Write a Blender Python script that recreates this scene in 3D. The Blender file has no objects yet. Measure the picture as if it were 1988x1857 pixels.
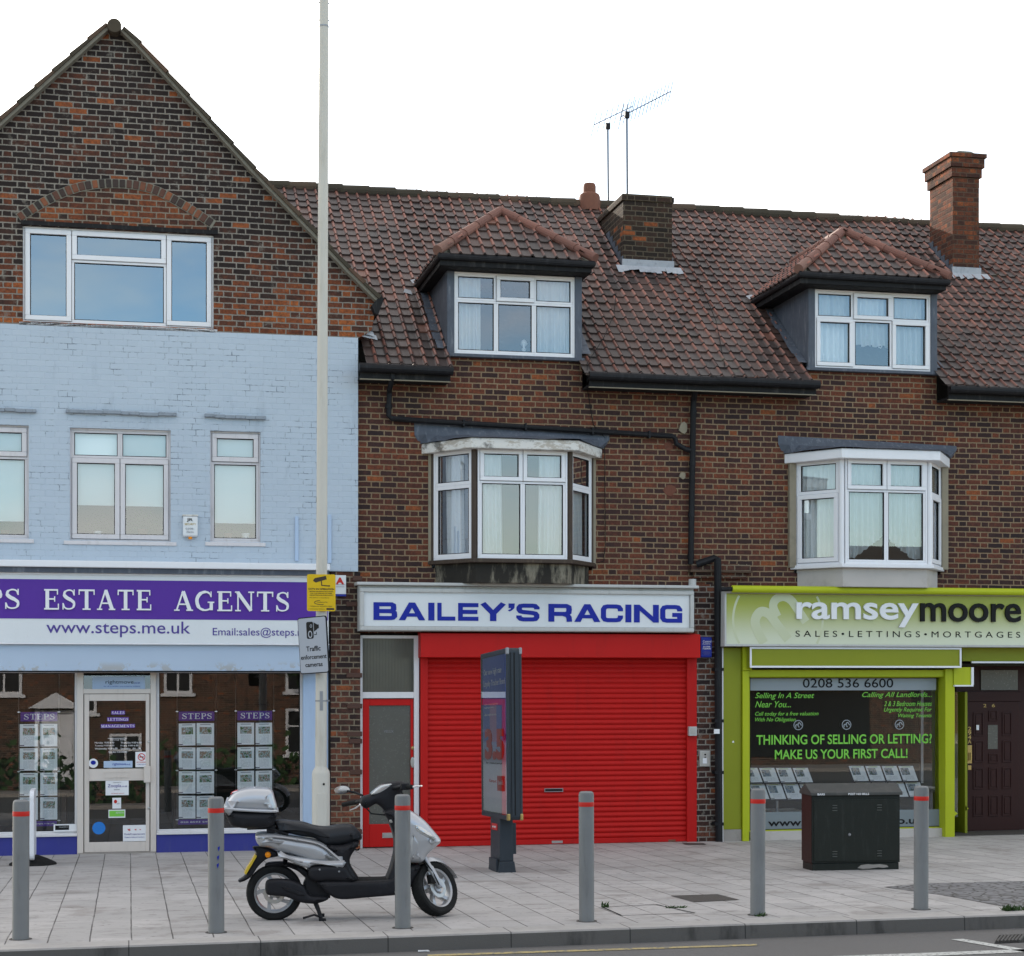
import bpy, bmesh, math, random
from mathutils import Vector, Matrix
from mathutils.geometry import tessellate_polygon
random.seed(7)
SC = bpy.context.scene
COL = SC.collection
R = math.radians
# ------------------------------------------------------------------ camera, sky, sun, exposure
FPX, U0, VH, WPX = 3440.0, 994.0, 1310.0, 1988.0      # reference measurements: focal length, principal column, horizon row
AL = math.atan(744.0 / FPX)                           # camera yaw to the right of the facade normal
DIST, HC = 22.4, 1.988                                # camera to facade, lens height
cam = bpy.data.cameras.new('camera'); co = bpy.data.objects.new('camera', cam); COL.objects.link(co)
cam.sensor_width = 36; cam.lens = 36 * FPX / WPX; cam.shift_y = (VH - 928.5) / WPX
cam.clip_end = 3000; cam.clip_start = .1
co.location = (0, -DIST, HC); co.rotation_euler = (R(90), 0, -AL)
SC.camera = co
SUN_EL, SUN_AZ = R(21), R(-20)                        # sun low behind the roofs, a little to the left
W = bpy.data.worlds.new('World'); SC.world = W; W.use_nodes = True
wn, wl = W.node_tree.nodes, W.node_tree.links
wn.clear()
wo = wn.new('ShaderNodeOutputWorld'); bg = wn.new('ShaderNodeBackground'); sky = wn.new('ShaderNodeTexSky')
sky.sky_type = 'NISHITA'; sky.sun_disc = False; sky.sun_elevation = SUN_EL; sky.sun_rotation = SUN_AZ
sky.air_density = 1.0; sky.dust_density = .8; sky.ozone_density = 1.0
tc = wn.new('ShaderNodeTexCoord'); mp = wn.new('ShaderNodeMapping'); mp.inputs['Scale'].default_value = (1.6, 1.6, 4.2)
nz = wn.new('ShaderNodeTexNoise'); nz.inputs['Scale'].default_value = 2.1; nz.inputs['Detail'].default_value = 7; nz.inputs['Roughness'].default_value = .58
rp = wn.new('ShaderNodeValToRGB'); rp.color_ramp.elements[0].position = .46; rp.color_ramp.elements[1].position = .72
rp.color_ramp.elements[0].color = (0, 0, 0, 1); rp.color_ramp.elements[1].color = (.75, .75, .75, 1)
mx = wn.new('ShaderNodeMix'); mx.data_type = 'RGBA'
cl = wn.new('ShaderNodeMix'); cl.data_type = 'RGBA'; cl.blend_type = 'MIX'
# cloud brightness follows the sky it stands in: grey-white lightened copy of the sky luminance
bw = wn.new('ShaderNodeRGBToBW'); mul = wn.new('ShaderNodeMath'); mul.operation = 'MULTIPLY_ADD'; mul.inputs[1].default_value = .9; mul.inputs[2].default_value = 3.0
cmb = wn.new('ShaderNodeCombineColor')
wl.new(tc.outputs['Generated'], mp.inputs[0]); wl.new(mp.outputs[0], nz.inputs['Vector'])
sx = wn.new('ShaderNodeSeparateXYZ'); wl.new(tc.outputs['Generated'], sx.inputs[0])   # broken cloud, thicker overhead and towards the sun
mh = wn.new('ShaderNodeMapRange'); mh.interpolation_type = 'SMOOTHSTEP'; wl.new(sx.outputs[2], mh.inputs[0]); mh.inputs[1].default_value = .30; mh.inputs[2].default_value = .62; mh.inputs[4].default_value = .26
my = wn.new('ShaderNodeMapRange'); my.interpolation_type = 'SMOOTHSTEP'; wl.new(sx.outputs[1], my.inputs[0]); my.inputs[1].default_value = -.2; my.inputs[2].default_value = .5; my.inputs[4].default_value = .15
ad1 = wn.new('ShaderNodeMath'); ad2 = wn.new('ShaderNodeMath'); wl.new(mh.outputs[0], ad1.inputs[0]); wl.new(my.outputs[0], ad1.inputs[1]); wl.new(ad1.outputs[0], ad2.inputs[0]); wl.new(nz.outputs[0], ad2.inputs[1]); wl.new(ad2.outputs[0], rp.inputs[0])
hsv = wn.new('ShaderNodeHueSaturation'); hsv.inputs['Saturation'].default_value = 1.25; wl.new(sky.outputs[0], hsv.inputs['Color'])
wl.new(sky.outputs[0], bw.inputs[0]); wl.new(bw.outputs[0], mul.inputs[0])
for i, k in enumerate((1.06, 1.0, .92)):
    q = wn.new('ShaderNodeMath'); q.operation = 'MULTIPLY'; q.inputs[1].default_value = k; wl.new(mul.outputs[0], q.inputs[0]); wl.new(q.outputs[0], cmb.inputs[i])
wl.new(rp.outputs[0], mx.inputs['Factor']); wl.new(hsv.outputs[0], mx.inputs['A']); wl.new(cmb.outputs[0], mx.inputs['B'])
wl.new(mx.outputs['Result'], bg.inputs[0]); wl.new(bg.outputs[0], wo.inputs[0])
bg.inputs[1].default_value = .15
sl = bpy.data.lights.new('sun', 'SUN'); so = bpy.data.objects.new('sun', sl); COL.objects.link(so)
sl.energy = 2.5; sl.angle = R(.5); sl.color = (1, .93, .82)
so.rotation_euler = Vector((math.sin(SUN_AZ) * math.cos(SUN_EL), math.cos(SUN_AZ) * math.cos(SUN_EL), math.sin(SUN_EL))).to_track_quat('Z', 'Y').to_euler()
vs = SC.view_settings; vs.view_transform = 'Standard'; vs.look = 'None'; vs.gamma = 1; vs.use_curve_mapping = False
vs.exposure = 1.22

# ------------------------------------------------------------------ measuring helpers
SA, CA = math.sin(AL), math.cos(AL)
PZ0, PSL = -.2186, -.0256                             # pavement height at the shopfronts, its crossfall towards them
def pz(y): return PZ0 + PSL * y
def ray(u, v):
    d = (u - U0) / FPX
    return SA + d * CA, CA - d * SA, -(v - VH) / FPX
def at(u, v, y=0.0):
    rx, ry, rz = ray(u, v); t = (y + DIST) / ry
    return Vector((t * rx, y, HC + t * rz))
def X(u, y=0.0): return at(u, 0, y).x
def Z(u, v, y=0.0): return at(u, v, y).z
def gnd(u, v):                                        # point on the sloping pavement
    rx, ry, rz = ray(u, v)
    t = (PZ0 + PSL * -DIST - HC) / (rz - PSL * ry)
    return Vector((t * rx, -DIST + t * ry, HC + t * rz))
def flat(u, v, z):
    rx, ry, rz = ray(u, v); t = (z - HC) / rz
    return Vector((t * rx, -DIST + t * ry, z))

# ------------------------------------------------------------------ materials
def lin(h):
    h = h.lstrip('#'); o = []
    for i in (0, 2, 4):
        c = int(h[i:i + 2], 16) / 255
        o.append(c / 12.92 if c <= .04045 else ((c + .055) / 1.055) ** 2.4)
    return tuple(o)
class NT:
    def __init__(s, name):
        s.m = bpy.data.materials.new(name); s.m.use_nodes = True; s.t = s.m.node_tree; s.n = s.t.nodes; s.l = s.t.links
        s.p = s.n['Principled BSDF']; s.out = s.n['Material Output']
    def new(s, k): return s.n.new('ShaderNode' + k)
    def put(s, a, inp):
        if hasattr(a, 'is_output'): s.l.new(a, inp)
        elif isinstance(a, (tuple, list)): inp.default_value = tuple(a) + ((1,) if len(a) == 3 and len(inp.default_value) == 4 else ())
        else: inp.default_value = a
    def math(s, op, a, b=0.0, c=None, clamp=False):
        n = s.new('Math'); n.operation = op; n.use_clamp = clamp
        s.put(a, n.inputs[0]); s.put(b, n.inputs[1])
        if c is not None: s.put(c, n.inputs[2])
        return n.outputs[0]
    def pos(s): return s.new('NewGeometry').outputs['Position']
    def obj(s): return s.new('TexCoord').outputs['Object']
    def island(s): return s.new('NewGeometry').outputs['Random Per Island']
    def uv(s): return s.new('TexCoord').outputs['UV']
    def sep(s, v):
        n = s.new('SeparateXYZ'); s.l.new(v, n.inputs[0]); return n.outputs
    def comb(s, x, y, z):
        n = s.new('CombineXYZ'); s.put(x, n.inputs[0]); s.put(y, n.inputs[1]); s.put(z, n.inputs[2]); return n.outputs[0]
    def noise(s, v, sc, det=4, ro=.55, stretch=None):
        if stretch:
            m = s.new('Mapping'); m.inputs['Scale'].default_value = stretch; s.l.new(v, m.inputs[0]); v = m.outputs[0]
        n = s.new('TexNoise'); s.l.new(v, n.inputs['Vector']); n.inputs['Scale'].default_value = sc
        n.inputs['Detail'].default_value = det; n.inputs['Roughness'].default_value = ro; return n.outputs[0]
    def white(s, v):
        n = s.new('TexWhiteNoise'); n.noise_dimensions = '3D'; s.l.new(v, n.inputs['Vector']); return n.outputs[0]
    def ramp(s, f, stops, const=False):
        n = s.new('ValToRGB'); s.l.new(f, n.inputs[0]); e = n.color_ramp.elements
        if const: n.color_ramp.interpolation = 'CONSTANT'
        while len(e) < len(stops): e.new(.5)
        for k, (p, c) in zip(e, stops):
            k.position = p; k.color = tuple(c) + (1,) if isinstance(c, (tuple, list)) else (c, c, c, 1)
        return n.outputs[0]
    def mr(s, f, a, b, c=0.0, d=1.0):
        n = s.new('MapRange'); s.put(f, n.inputs[0])
        for i, q in enumerate((a, b, c, d)): n.inputs[i + 1].default_value = q
        n.interpolation_type = 'SMOOTHSTEP'; return n.outputs[0]
    def mix(s, f, a, b, mode='MIX'):
        n = s.new('Mix'); n.data_type = 'RGBA'; n.blend_type = mode
        s.put(f, n.inputs['Factor']); s.put(a, n.inputs['A']); s.put(b, n.inputs['B']); return n.outputs['Result']
    def bump(s, h, st=.3, d=.01):
        n = s.new('Bump'); n.inputs['Strength'].default_value = st; n.inputs['Distance'].default_value = d
        s.l.new(h, n.inputs['Height']); s.l.new(n.outputs[0], s.p.inputs['Normal'])
    def fin(s, col, rough=.6, metal=0.0, spec=.5):
        s.put(col, s.p.inputs['Base Color']); s.put(rough, s.p.inputs['Roughness']); s.put(metal, s.p.inputs['Metallic'])
        s.p.inputs['Specular IOR Level'].default_value = spec
        return s.m
def paint(name, col, rough=.5, var=.12, sc=3.0, dirt=.0, dcol=(.05, .045, .04), metal=0.0, bump=0.0, streak=False, spec=.22):
    t = NT(name)
    if isinstance(col, str): col = lin(col)
    o = t.pos()
    n = t.noise(o, sc, 5)
    c = t.mix(t.math('MULTIPLY', n, var * 1.2), col, tuple(q * .45 for q in col))
    if dirt:
        d = t.noise(o, sc * 1.7, 8, .65, (2.2, 2.2, .35) if streak else None)
        c = t.mix(t.math('MULTIPLY', t.mr(d, .5, .78), dirt), c, dcol)
    if bump: t.bump(t.noise(o, 60 if bump < .5 else 25, 3), bump, .004)
    fine = t.noise(o, 40, 2)
    return t.fin(c, t.math('MULTIPLY_ADD', fine, .18, rough - .09), metal, spec)
def brickmask(t, rh=.072, P=.33, wob=.010, mort=.0072):
    p = t.pos(); x, y, z = t.sep(p)
    n1 = t.noise(p, 9, 2); n2 = t.noise(t.comb(z, x, y), 9, 2)
    big = t.noise(p, .6, 1)
    zz = t.math('ADD', z, t.math('MULTIPLY_ADD', n1, wob, t.math('MULTIPLY', big, .03)))
    uu = t.math('ADD', t.math('ADD', x, y), t.math('MULTIPLY', n2, wob * 1.6))
    zr = t.math('DIVIDE', zz, rh); r = t.math('FLOOR', zr); fz = t.math('SUBTRACT', zr, r)
    odd = t.math('MULTIPLY', t.math('FLOORED_MODULO', r, 2.0), .5)
    jit = t.math('MULTIPLY', t.white(t.comb(r, 3.0, 9.0)), .05)
    up = t.math('ADD', t.math('ADD', t.math('DIVIDE', uu, P), odd), jit)
    cell = t.math('FLOOR', up); fu = t.math('SUBTRACT', up, cell)
    ds = t.math('MINIMUM', fu, t.math('SUBTRACT', .667, fu)); dh = t.math('MINIMUM', t.math('SUBTRACT', fu, .667), t.math('SUBTRACT', 1.0, fu))
    du = t.math('MULTIPLY', t.math('MAXIMUM', ds, dh), P)
    dz = t.math('MULTIPLY', t.math('MINIMUM', fz, t.math('SUBTRACT', 1.0, fz)), rh)
    d = t.math('MINIMUM', du, dz)
    rough = t.math('MULTIPLY_ADD', t.noise(p, 55, 3, .65), .013, -.003)
    mask = t.mr(t.math('ADD', d, rough), mort + .0015, mort + .0065)
    hid = t.white(t.comb(t.math('MULTIPLY_ADD', cell, 2.0, t.math('GREATER_THAN', fu, .667)), r, 4.0))
    return p, z, mask, hid
def brick(name, mortar, stops, z0=0, z1=1, s0=0.0, s1=0.0, soot=.5, smear=0.0, rare=.975):
    """Flemish bond; the brick palette is shifted between heights z0 and z1 (older sooty courses to cleaner ones)."""
    t = NT(name); p, z, mask, hid = brickmask(t)
    zone = t.mr(z, z0, z1, s0, s1)
    patch = t.math('MULTIPLY_ADD', t.noise(p, .55, 4, .65), .9, -.45)
    inner = t.math('MULTIPLY_ADD', t.noise(p, 11, 4, .65), .5, -.25)
    f = t.math('ADD', t.math('ADD', t.math('MULTIPLY', hid, .7), zone), t.math('ADD', patch, inner), clamp=True)
    c = t.ramp(f, stops)
    h2 = t.math('FRACT', t.math('MULTIPLY', hid, 91.7))
    c = t.mix(t.math('MULTIPLY', t.math('GREATER_THAN', h2, rare), .85), c, (.36, .105, .036))
    c = t.mix(t.math('MULTIPLY', t.mr(t.noise(p, 24, 5, .78), .32, .66), .62), c, (.028, .021, .020))
    c = t.mix(t.math('MULTIPLY', t.mr(t.noise(p, 1.6, 7, .65), .52, .75), soot), c, (.022, .018, .017))
    c = t.mix(t.math('MULTIPLY', t.mr(t.noise(p, 2.0, 6, .65, (1.5, 1.5, .22)), .54, .74), soot * 1.3), c, (.026, .020, .018))
    mo = t.mix(t.math('MULTIPLY', t.noise(p, 1.3, 6, .65), 1.3, clamp=True), mortar, tuple(q * .5 for q in mortar))
    if smear:
        mask = t.math('SUBTRACT', mask, t.math('MULTIPLY', t.mr(t.noise(p, 7, 6, .7), .56, .72), smear), clamp=True)
    c = t.mix(mask, mo, c)
    h = t.math('MULTIPLY_ADD', t.noise(p, 45, 4), .35, mask)
    t.bump(h, .55, .008)
    return t.fin(c, .9, 0, .12)
def painted_brick(name, col):
    t = NT(name); p, z, mask, hid = brickmask(t, wob=.014, mort=.0032)
    crack = t.math('MULTIPLY', t.math('SUBTRACT', 1.0, mask), t.mr(t.noise(p, 4, 5, .7), .5, .66))
    c = t.mix(t.math('MULTIPLY', t.noise(p, 1.2, 6, .6), .22), col, tuple(q * .6 for q in col))
    c = t.mix(t.math('MULTIPLY', hid, .06), c, (.7, .75, .8))
    c = t.mix(t.math('MULTIPLY', t.mr(t.noise(p, 2.2, 8, .7, (1.6, 1.6, .5)), .58, .8), .35), c, (.16, .19, .24))
    c = t.mix(t.math('MULTIPLY', crack, .75), c, (.06, .07, .09))
    c = t.mix(t.math('MULTIPLY', t.math('SUBTRACT', 1.0, mask), t.mr(t.noise(p, 2.5, 4, .6), .4, .7, .0, .11)), c, (.2, .26, .36))
    t.bump(t.math('MULTIPLY_ADD', t.noise(p, 25, 4), .8, mask), .42, .007)
    return t.fin(c, .6, 0, .2)
def glass(name, base=.05, k=1.6, tint=(.95, .97, .97), rough=0.0, gcol=(.95, .96, 1)):
    t = NT(name); t.n.remove(t.p)
    fr = t.new('Fresnel'); fr.inputs[0].default_value = 1.52
    f = t.math('MULTIPLY_ADD', fr.outputs[0], k, base, clamp=True)
    tr = t.new('BsdfTransparent'); tr.inputs[0].default_value = (*tint, 1)
    gl = t.new('BsdfGlossy'); gl.inputs['Roughness'].default_value = rough; gl.inputs[0].default_value = (*gcol, 1)
    m = t.new('MixShader'); t.l.new(f, m.inputs[0]); t.l.new(tr.outputs[0], m.inputs[1]); t.l.new(gl.outputs[0], m.inputs[2])
    t.l.new(m.outputs[0], t.out.inputs[0]); return t.m
def cloth(name, col, rough=.9):
    t = NT(name); p = t.obj()
    c = t.mix(t.math('MULTIPLY', t.noise(p, 9, 4, .6, (6, 6, .8)), .35), col, tuple(q * .6 for q in col))
    m = t.fin(c, rough, 0, .1)
    tl = t.new('BsdfTranslucent'); t.l.new(c, tl.inputs[0]); mxs = t.new('MixShader'); mxs.inputs[0].default_value = .25
    t.l.new(t.p.outputs[0], mxs.inputs[1]); t.l.new(tl.outputs[0], mxs.inputs[2]); t.l.new(mxs.outputs[0], t.out.inputs[0])
    return m
def smooth_paint(name, col, rough, metal):
    t = NT(name); p = t.obj(); c = t.mix(t.math('MULTIPLY', t.noise(p, 3, 4), .18), col, tuple(q * .6 for q in col)); c = t.mix(t.math('MULTIPLY', t.mr(t.noise(p, 14, 6, .7), .58, .75), .12), c, (.2, .19, .18))
    t.p.inputs['Coat Weight'].default_value = .4; t.p.inputs['Coat Roughness'].default_value = .08; return t.fin(c, rough, metal)
M = {}
ORG = [(0, (.026, .020, .019)), (.22, (.038, .026, .023)), (.40, (.090, .038, .026)), (.60, (.175, .054, .027)), (.82, (.27, .078, .030)), (1, (.42, .125, .038))]
M['brick_gable'] = brick('gable_brick', (.33, .295, .25), ORG, 5.95, 8.0, .46, -.24, .22, .6, .965)
M['brick_terrace'] = brick('terrace_brick', (.34, .24, .15), [(0, (.034, .024, .025)), (.3, (.068, .034, .030)), (.6, (.138, .049, .032)), (1, (.25, .072, .034))], 5, 6.3, .09, .24, .42)
M['brick_pier'] = brick('pier_brick', (.30, .24, .17), [(0, (.03, .02, .02)), (.35, (.10, .045, .033)), (.7, (.2, .07, .04)), (1, (.34, .11, .055))], 0, 3, 0, 0, .4, .25)
M['brick_pier_worn'] = brick('worn_pier_brick', (.36, .32, .27), [(0, (.03, .02, .02)), (.35, (.10, .045, .033)), (.7, (.2, .07, .04)), (1, (.34, .11, .055))], 0, 3, 0, 0, .4, .75)
M['brick_stack'] = brick('stack_brick', (.15, .12, .085), [(0, (.024, .02, .016)), (.4, (.048, .033, .024)), (.8, (.075, .040, .026)), (.93, (.12, .05, .03)), (1, (.34, .10, .04))], 8, 10, -.06, .02, .5)
M['brick_far'] = brick('far_house_brick', (.3, .24, .18), [(0, (.05, .03, .025)), (.5, (.16, .07, .045)), (1, (.3, .12, .07))], 0, 3, 0, 0, .3)
M['brick_tall_stack'] = brick('tall_stack_brick', (.13, .085, .06), [(0, (.034, .022, .019)), (.35, (.10, .04, .026)), (.75, (.21, .064, .03)), (1, (.36, .11, .04))], 8, 10, .05, .16, .35)
M['brick_infill'] = brick('arch_infill_brick', (.31, .26, .20), ORG, 0, 1, .20, .20, .2, .5, .84)
t = NT('voussoir_brick'); h = t.island(); c = t.ramp(h, [(0, (.026, .02, .018)), (.5, (.055, .03, .024)), (.75, (.13, .048, .028)), (1, (.30, .095, .036))])
t.bump(t.noise(t.pos(), 50, 4), .5, .006); M['voussoir'] = t.fin(t.mix(t.math('MULTIPLY', t.noise(t.pos(), 25, 4), .5), c, (.03, .025, .02)), .85)
M['blue_wall'] = painted_brick('pale_blue_painted_brick', (.455, .525, .60))
M['blue_paint'] = paint('pale_blue_paint', (.43, .54, .70), .5, .15, 2.5, .15, (.2, .22, .25), streak=True)
t = NT('weathered_shutter_box'); p = t.pos(); zz = t.sep(p)[2]
pl = t.math('MULTIPLY', t.mr(t.noise(p, 4.5, 8, .7), .52, .56), t.mr(zz, Z(300, 1282, -.2), Z(300, 1298, -.2), 0.0, 1.0))
c = t.mix(t.math('MULTIPLY', t.noise(p, 2, 5), .2), (.43, .52, .64), (.25, .3, .36)); M['blue_peel'] = t.fin(t.mix(t.math('MULTIPLY', pl, .8), c, (.36, .35, .33)), .5)
M['deep_blue'] = paint('deep_blue_paint', (.045, .05, .26), .45, .2, 3, .25, (.1, .1, .2), streak=True)
M['upvc'] = paint('white_plastic', (.78, .78, .80), .35, .10, 2, .12, (.4, .38, .36), streak=True)
M['upvc_worn'] = paint('worn_white_plastic', (.66, .63, .64), .45, .16, 3, .35, (.25, .22, .2), streak=True)
M['alu'] = paint('white_aluminium', (.72, .70, .70), .35, .14, 3, .2, (.32, .3, .29), streak=True)
M['door_cream'] = paint('cream_door_paint', (.66, .59, .53), .4, .14, 3, .25, (.3, .26, .22), streak=True)
M['hood_grey'] = paint('worn_grey_blue_hood', (.30, .34, .39), .7, .4, 9, .6, (.08, .08, .08))
M['lead'] = paint('grey_lead', (.105, .12, .15), .6, .6, 6, .45, (.32, .34, .37), bump=.4, streak=True)
M['flash'] = paint('bright_lead_flashing', (.42, .44, .47), .5, .4, 9, .5, (.12, .13, .15), bump=.4)
M['black'] = paint('black_gutter_paint', (.010, .010, .012), .55, .3, 4, .3, (.06, .06, .065), streak=True)
M['black_wood'] = paint('black_weathered_board', (.014, .014, .015), .75, .4, 4, .5, (.09, .085, .08), streak=True, bump=.3)
t = NT('peeling_white_board'); p = t.pos(); f1 = t.mr(t.noise(p, 5, 7, .7, (1, 1, 2.5)), .50, .60); f2 = t.mr(t.noise(p, 2.4, 7, .72, (1, 1, 1.4)), .52, .64); c = t.mix(t.math('MULTIPLY', f1, .6), (.66, .64, .60), (.30, .24, .17)); c = t.mix(t.math('MULTIPLY', f2, .75), c, (.05, .045, .038)); t.bump(t.noise(p, 18, 5), .4, .004)
M['old_wood'] = t.fin(c, .7, 0, .2)
M['dark_wood'] = paint('dark_wood_post', (.07, .05, .038), .6, .5, 8, .4, (.2, .15, .1), streak=True)
t = NT('stained_render'); p = t.pos(); st_ = t.mr(t.noise(p, 1.3, 6, .7, (1.6, 1.6, .5)), .42, .54); c = t.mix(t.noise(p, 6, 5), (.30, .265, .20), (.19, .165, .125)); c = t.mix(t.math('MULTIPLY', st_, .92), c, (.014, .013, .013)); t.bump(t.noise(p, 20, 5), .5, .006)
M['render_dirty'] = t.fin(c, .85, 0, .15)
M['render_cream'] = paint('cream_render', (.52, .48, .44), .8, .2, 2.5, .35, (.2, .17, .13), bump=.3)
M['render_tan'] = paint('tan_render', (.30, .26, .19), .8, .3, 3, .4, (.1, .09, .07), bump=.3)
M['mortar'] = paint('verge_mortar', (.25, .23, .185), .85, .5, 6, .6, (.09, .085, .07), bump=.5)
M['concrete'] = paint('grey_concrete', (.34, .31, .28), .8, .3, 5, .4, (.16, .15, .13), bump=.4)
M['red'] = paint('red_paint', (.50, .012, .010), .5, .22, 2.5, .40, (.26, .014, .012), streak=True, spec=.15)
M['sign_white'] = paint('white_sign_acrylic', (.70, .72, .73), .3, .08, 1.5, .10, (.4, .38, .34), streak=True)
M['sign_frame'] = paint('grey_aluminium_trim', (.52, .52, .50), .4, .25, 4, .4, (.2, .19, .17), streak=True)
M['blue_letter'] = paint('royal_blue_letter', (.008, .02, .30), .4, .1, 4)
M['purple'] = paint('purple_vinyl', (.092, .028, .30), .35, .10, 1.5, .1, (.13, .06, .36), streak=True)
M['purple_text'] = paint('purple_lettering', (.085, .055, .27), .4, .1)
M['white_letter'] = paint('white_letter', (.78, .78, .79), .3, .05)
M['black_letter'] = paint('black_letter', (.008, .008, .008), .65, .1, spec=.2)
M['lime'] = paint('lime_paint', (.42, .47, .016), .45, .14, 3, .2, (.24, .26, .02), streak=True)
M['olive'] = paint('olive_green_panel', (.235, .26, .016), .45, .10, 3, .15, (.18, .2, .02), streak=True)
t = NT('green_to_pale_sign_print'); zz = t.sep(t.pos())[2]; g = t.mr(zz, Z(1700, 1256, -.35), Z(1700, 1165, -.35))
M['rm_panel'] = t.fin(t.mix(g, (.60, .63, .48), (.31, .34, .03)), .3)
M['pale_print'] = paint('pale_green_print', (.54, .57, .38), .35, .05)
M['lime_text'] = paint('lime_vinyl_lettering', (.20, .56, .07), .4, .05)
M['door_brown'] = paint('brown_stained_door', (.034, .009, .007), .5, .3, 5, .2, (.02, .01, .01), streak=True)
M['steel'] = paint('brushed_steel', (.5, .49, .46), .35, .2, 8, .2, metal=.8)
M['steel_dull'] = paint('dull_steel', (.32, .32, .33), .45, .25, 8, .2, metal=.6)
M['chrome'] = paint('chrome', (.75, .76, .78), .12, .05, 5, metal=1.0)
M['brass'] = paint('brass', (.45, .32, .12), .35, .2, 8, metal=.8)
M['bollard'] = paint('bollard_grey_paint', (.20, .205, .205), .5, .35, 5, .5, (.10, .095, .09), streak=True)
M['red_band'] = paint('red_reflective_band', (.55, .025, .018), .35, .1)
M['post'] = paint('lamp_post_cream_paint', (.58, .55, .485), .5, .15, 3, .35, (.3, .27, .2), streak=True)
M['cab'] = paint('dark_green_cabinet_paint', (.016, .019, .015), .5, .3, 6, .3, (.05, .055, .05), bump=.3, streak=True)
M['cab_side'] = paint('rusty_cabinet_paint', (.045, .022, .018), .55, .3, 6, .3, (.02, .02, .02), bump=.3)
M['ad_case'] = paint('slate_metal_casing', (.035, .043, .052), .45, .25, 5, .3, (.07, .08, .09), streak=True)
M['rubber'] = paint('black_rubber', (.011, .011, .011), .8, .3, 12, .3, (.05, .05, .05))
M['plastic'] = paint('black_plastic', (.013, .013, .016), .5, .3, 8, .2, (.05, .05, .055))
M['seat'] = paint('black_vinyl', (.022, .024, .028), .4, .2, 9)
M['silver'] = smooth_paint('silver_body_paint', (.47, .48, .50), .30, .4)
M['silver_dk'] = smooth_paint('grey_silver_body_paint', (.40, .405, .415), .34, .35)
M['lens'] = paint('clear_lamp_lens', (.62, .63, .62), .12, .3, 20, metal=.5)
M['orange'] = paint('orange_lens', (.80, .26, .01), .3, .1)
M['yellow'] = paint('yellow_sign', (.68, .44, .008), .45, .12, 3, .12, (.4, .25, .02))
M['plate'] = paint('yellow_plate', (.6, .42, .04), .4, .2)
M['blue_box'] = paint('blue_plastic', (.02, .035, .30), .4, .1)
M['curtain'] = cloth('net_curtain', (.84, .86, .86))
M['lace'] = cloth('lace_curtain', (.80, .84, .84))
M['blind'] = paint('pale_roller_blind', (.70, .77, .76), .8, .06, 2)
M['terracotta'] = paint('terracotta', (.20, .085, .055), .75, .3, 8, .3)
M['leaf'] = paint('plant_leaf', (.05, .10, .03), .6, .4, 20)
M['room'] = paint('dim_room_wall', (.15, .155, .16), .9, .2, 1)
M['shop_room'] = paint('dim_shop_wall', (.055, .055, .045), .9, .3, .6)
M['glass_sky'] = glass('upper_window_glass', .05, 1.9)
M['glass_gable'] = glass('gable_window_glass', .12, 2.2, gcol=(.70, .88, 1.0))
M['glass_shop'] = glass('shop_window_glass', .03, 1.3, (.96, .98, .96))
M['glass_dark'] = glass('old_dark_glass', 0.0, .45)
M['glass_small'] = glass('clear_glass', .03, 1.3)
t = NT('wired_obscure_glass'); p = t.obj(); xs = t.sep(t.pos())[0]
rb = t.math('SINE', t.math('MULTIPLY', xs, 330.0)); t.bump(rb, .5, .003)
M['obscure'] = t.fin(t.mix(t.noise(t.pos(), 2, 4), (.085, .085, .068), (.05, .05, .042)), .22)
M['obscure_plain'] = paint('grey_obscure_glass', (.105, .105, .09), .25, .3, 2, spec=.6)
# roof tiles: one colour per tile, rolls scoured redder than the pans
t = NT('clay_pantile'); p = t.pos(); ux, uy, _ = t.sep(t.uv()); h = t.island()
pan = t.ramp(h, [(0, (.038, .028, .026)), (.6, (.064, .039, .033)), (.93, (.088, .050, .040)), (.985, (.09, .052, .043)), (1, (.18, .075, .05))])
roll = t.ramp(h, [(0, (.13, .055, .043)), (.3, (.24, .088, .06)), (1, (.33, .122, .082))])
rollm = t.math('MULTIPLY', t.mr(ux, .66, .74), t.math('SUBTRACT', 1.0, t.mr(ux, .93, 1.0)))
rollm = t.math('MULTIPLY', rollm, t.mr(t.noise(p, 2.2, 5, .7), .30, .48, .6, 1.0))
rollm = t.math('MULTIPLY', rollm, t.mr(uy, .06, .2))
c = t.mix(rollm, pan, roll)
zup = t.mr(t.sep(p)[2], 5.6, 7.6, 0, 1)
c = t.mix(t.math('MULTIPLY', t.math('ADD', t.mr(t.noise(p, 1.1, 6, .7), .45, .7), t.math('MULTIPLY', t.math('SUBTRACT', 1.0, zup), .55), clamp=True), .52), c, (.030, .027, .027))
c = t.mix(t.math('MULTIPLY', t.mr(t.noise(p, 22, 5, .7), .6, .75), .35), c, (.16, .15, .13))
c = t.mix(t.math('MULTIPLY', t.mr(t.noise(p, 2.5, 6, .7), .60, .70), .4), c, (.085, .088, .055))
t.bump(t.noise(p, 60, 4), .35, .004); M['tile'] = t.fin(c, .5, 0, .42)
t = NT('hip_tile'); p = t.pos(); h = t.island()
c = t.ramp(h, [(0, (.17, .072, .053)), (.6, (.25, .102, .073)), (1, (.22, .115, .085))]); c = t.mix(t.math('MULTIPLY', t.noise(p, 12, 5, .7), .4), c, (.09, .065, .055))
t.bump(t.noise(p, 40, 4), .3, .005); M['hip'] = t.fin(c, .7, 0, .3)
t = NT('ridge_tile'); p = t.pos(); h = t.island()
c = t.ramp(h, [(0, (.055, .045, .032)), (.6, (.085, .066, .046)), (1, (.13, .075, .05))]); c = t.mix(t.math('MULTIPLY', t.noise(p, 8, 5, .7), .5), c, (.03, .03, .022))
M['ridge'] = t.fin(c, .85, 0, .2)
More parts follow.
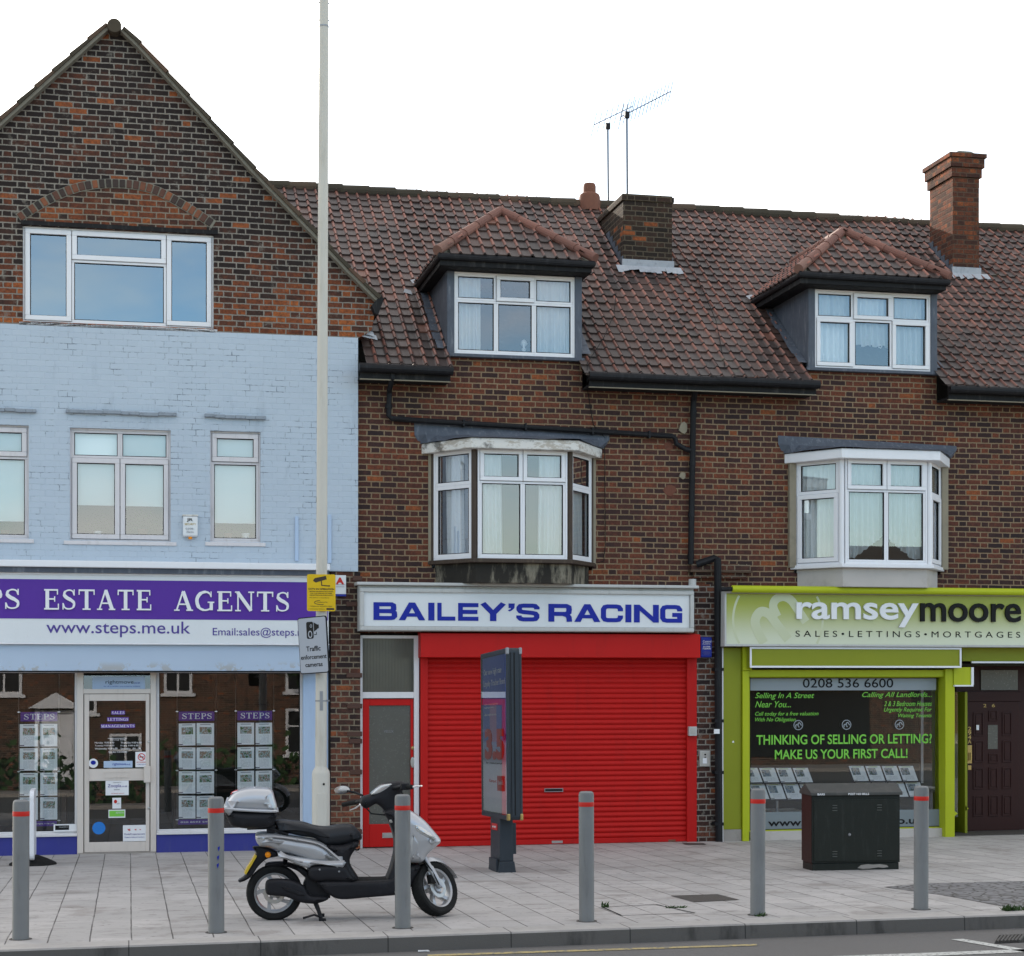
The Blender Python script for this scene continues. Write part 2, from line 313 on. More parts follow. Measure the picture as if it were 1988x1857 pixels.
# paving: long joints square to the shops every 0.304 m, random short cross joints
t = NT('granite_paving'); p = t.pos(); x, y, z = t.sep(p)
xx = t.math('ADD', t.math('SUBTRACT', x, .02), t.math('MULTIPLY_ADD', t.noise(p, 1.4, 2), .014, -.007))
xs = t.math('DIVIDE', xx, .304); ci = t.math('FLOOR', xs); fx = t.math('SUBTRACT', xs, ci)
dx = t.math('MULTIPLY', t.math('MINIMUM', fx, t.math('SUBTRACT', 1.0, fx)), .304)
hc = t.white(t.comb(ci, 1.0, 1.0))
ys = t.math('ADD', t.math('DIVIDE', y, .62), t.math('MULTIPLY', hc, 7.0)); ri = t.math('FLOOR', ys); fy = t.math('SUBTRACT', ys, ri)
dy = t.math('MULTIPLY', t.math('MINIMUM', fy, t.math('SUBTRACT', 1.0, fy)), .62)
slab = t.white(t.comb(ci, ri, 2.0))
jx = t.math('MULTIPLY', t.math('SUBTRACT', 1.0, t.mr(dx, .003, .0072)), t.mr(t.noise(p, 2, 3), .36, .55, .62, 1))
jy = t.math('MULTIPLY', t.math('SUBTRACT', 1.0, t.mr(dy, .002, .007)), t.mr(t.noise(p, 1.1, 4), .45, .62, .0, .75))
j = t.math('MAXIMUM', jx, jy)
c = t.mix(slab, (.43, .415, .405), (.555, .53, .515))
c = t.mix(t.math('MULTIPLY', t.noise(p, 2.3, 8, .7), .85), c, (.30, .285, .27))
c = t.mix(t.math('MULTIPLY', t.mr(t.noise(p, 90, 3, .6), .5, .75), .30), c, (.24, .23, .225))
c = t.mix(t.math('MULTIPLY', t.mr(t.noise(p, 1.1, 8, .7, (.8, 1.5, 1)), .50, .72), .5), c, (.24, .22, .205))
spots = t.mr(t.noise(p, 13, 2, .4, (1, 1.5, 1)), .68, .71)
c = t.mix(t.math('MULTIPLY', spots, .65), c, (.14, .12, .11))
c = t.mix(t.math('MULTIPLY', t.mr(t.noise(p, 3.1, 6, .72, (.7, 2.0, 1)), .53, .66), .5), c, (.15, .137, .127))
c = t.mix(t.math('MULTIPLY', t.mr(t.noise(t.comb(y, x, z), 1.7, 5, .6), .55, .66), .42), c, (.20, .175, .155))
c = t.mix(t.math('MULTIPLY', j, .85), c, (.045, .04, .036))
t.bump(t.math('SUBTRACT', t.math('MULTIPLY', t.noise(p, 80, 3), .25), j), .5, .006); M['paving'] = t.fin(c, .75, 0, .3)
t = NT('granite_kerb'); p = t.pos(); x, y, z = t.sep(p)
xs = t.math('DIVIDE', x, .955); fx = t.math('SUBTRACT', xs, t.math('FLOOR', xs)); kd = t.math('MULTIPLY', t.math('MINIMUM', fx, t.math('SUBTRACT', 1.0, fx)), .955)
j = t.math('SUBTRACT', 1.0, t.mr(kd, .002, .007))
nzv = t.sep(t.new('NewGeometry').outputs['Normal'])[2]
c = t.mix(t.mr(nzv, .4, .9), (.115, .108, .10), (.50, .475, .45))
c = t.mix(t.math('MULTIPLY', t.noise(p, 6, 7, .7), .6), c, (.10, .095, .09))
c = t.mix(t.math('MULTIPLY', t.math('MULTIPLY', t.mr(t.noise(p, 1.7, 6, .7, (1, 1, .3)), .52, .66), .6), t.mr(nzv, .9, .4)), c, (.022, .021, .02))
c = t.mix(t.math('MULTIPLY', j, .8), c, (.02, .02, .02)); t.bump(t.noise(p, 70, 4), .4, .005); M['kerb'] = t.fin(c, .8, 0, .25)
t = NT('asphalt'); p = t.pos()
c = t.mix(t.noise(p, 160, 3, .7), (.075, .072, .07), (.21, .203, .197)); c = t.mix(t.math('MULTIPLY', t.noise(p, 1.2, 6, .65), .5), c, (.13, .12, .11))
t.bump(t.noise(p, 150, 3), .7, .006); M['road'] = t.fin(c, .85, 0, .25)
t = NT('worn_line_paint'); p = t.pos(); M['line_w'] = t.fin(t.mix(t.mr(t.noise(p, 30, 5, .7), .5, .62), (.5, .5, .47), (.16, .155, .15)), .7)
t = NT('worn_yellow_line'); p = t.pos(); M['line_y'] = t.fin(t.mix(t.mr(t.noise(p, 22, 5, .7), .46, .62), (.42, .33, .14), (.15, .145, .13)), .7)
t = NT('stone_setts'); p = t.pos(); v = t.new('TexVoronoi'); v.feature = 'DISTANCE_TO_EDGE'; v.inputs['Scale'].default_value = 9; t.l.new(p, v.inputs['Vector'])
e = t.mr(v.outputs['Distance'], .02, .12); c = t.mix(e, (.06, .055, .05), t.mix(t.noise(p, 9, 4), (.10, .10, .11), (.27, .26, .26)))
t.bump(e, .6, .01); M['setts'] = t.fin(c, .8)
t = NT('rough_metal_cover'); p = t.pos(); c = t.mix(t.noise(p, 60, 4, .7), (.03, .028, .026), (.11, .10, .09)); t.bump(t.noise(p, 70, 3), .6, .006); M['cover'] = t.fin(c, .7, .3)
# property sheets: a picture, printed lines; drawn in the sheet's own UV space
def sheet(name, px0, px1, py0, py1, cols, foot=True, head=(.30, .30, .34), wordy=True):
    t = NT(name); x, y, _ = t.sep(t.uv()); r = t.new('ObjectInfo').outputs['Random']
    inx = t.math('MULTIPLY', t.math('GREATER_THAN', x, px0), t.math('LESS_THAN', x, px1)); iny = t.math('MULTIPLY', t.math('GREATER_THAN', y, py0), t.math('LESS_THAN', y, py1))
    pic = t.math('MULTIPLY', inx, iny); vec = t.comb(x, y, t.math('MULTIPLY', r, 30.0))
    n1 = t.noise(vec, 5.5, 3, .6); c1 = t.ramp(n1, [(.25, cols[0]), (.42, cols[1]), (.5, cols[2]), (.62, cols[3])], True)
    ln = t.math('GREATER_THAN', t.math('SINE', t.math('MULTIPLY', y, 130.0)), .25)
    wv = t.math('GREATER_THAN', t.noise(t.comb(t.math('MULTIPLY', x, 26.0), t.math('FLOOR', t.math('MULTIPLY', y, 20.7)), r), 1.0, 1), .43)
    low = t.math('MULTIPLY', t.math('LESS_THAN', y, py0 - .05), t.math('GREATER_THAN', y, .10))
    bx = t.math('MULTIPLY', t.math('GREATER_THAN', x, .2), t.math('LESS_THAN', x, .8))
    txt = t.math('MULTIPLY', t.math('MULTIPLY', ln, wv), t.math('MULTIPLY', low, bx))
    hd = t.math('MULTIPLY', t.math('MULTIPLY', t.math('GREATER_THAN', y, .91), t.math('LESS_THAN', y, .955)), bx)
    ft = t.math('MULTIPLY', t.math('LESS_THAN', t.math('ABSOLUTE', t.math('SUBTRACT', y, .05)), .02), t.math('LESS_THAN', x, .25))
    c = t.mix(t.math('MULTIPLY', txt, .5), (.88, .88, .89), (.2, .2, .22)); c = t.mix(t.math('MULTIPLY', hd, .8), c, head); c = t.mix(ft, c, (.05, .05, .1)); c = t.mix(pic, c, c1)
    return t.fin(c, .6)
M['sheet'] = sheet('property_sheet', .17, .86, .50, .82, [(.06, .14, .03), (.42, .5, .52), (.28, .2, .14), (.55, .62, .66)])
M['sheet_rm'] = sheet('property_sheet_wide', .08, .62, .40, .86, [(.05, .09, .05), (.16, .22, .3), (.35, .36, .36), (.12, .1, .09)], head=(.35, .5, .05))
# ------------------------------------------------------------------ mesh building
OFF = {}
class MB:
    def __init__(s, mat=None): s.b = bmesh.new(); s.M = mat; s.uvl = None
    def v(s, p):
        p = Vector(p); return s.b.verts.new(s.M @ p if s.M else p)
    def face(s, pts, uv=None):
        f = s.b.faces.new([s.v(p) for p in pts])
        if uv:
            if s.uvl is None: s.uvl = s.b.loops.layers.uv.new('UVMap')
            for l, q in zip(f.loops, uv): l[s.uvl].uv = q
        return f
    def box(s, x0, x1, y0, y1, z0, z1):
        vs = [s.v((x, y, z)) for x in (x0, x1) for y in (y0, y1) for z in (z0, z1)]
        for q in ((0, 1, 3, 2), (4, 6, 7, 5), (0, 4, 5, 1), (2, 3, 7, 6), (0, 2, 6, 4), (1, 5, 7, 3)): s.b.faces.new([vs[i] for i in q])
        return s
    def prism(s, pts, a0, a1, ax='y'):
        f = {'y': lambda p, a: (p[0], a, p[1]), 'x': lambda p, a: (a, p[0], p[1]), 'z': lambda p, a: (p[0], p[1], a)}[ax]
        A = [s.v(f(p, a0)) for p in pts]; B = [s.v(f(p, a1)) for p in pts]; n = len(pts)
        tri = tessellate_polygon([[Vector((p[0], p[1], 0)) for p in pts]])
        for i, j, k in tri: s.b.faces.new((A[i], A[j], A[k])); s.b.faces.new((B[k], B[j], B[i]))
        for i in range(n): s.b.faces.new((A[i], A[(i + 1) % n], B[(i + 1) % n], B[i]))
        return s
    def sheet(s, outer, holes, y, reveal=0.0, edge=0.0):
        """Upright wall face at depth y with rectangular holes (x0, x1, z0, z1) and their reveals."""
        polys = [[Vector((x, z, 0)) for x, z in outer]] + [[Vector(q + (0,)) for q in ((h[0], h[2]), (h[1], h[2]), (h[1], h[3]), (h[0], h[3]))] for h in holes]
        fl = [p for P in polys for p in P]; vs = [s.v((p.x, y, p.y)) for p in fl]
        for tr in tessellate_polygon(polys):
            try: s.b.faces.new([vs[i] for i in tr])
            except ValueError: pass
        for x0, x1, z0, z1 in holes:
            q = ((x0, z0), (x1, z0), (x1, z1), (x0, z1))
            for i in range(4):
                a, b = q[i], q[(i + 1) % 4]; s.face([(a[0], y, a[1]), (b[0], y, b[1]), (b[0], y + reveal, b[1]), (a[0], y + reveal, a[1])])
        if edge:
            for i in range(len(outer)):
                a, b = outer[i], outer[(i + 1) % len(outer)]; s.face([(a[0], y, a[1]), (b[0], y, b[1]), (b[0], y + edge, b[1]), (a[0], y + edge, a[1])])
        return s
    def tube(s, path, r, n=10, cap=True):
        P = [Vector(p) for p in path]; rs = r if isinstance(r, (list, tuple)) else [r] * len(P); rings = []; up = None
        for i, p in enumerate(P):
            d = (P[min(i + 1, len(P) - 1)] - P[max(i - 1, 0)]).normalized()
            if up is None: up = d.orthogonal().normalized()
            up = (up - d * up.dot(d)).normalized(); sd = d.cross(up)
            k = 1.0
            if 0 < i < len(P) - 1:
                c = (P[i] - P[i - 1]).normalized().dot((P[i + 1] - P[i]).normalized()); k = min(1 / max(math.sqrt((1 + c) / 2), .5), 1.5)
            rings.append([s.v(p + (up * math.cos(a) + sd * math.sin(a)) * rs[i] * (k if k < 1.01 else 1.0)) for a in [2 * math.pi * j / n for j in range(n)]])
        for A, B in zip(rings, rings[1:]):
            for j in range(n): s.b.faces.new((A[j], A[(j + 1) % n], B[(j + 1) % n], B[j]))
        if cap: s.b.faces.new(rings[0][::-1]); s.b.faces.new(rings[-1])
        return s
    def lathe(s, prof, c=(0, 0, 0), n=24, ax='z', cap=True):
        c = Vector(c); rings = []
        for r, h in prof:
            rings.append([s.v(c + (Vector((r * math.cos(a), r * math.sin(a), h)) if ax == 'z' else Vector((r * math.cos(a), h, r * math.sin(a))))) for a in [2 * math.pi * j / n for j in range(n)]])
        for A, B in zip(rings, rings[1:]):
            for j in range(n): s.b.faces.new((A[j], A[(j + 1) % n], B[(j + 1) % n], B[j]))
        for q, rv in ((rings[0], True), (rings[-1], False)) if cap else ():
            if (q[0].co - q[n // 2].co).length > 1e-5: s.b.faces.new(q[::-1] if rv else q)
        return s
    def pillow(s, out, y0, y1, r, k=4, ax='y'):
        """Closed outline (x, z) thickened between y0 and y1 with rounded rims of radius r."""
        n = len(out); area = sum(out[i][0] * out[(i + 1) % n][1] - out[(i + 1) % n][0] * out[i][1] for i in range(n))
        sg = 1 if area > 0 else -1; P = [Vector((a, b)) for a, b in out]; nr = []
        for i in range(n):
            d = (P[(i + 1) % n] - P[i - 1]).normalized(); nr.append(Vector((d.y, -d.x)) * sg)
        lay = [(y0 + r * (1 - math.sin(a)), r * (1 - math.cos(a))) for a in [math.pi / 2 * (1 - i / k) for i in range(k + 1)]]
        lay += [(y1 - (q[0] - y0), q[1]) for q in lay[::-1]]
        rings = [[s.v((P[i].x - nr[i].x * ins, yy, P[i].y - nr[i].y * ins)) for i in range(n)] for yy, ins in lay]
        for A, B in zip(rings, rings[1:]):
            for i in range(n): s.b.faces.new((A[i], A[(i + 1) % n], B[(i + 1) % n], B[i]))
        for q in (rings[0], rings[-1]):
            for tr in tessellate_polygon([[Vector(p) for p in [(lambda w: (w.co.x, w.co.z, 0))(w) for w in q]] if not s.M else [Vector((P[i].x, P[i].y, 0)) for i in range(n)]]):
                try: s.b.faces.new([q[i] for i in tr])
                except ValueError: pass
        return s
    def build(s, name, mat, parent=None, bevel=0.0, smooth=False, at=None, local=False, seg=2, norm=True):
        if norm: bmesh.ops.recalc_face_normals(s.b, faces=s.b.faces[:])
        if bevel:
            ed = [e for e in s.b.edges if len(e.link_faces) == 2 and e.calc_face_angle(0) > .5]
            bmesh.ops.bevel(s.b, geom=ed, offset=bevel, segments=seg, affect='EDGES', profile=.6, clamp_overlap=True)
        off = Vector(at) if at else (OFF.get(parent.name, Vector()) if parent else Vector())
        if off.length: bmesh.ops.translate(s.b, verts=s.b.verts[:], vec=-off)
        me = bpy.data.meshes.new(name); s.b.to_mesh(me); s.b.free()
        if smooth: 
            for q in me.polygons: q.use_smooth = True
        o = bpy.data.objects.new(name, me); COL.objects.link(o); me.materials.append(M[mat] if isinstance(mat, str) else mat)
        if parent: o.parent = parent; OFF[o.name] = off
        elif at: o.location = at; OFF[o.name] = off
        if smooth == 'auto': me.set_sharp_from_angle(angle=R(35))
        return o
def tag(o, label=None, cat=None, group=None, kind=None):
    for k, q in (('label', label), ('category', cat), ('group', group), ('kind', kind)):
        if q: o[k] = q
    return o
def thing(name, label, cat, loc=(0, 0, 0), group=None, rz=0, local=False):
    o = bpy.data.objects.new(name, None); COL.objects.link(o); o.location = loc; o.rotation_euler = (0, 0, rz); o.empty_display_size = .1
    OFF[o.name] = Vector() if local else Vector(loc)
    return tag(o, label, cat, group)
def cat_rom(p, n=5, closed=True):
    o = []; m = len(p)
    for i in range(m if closed else m - 1):
        a, b, c, d = [Vector(p[(i + k) % m] if closed else p[max(0, min(m - 1, i + k))]) for k in (-1, 0, 1, 2)]
        for j in range(n):
            u = j / n; o.append(tuple(.5 * (2 * b + (c - a) * u + (2 * a - 5 * b + 4 * c - d) * u * u + (3 * b - a - 3 * c + d) * u ** 3)))
    if not closed: o.append(tuple(p[-1]))
    return o
def frame_at(x, y, z=0, a=0.0):                        # local s, d, z  ->  world; a turns s about the vertical
    return Matrix.Translation((x, y, z)) @ Matrix.Rotation(a, 4, 'Z')
def text(s, x0, x1, z0, z1, y, mat, parent, depth=.002, bold=0.0, shear=0.0, name='lettering', mtx=None, space=1.0, keep=False, label=None, cat=None):
    """Built-in letters turned into mesh and fitted to x0..x1, z0..z1 on the plane y (facing -y)."""
    c = bpy.data.curves.new('lettering', 'FONT'); c.body = s; c.size = 1; c.extrude = .01; c.offset = bold; c.shear = shear; c.space_character = space; c.resolution_u = 4
    o = bpy.data.objects.new('lettering', c); COL.objects.link(o); dg = bpy.context.evaluated_depsgraph_get(); dg.update()
    me = bpy.data.meshes.new_from_object(o.evaluated_get(dg)); bpy.data.objects.remove(o); bpy.data.curves.remove(c)
    xs = [v.co.x for v in me.vertices]; ys = [v.co.y for v in me.vertices]; ax, bx, ay, by = min(xs), max(xs), min(ys), max(ys)
    kx, kz = (x1 - x0) / (bx - ax), (z1 - z0) / (by - ay)
    if keep: kx = kz
    off = OFF.get(parent.name, Vector()) if parent else Vector()
    for v in me.vertices:
        q = Vector((x0 + (v.co.x - ax) * kx, y - depth * (.5 + v.co.z / .02), z0 + (v.co.y - ay) * kz))
        v.co = (mtx @ q if mtx else q) - off
    me.materials.append(M[mat]); ob = bpy.data.objects.new(name, me); COL.objects.link(ob)
    if parent: ob.parent = parent
    if label: tag(ob, label, cat)
    return ob
def ribbon(mb, pts, w, y, d, fx, fz, closed=False, sx=1.0):
    """Flat stroke of width w along pts (unit letter space mapped by fx, fz), front at y, thickness d."""
    P = [Vector(p) for p in pts]; n = len(P); ws = w if isinstance(w, (list, tuple)) else [w] * n; L, Rr = [], []
    for i in range(n):
        a = P[i - 1] if (i or closed) else P[i]; b = P[(i + 1) % n] if (i < n - 1 or closed) else P[i]
        d1 = (P[i] - a).normalized() if (P[i] - a).length > 1e-9 else None; d2 = (b - P[i]).normalized() if (b - P[i]).length > 1e-9 else None
        d1 = d1 or d2; d2 = d2 or d1; m = d1 + d2
        m = m.normalized() if m.length > 1e-6 else d1; nn = Vector((-m.y, m.x)); k = 1 / max(.45, nn.dot(Vector((-d1.y, d1.x))))
        L.append(P[i] + nn * ws[i] / 2 * k); Rr.append(P[i] - nn * ws[i] / 2 * k)
    F = [[mb.v((fx(q.x), y, fz(q.y))) for q in side] for side in (L, Rr)]; B = [[mb.v((fx(q.x), y + d, fz(q.y))) for q in side] for side in (L, Rr)]
    for i in range(n if closed else n - 1):
        j = (i + 1) % n
        mb.b.faces.new((F[0][i], F[0][j], F[1][j], F[1][i])); mb.b.faces.new((F[0][i], B[0][i], B[0][j], F[0][j])); mb.b.faces.new((F[1][j], B[1][j], B[1][i], F[1][i]))
    if not closed:
        for i in (0, -1): mb.b.faces.new((F[0][i], F[1][i], B[1][i], B[0][i]))
SERIF = {
 'T': (.92, [([(.46, .02), (.46, .98)], .16), ([(.03, .965), (.89, .965)], .07), ([(.055, 1), (.055, .74)], .05), ([(.865, 1), (.865, .74)], .05), ([(.24, .028), (.68, .028)], .056)]),
 'E': (.90, [([(.22, .02), (.22, .98)], .16), ([(.05, .968), (.78, .968)], .064), ([(.25, .52), (.62, .52)], .06), ([(.05, .032), (.82, .032)], .064), ([(.765, 1), (.765, .74)], .05), ([(.615, .65), (.615, .39)], .05), ([(.815, 0), (.815, .29)], .05)]),
 'A': (1.0, [([(.13, .02), (.47, 1)], .07), ([(.47, .98), (.83, .02)], .16), ([(.22, .33), (.70, .33)], .06), ([(0, .028), (.29, .028)], .056), ([(.64, .028), (1.0, .028)], .056)]),
 'G': (1.04, [(cat_rom([(.86, .72), (.76, .9), (.55, .965), (.3, .88), (.13, .66), (.12, .4), (.24, .15), (.5, .04), (.74, .08), (.86, .18)], 4, False), [.05] * 4 + [.08] * 4 + [.11] * 4 + [.15] * 12 + [.10] * 4 + [.07] * 9), ([(.87, .04), (.87, .44)], .14), ([(.68, .44), (1.03, .44)], .055), ([(.86, .99), (.86, .70)], .045)]),
 'N': (1.06, [([(.16, .02), (.16, .96)], .065), ([(.14, .97), (.86, .03)], .15), ([(.87, .02), (.87, .98)], .065), ([(.01, .028), (.31, .028)], .056), ([(.71, .972), (1.03, .972)], .056), ([(0, .972), (.2, .972)], .056)]),
 'S': (.78, [(cat_rom([(.655, .74), (.58, .91), (.38, .965), (.18, .88), (.14, .72), (.28, .58), (.5, .47), (.66, .32), (.6, .1), (.36, .035), (.16, .1), (.075, .29)], 4, False), [.06] * 12 + [.10] * 4 + [.15] * 8 + [.13] * 4 + [.10] * 4 + [.06] * 13), ([(.665, 1), (.665, .70)], .05), ([(.068, .32), (.068, 0)], .05)]),
 'P': (.82, [([(.22, .02), (.22, .98)], .16), (cat_rom([(.2, .968), (.48, .968), (.68, .9), (.72, .74), (.67, .57), (.47, .485), (.2, .485)], 4, False), [.064] * 8 + [.11] * 4 + [.16] * 4 + [.11] * 4 + [.064] * 5), ([(.05, .972), (.2, .972)], .056), ([(.03, .028), (.42, .028)], .056)]),
 'L': (.84, [([(.22, .02), (.22, .98)], .16), ([(.05, .032), (.78, .032)], .064), ([(.775, 0), (.775, .30)], .05), ([(.04, .972), (.42, .972)], .056)]),
 'I': (.46, [([(.23, .02), (.23, .98)], .16), ([(.03, .972), (.43, .972)], .056), ([(.03, .028), (.43, .028)], .056)]),
 'M': (1.24, [([(.15, .02), (.19, .97)], .065), ([(.19, .98), (.6, .02)], .15), ([(.6, .02), (1.0, .98)], .065), ([(1.04, .02), (1.02, .98)], .16), ([(0, .028), (.3, .028)], .056), ([(.86, .028), (1.24, .028)], .056), ([(.03, .972), (.22, .972)], .056), ([(.98, .972), (1.2, .972)], .056)]),
 ' ': (.55, [])}
def serif(s, x0, x1, z0, z1, y, mat, parent, d=.004, gap=.10, name='lettering', word=.55, bw=1.22):
    tot = sum((word if c == ' ' else SERIF[c][0]) + gap for c in s) - gap; k = (x1 - x0) / tot; h = z1 - z0; cx = 0.0; mb = MB()
    for c in s:
        for i, (pts, w) in enumerate(SERIF[c][1]):
            # widths are measured in letter units, so draw in an isotropic space and stretch
            ribbon(mb, pts, [q * bw for q in w] if isinstance(w, list) else w * bw, y - d - .0004 * i, d + .0004 * i, lambda q, cx=cx: x0 + (cx + q) * k, lambda q: z0 + q * h)
        cx += (word if c == ' ' else SERIF[c][0]) + gap
    return mb.build(name, mat, parent)
# ------------------------------------------------------------------ ground, pavement, kerb, road
KS = .0296
def yk(x): return -9.206 + KS * x                     # kerb edge line
RZ = -.105
def gz(y): return pz(y)
mb = MB()
xs = [-40, 40]
mb.face([(-40, yk(-40) + .30, gz(yk(-40) + .30)), (40, yk(40) + .30, gz(yk(40) + .30)), (40, 3, gz(3)), (-40, 3, gz(3))])
tag(mb.build('pavement', 'paving'), kind='structure')
mb = MB()
P = []
for x in (-40, 40):
    y = yk(x); zt = gz(y + .3)
    P.append([(x, y + .3, zt), (x, y + .012, zt + .006), (x, y, zt - .006), (x, y - .008, RZ - .05)])
for i in range(3): mb.face([P[0][i], P[1][i], P[1][i + 1], P[0][i + 1]])
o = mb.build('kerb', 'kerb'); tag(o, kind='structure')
mb = MB(); mb.face([(-60, -27, RZ), (60, -27, RZ), (60, yk(60), RZ), (-60, yk(-60), RZ)]); tag(mb.build('road', 'road'), kind='structure')
mb = MB(); mb.face([(-900, -900, -.6), (900, -900, -.6), (900, 900, -.6), (-900, 900, -.6)]); tag(mb.build('ground', 'concrete'), kind='structure')
mb = MB(); mb.box(-60, 60, -31.5, -27, RZ - .1, RZ + .1); tag(mb.build('far_pavement', 'concrete'), kind='structure')
def strip(name, pts, mat, z=RZ + .004):
    m = MB(); m.face([flat(u, v, z) for u, v in pts]); return tag(m.build(name, mat), kind='structure')
strip('road_marking', [(830, 1853.5), (1470, 1833), (1470, 1836), (830, 1857)], 'line_y')
strip('road_marking', [(1610, 1857), (1990, 1843), (1990, 1849), (1630, 1863)], 'line_w')
strip('road_marking', [(1845, 1824), (1870, 1823), (1995, 1844), (1990, 1849)], 'line_w')
mb = MB(); mb.face([gnd(u, v) + Vector((0, 0, .004)) for u, v in [(1716, 1723), (1802, 1716), (2060, 1710), (2060, 1764), (1975, 1765), (1897, 1751), (1827, 1738)]])
tag(mb.build('pavement_patch', 'setts'), kind='structure')
mb = MB(); q = [gnd(u, v) for u, v in [(1302, 1740), (1393, 1737), (1436, 1748), (1349, 1752.5)]]
mb.face([p + Vector((0, 0, .004)) for p in q]); tag(mb.build('access_cover', 'cover', at=q[0]), 'dark rusty inspection cover set flush in the pavement', 'cover')
mb = MB(); q = [gnd(u, v) for u, v in [(1324, 1637), (1365, 1638), (1372, 1641), (1331, 1641)]]
mb.face([p + Vector((0, 0, .004)) for p in q]); tag(mb.build('access_cover', 'cover', at=q[0]), 'small dark cover plate at the foot of the brick pier by the red shutter', 'cover')
q = [gnd(u, v) for u, v in [(1169, 1762), (1273, 1757), (1349, 1773.5), (1207, 1778.5)]]; mb = MB()
for i in range(4):
    a, b = q[i], q[(i + 1) % 4]; d = (b - a).normalized(); n = Vector((-d.y, d.x, 0)) * .008
    mb.face([a - n + Vector((0, 0, .004)), b - n + Vector((0, 0, .004)), b + n + Vector((0, 0, .004)), a + n + Vector((0, 0, .004))])
tag(mb.build('paved_cover_frame', 'rubber', at=q[0]), 'dark frame of a slab-filled access cover near the kerb', 'cover frame')
t0 = thing('road_drain', 'iron slotted gutter drain at the kerb in the right corner', 'drain', flat(1950, 1824, RZ))
mb = MB()
for i in range(7):
    a, b = flat(1936 + i * 7, 1829 - i * .3, RZ + .008), flat(1946 + i * 7, 1817 - i * .3, RZ + .008); mb.tube([a, b], .012, 6)
mb.build('grating', 'cover', t0)
mb = MB(); mb.face([flat(u, v, RZ + .005) for u, v in [(1930, 1832), (1990, 1829), (1998, 1813), (1940, 1816)]]); mb.build('pit', 'rubber', t0)
def tuft(u, v, n, h, w, label, pos=None):
    p = pos or gnd(u, v); m = MB(); rr = random.Random(int(u))
    for i in range(n):
        x, y, a, hh = p.x + rr.uniform(-w, w), p.y + rr.uniform(-.04, .04), rr.uniform(0, 6.28), h * rr.uniform(.4, 1)
        dx, dy = math.cos(a) * .007, math.sin(a) * .007; lx, ly = rr.uniform(-.04, .04), rr.uniform(-.05, .01)
        b = p.z; m.face([(x - dx, y - dy, b), (x + dx, y + dy, b), (x + lx * .5 + dx, y + ly * .5 + dy, b + hh * .6), (x + lx * .5 - dx, y + ly * .5 - dy, b + hh * .6)])
        m.face([(x + lx * .5 - dx, y + ly * .5 - dy, b + hh * .6), (x + lx * .5 + dx, y + ly * .5 + dy, b + hh * .6), (x + lx, y + ly, b + hh)])
    tag(m.build('weed_tuft', 'leaf', at=p, norm=False), label, 'weed')
tuft(104, 1655, 130, .07, .14, 'green weeds at the foot of the dark blue wall left of the white shop door')
tuft(1972, 1768, 90, .06, .12, 'bushy weed tuft at the kerb beside the cobbles')
tuft(1176, 1762, 18, .06, .03, 'thin grass sprig at the corner of the slab-filled access cover')
tuft(1312, 1763, 40, .025, .08, 'grass growing along the edge of the slab-filled access cover')
tuft(1476, 1779, 22, .04, .04, 'tiny weed at the foot of the grey bollard left of the dark green cabinet')
p = flat(822, 1848, RZ + .006); mb = MB(); a = [(0, 0), (.05, .01), (.085, -.01), (.08, .03), (.04, .028), (.005, .035)]
mb.prism([(p.x - .04 + x, p.y + y) for x, y in a], p.z, p.z + .008, 'z'); tag(mb.build('litter', 'white_letter', at=p), 'scrap of white litter in the gutter below the scooter', 'litter')

# ------------------------------------------------------------------ windows
def ring(mb, s0, s1, z0, z1, b, d0, d1):
    mb.box(s0, s1, d0, d1, z0, z0 + b); mb.box(s0, s1, d0, d1, z1 - b, z1); mb.box(s0, s0 + b, d0, d1, z0 + b, z1 - b); mb.box(s1 - b, s1, d0, d1, z0 + b, z1 - b)
def window(parent, mtx, cells, mat='upvc', gl='glass_sky', fb=.030, sb=.058, outer=.022, sill=None, name='window', tilt=0.0, label=None):
    """cells: (s0, s1, z0, z1, 'f'|'s') fixed light or opening sash, in local metres; frame front at d = 0."""
    s0, s1, z0, z1 = min(c[0] for c in cells), max(c[1] for c in cells), min(c[2] for c in cells), max(c[3] for c in cells)
    f = MB(mtx); ring(f, s0 - .004, s1 + .004, z0 - .004, z1 + .004, outer + .004, .0, .075); g = MB(mtx); bead = MB(mtx)
    for a, b, c, d, k in cells:
        a2, b2, c2, d2 = [(q + outer * e if abs(q - lim) < 1e-4 else q) for q, e, lim in ((a, 1, s0), (b, -1, s1), (c, 1, z0), (d, -1, z1))]
        if k == 's': ring(f, a2 + .004, b2 - .004, c2 + .004, d2 - .004, sb, -.016, .06); w = sb + .004
        else: ring(f, a2, b2, c2, d2, fb, .008, .07); w = fb
        ring(bead, a2 + w, b2 - w, c2 + w, d2 - w, .008, .012, .036)
        dz = -tilt * (d2 - c2); g.face([(a2 + w, .030, c2 + w), (b2 - w, .030, c2 + w), (b2 - w, .030 - dz, d2 - w), (a2 + w, .030 - dz, d2 - w)])
    o = f.build(name, mat, parent, bevel=.006, seg=2)
    bead.build('glazing_seal', 'rubber', o); g.build('pane', gl, o)
    if sill: sb_ = MB(mtx); sb_.box(s0 - sill[0], s1 + sill[0], -sill[1], .06, z0 - sill[2], z0 - .004); sb_.build('sill', mat if len(sill) < 4 else sill[3], o, bevel=.006)
    if label: o['label'] = label
    return o
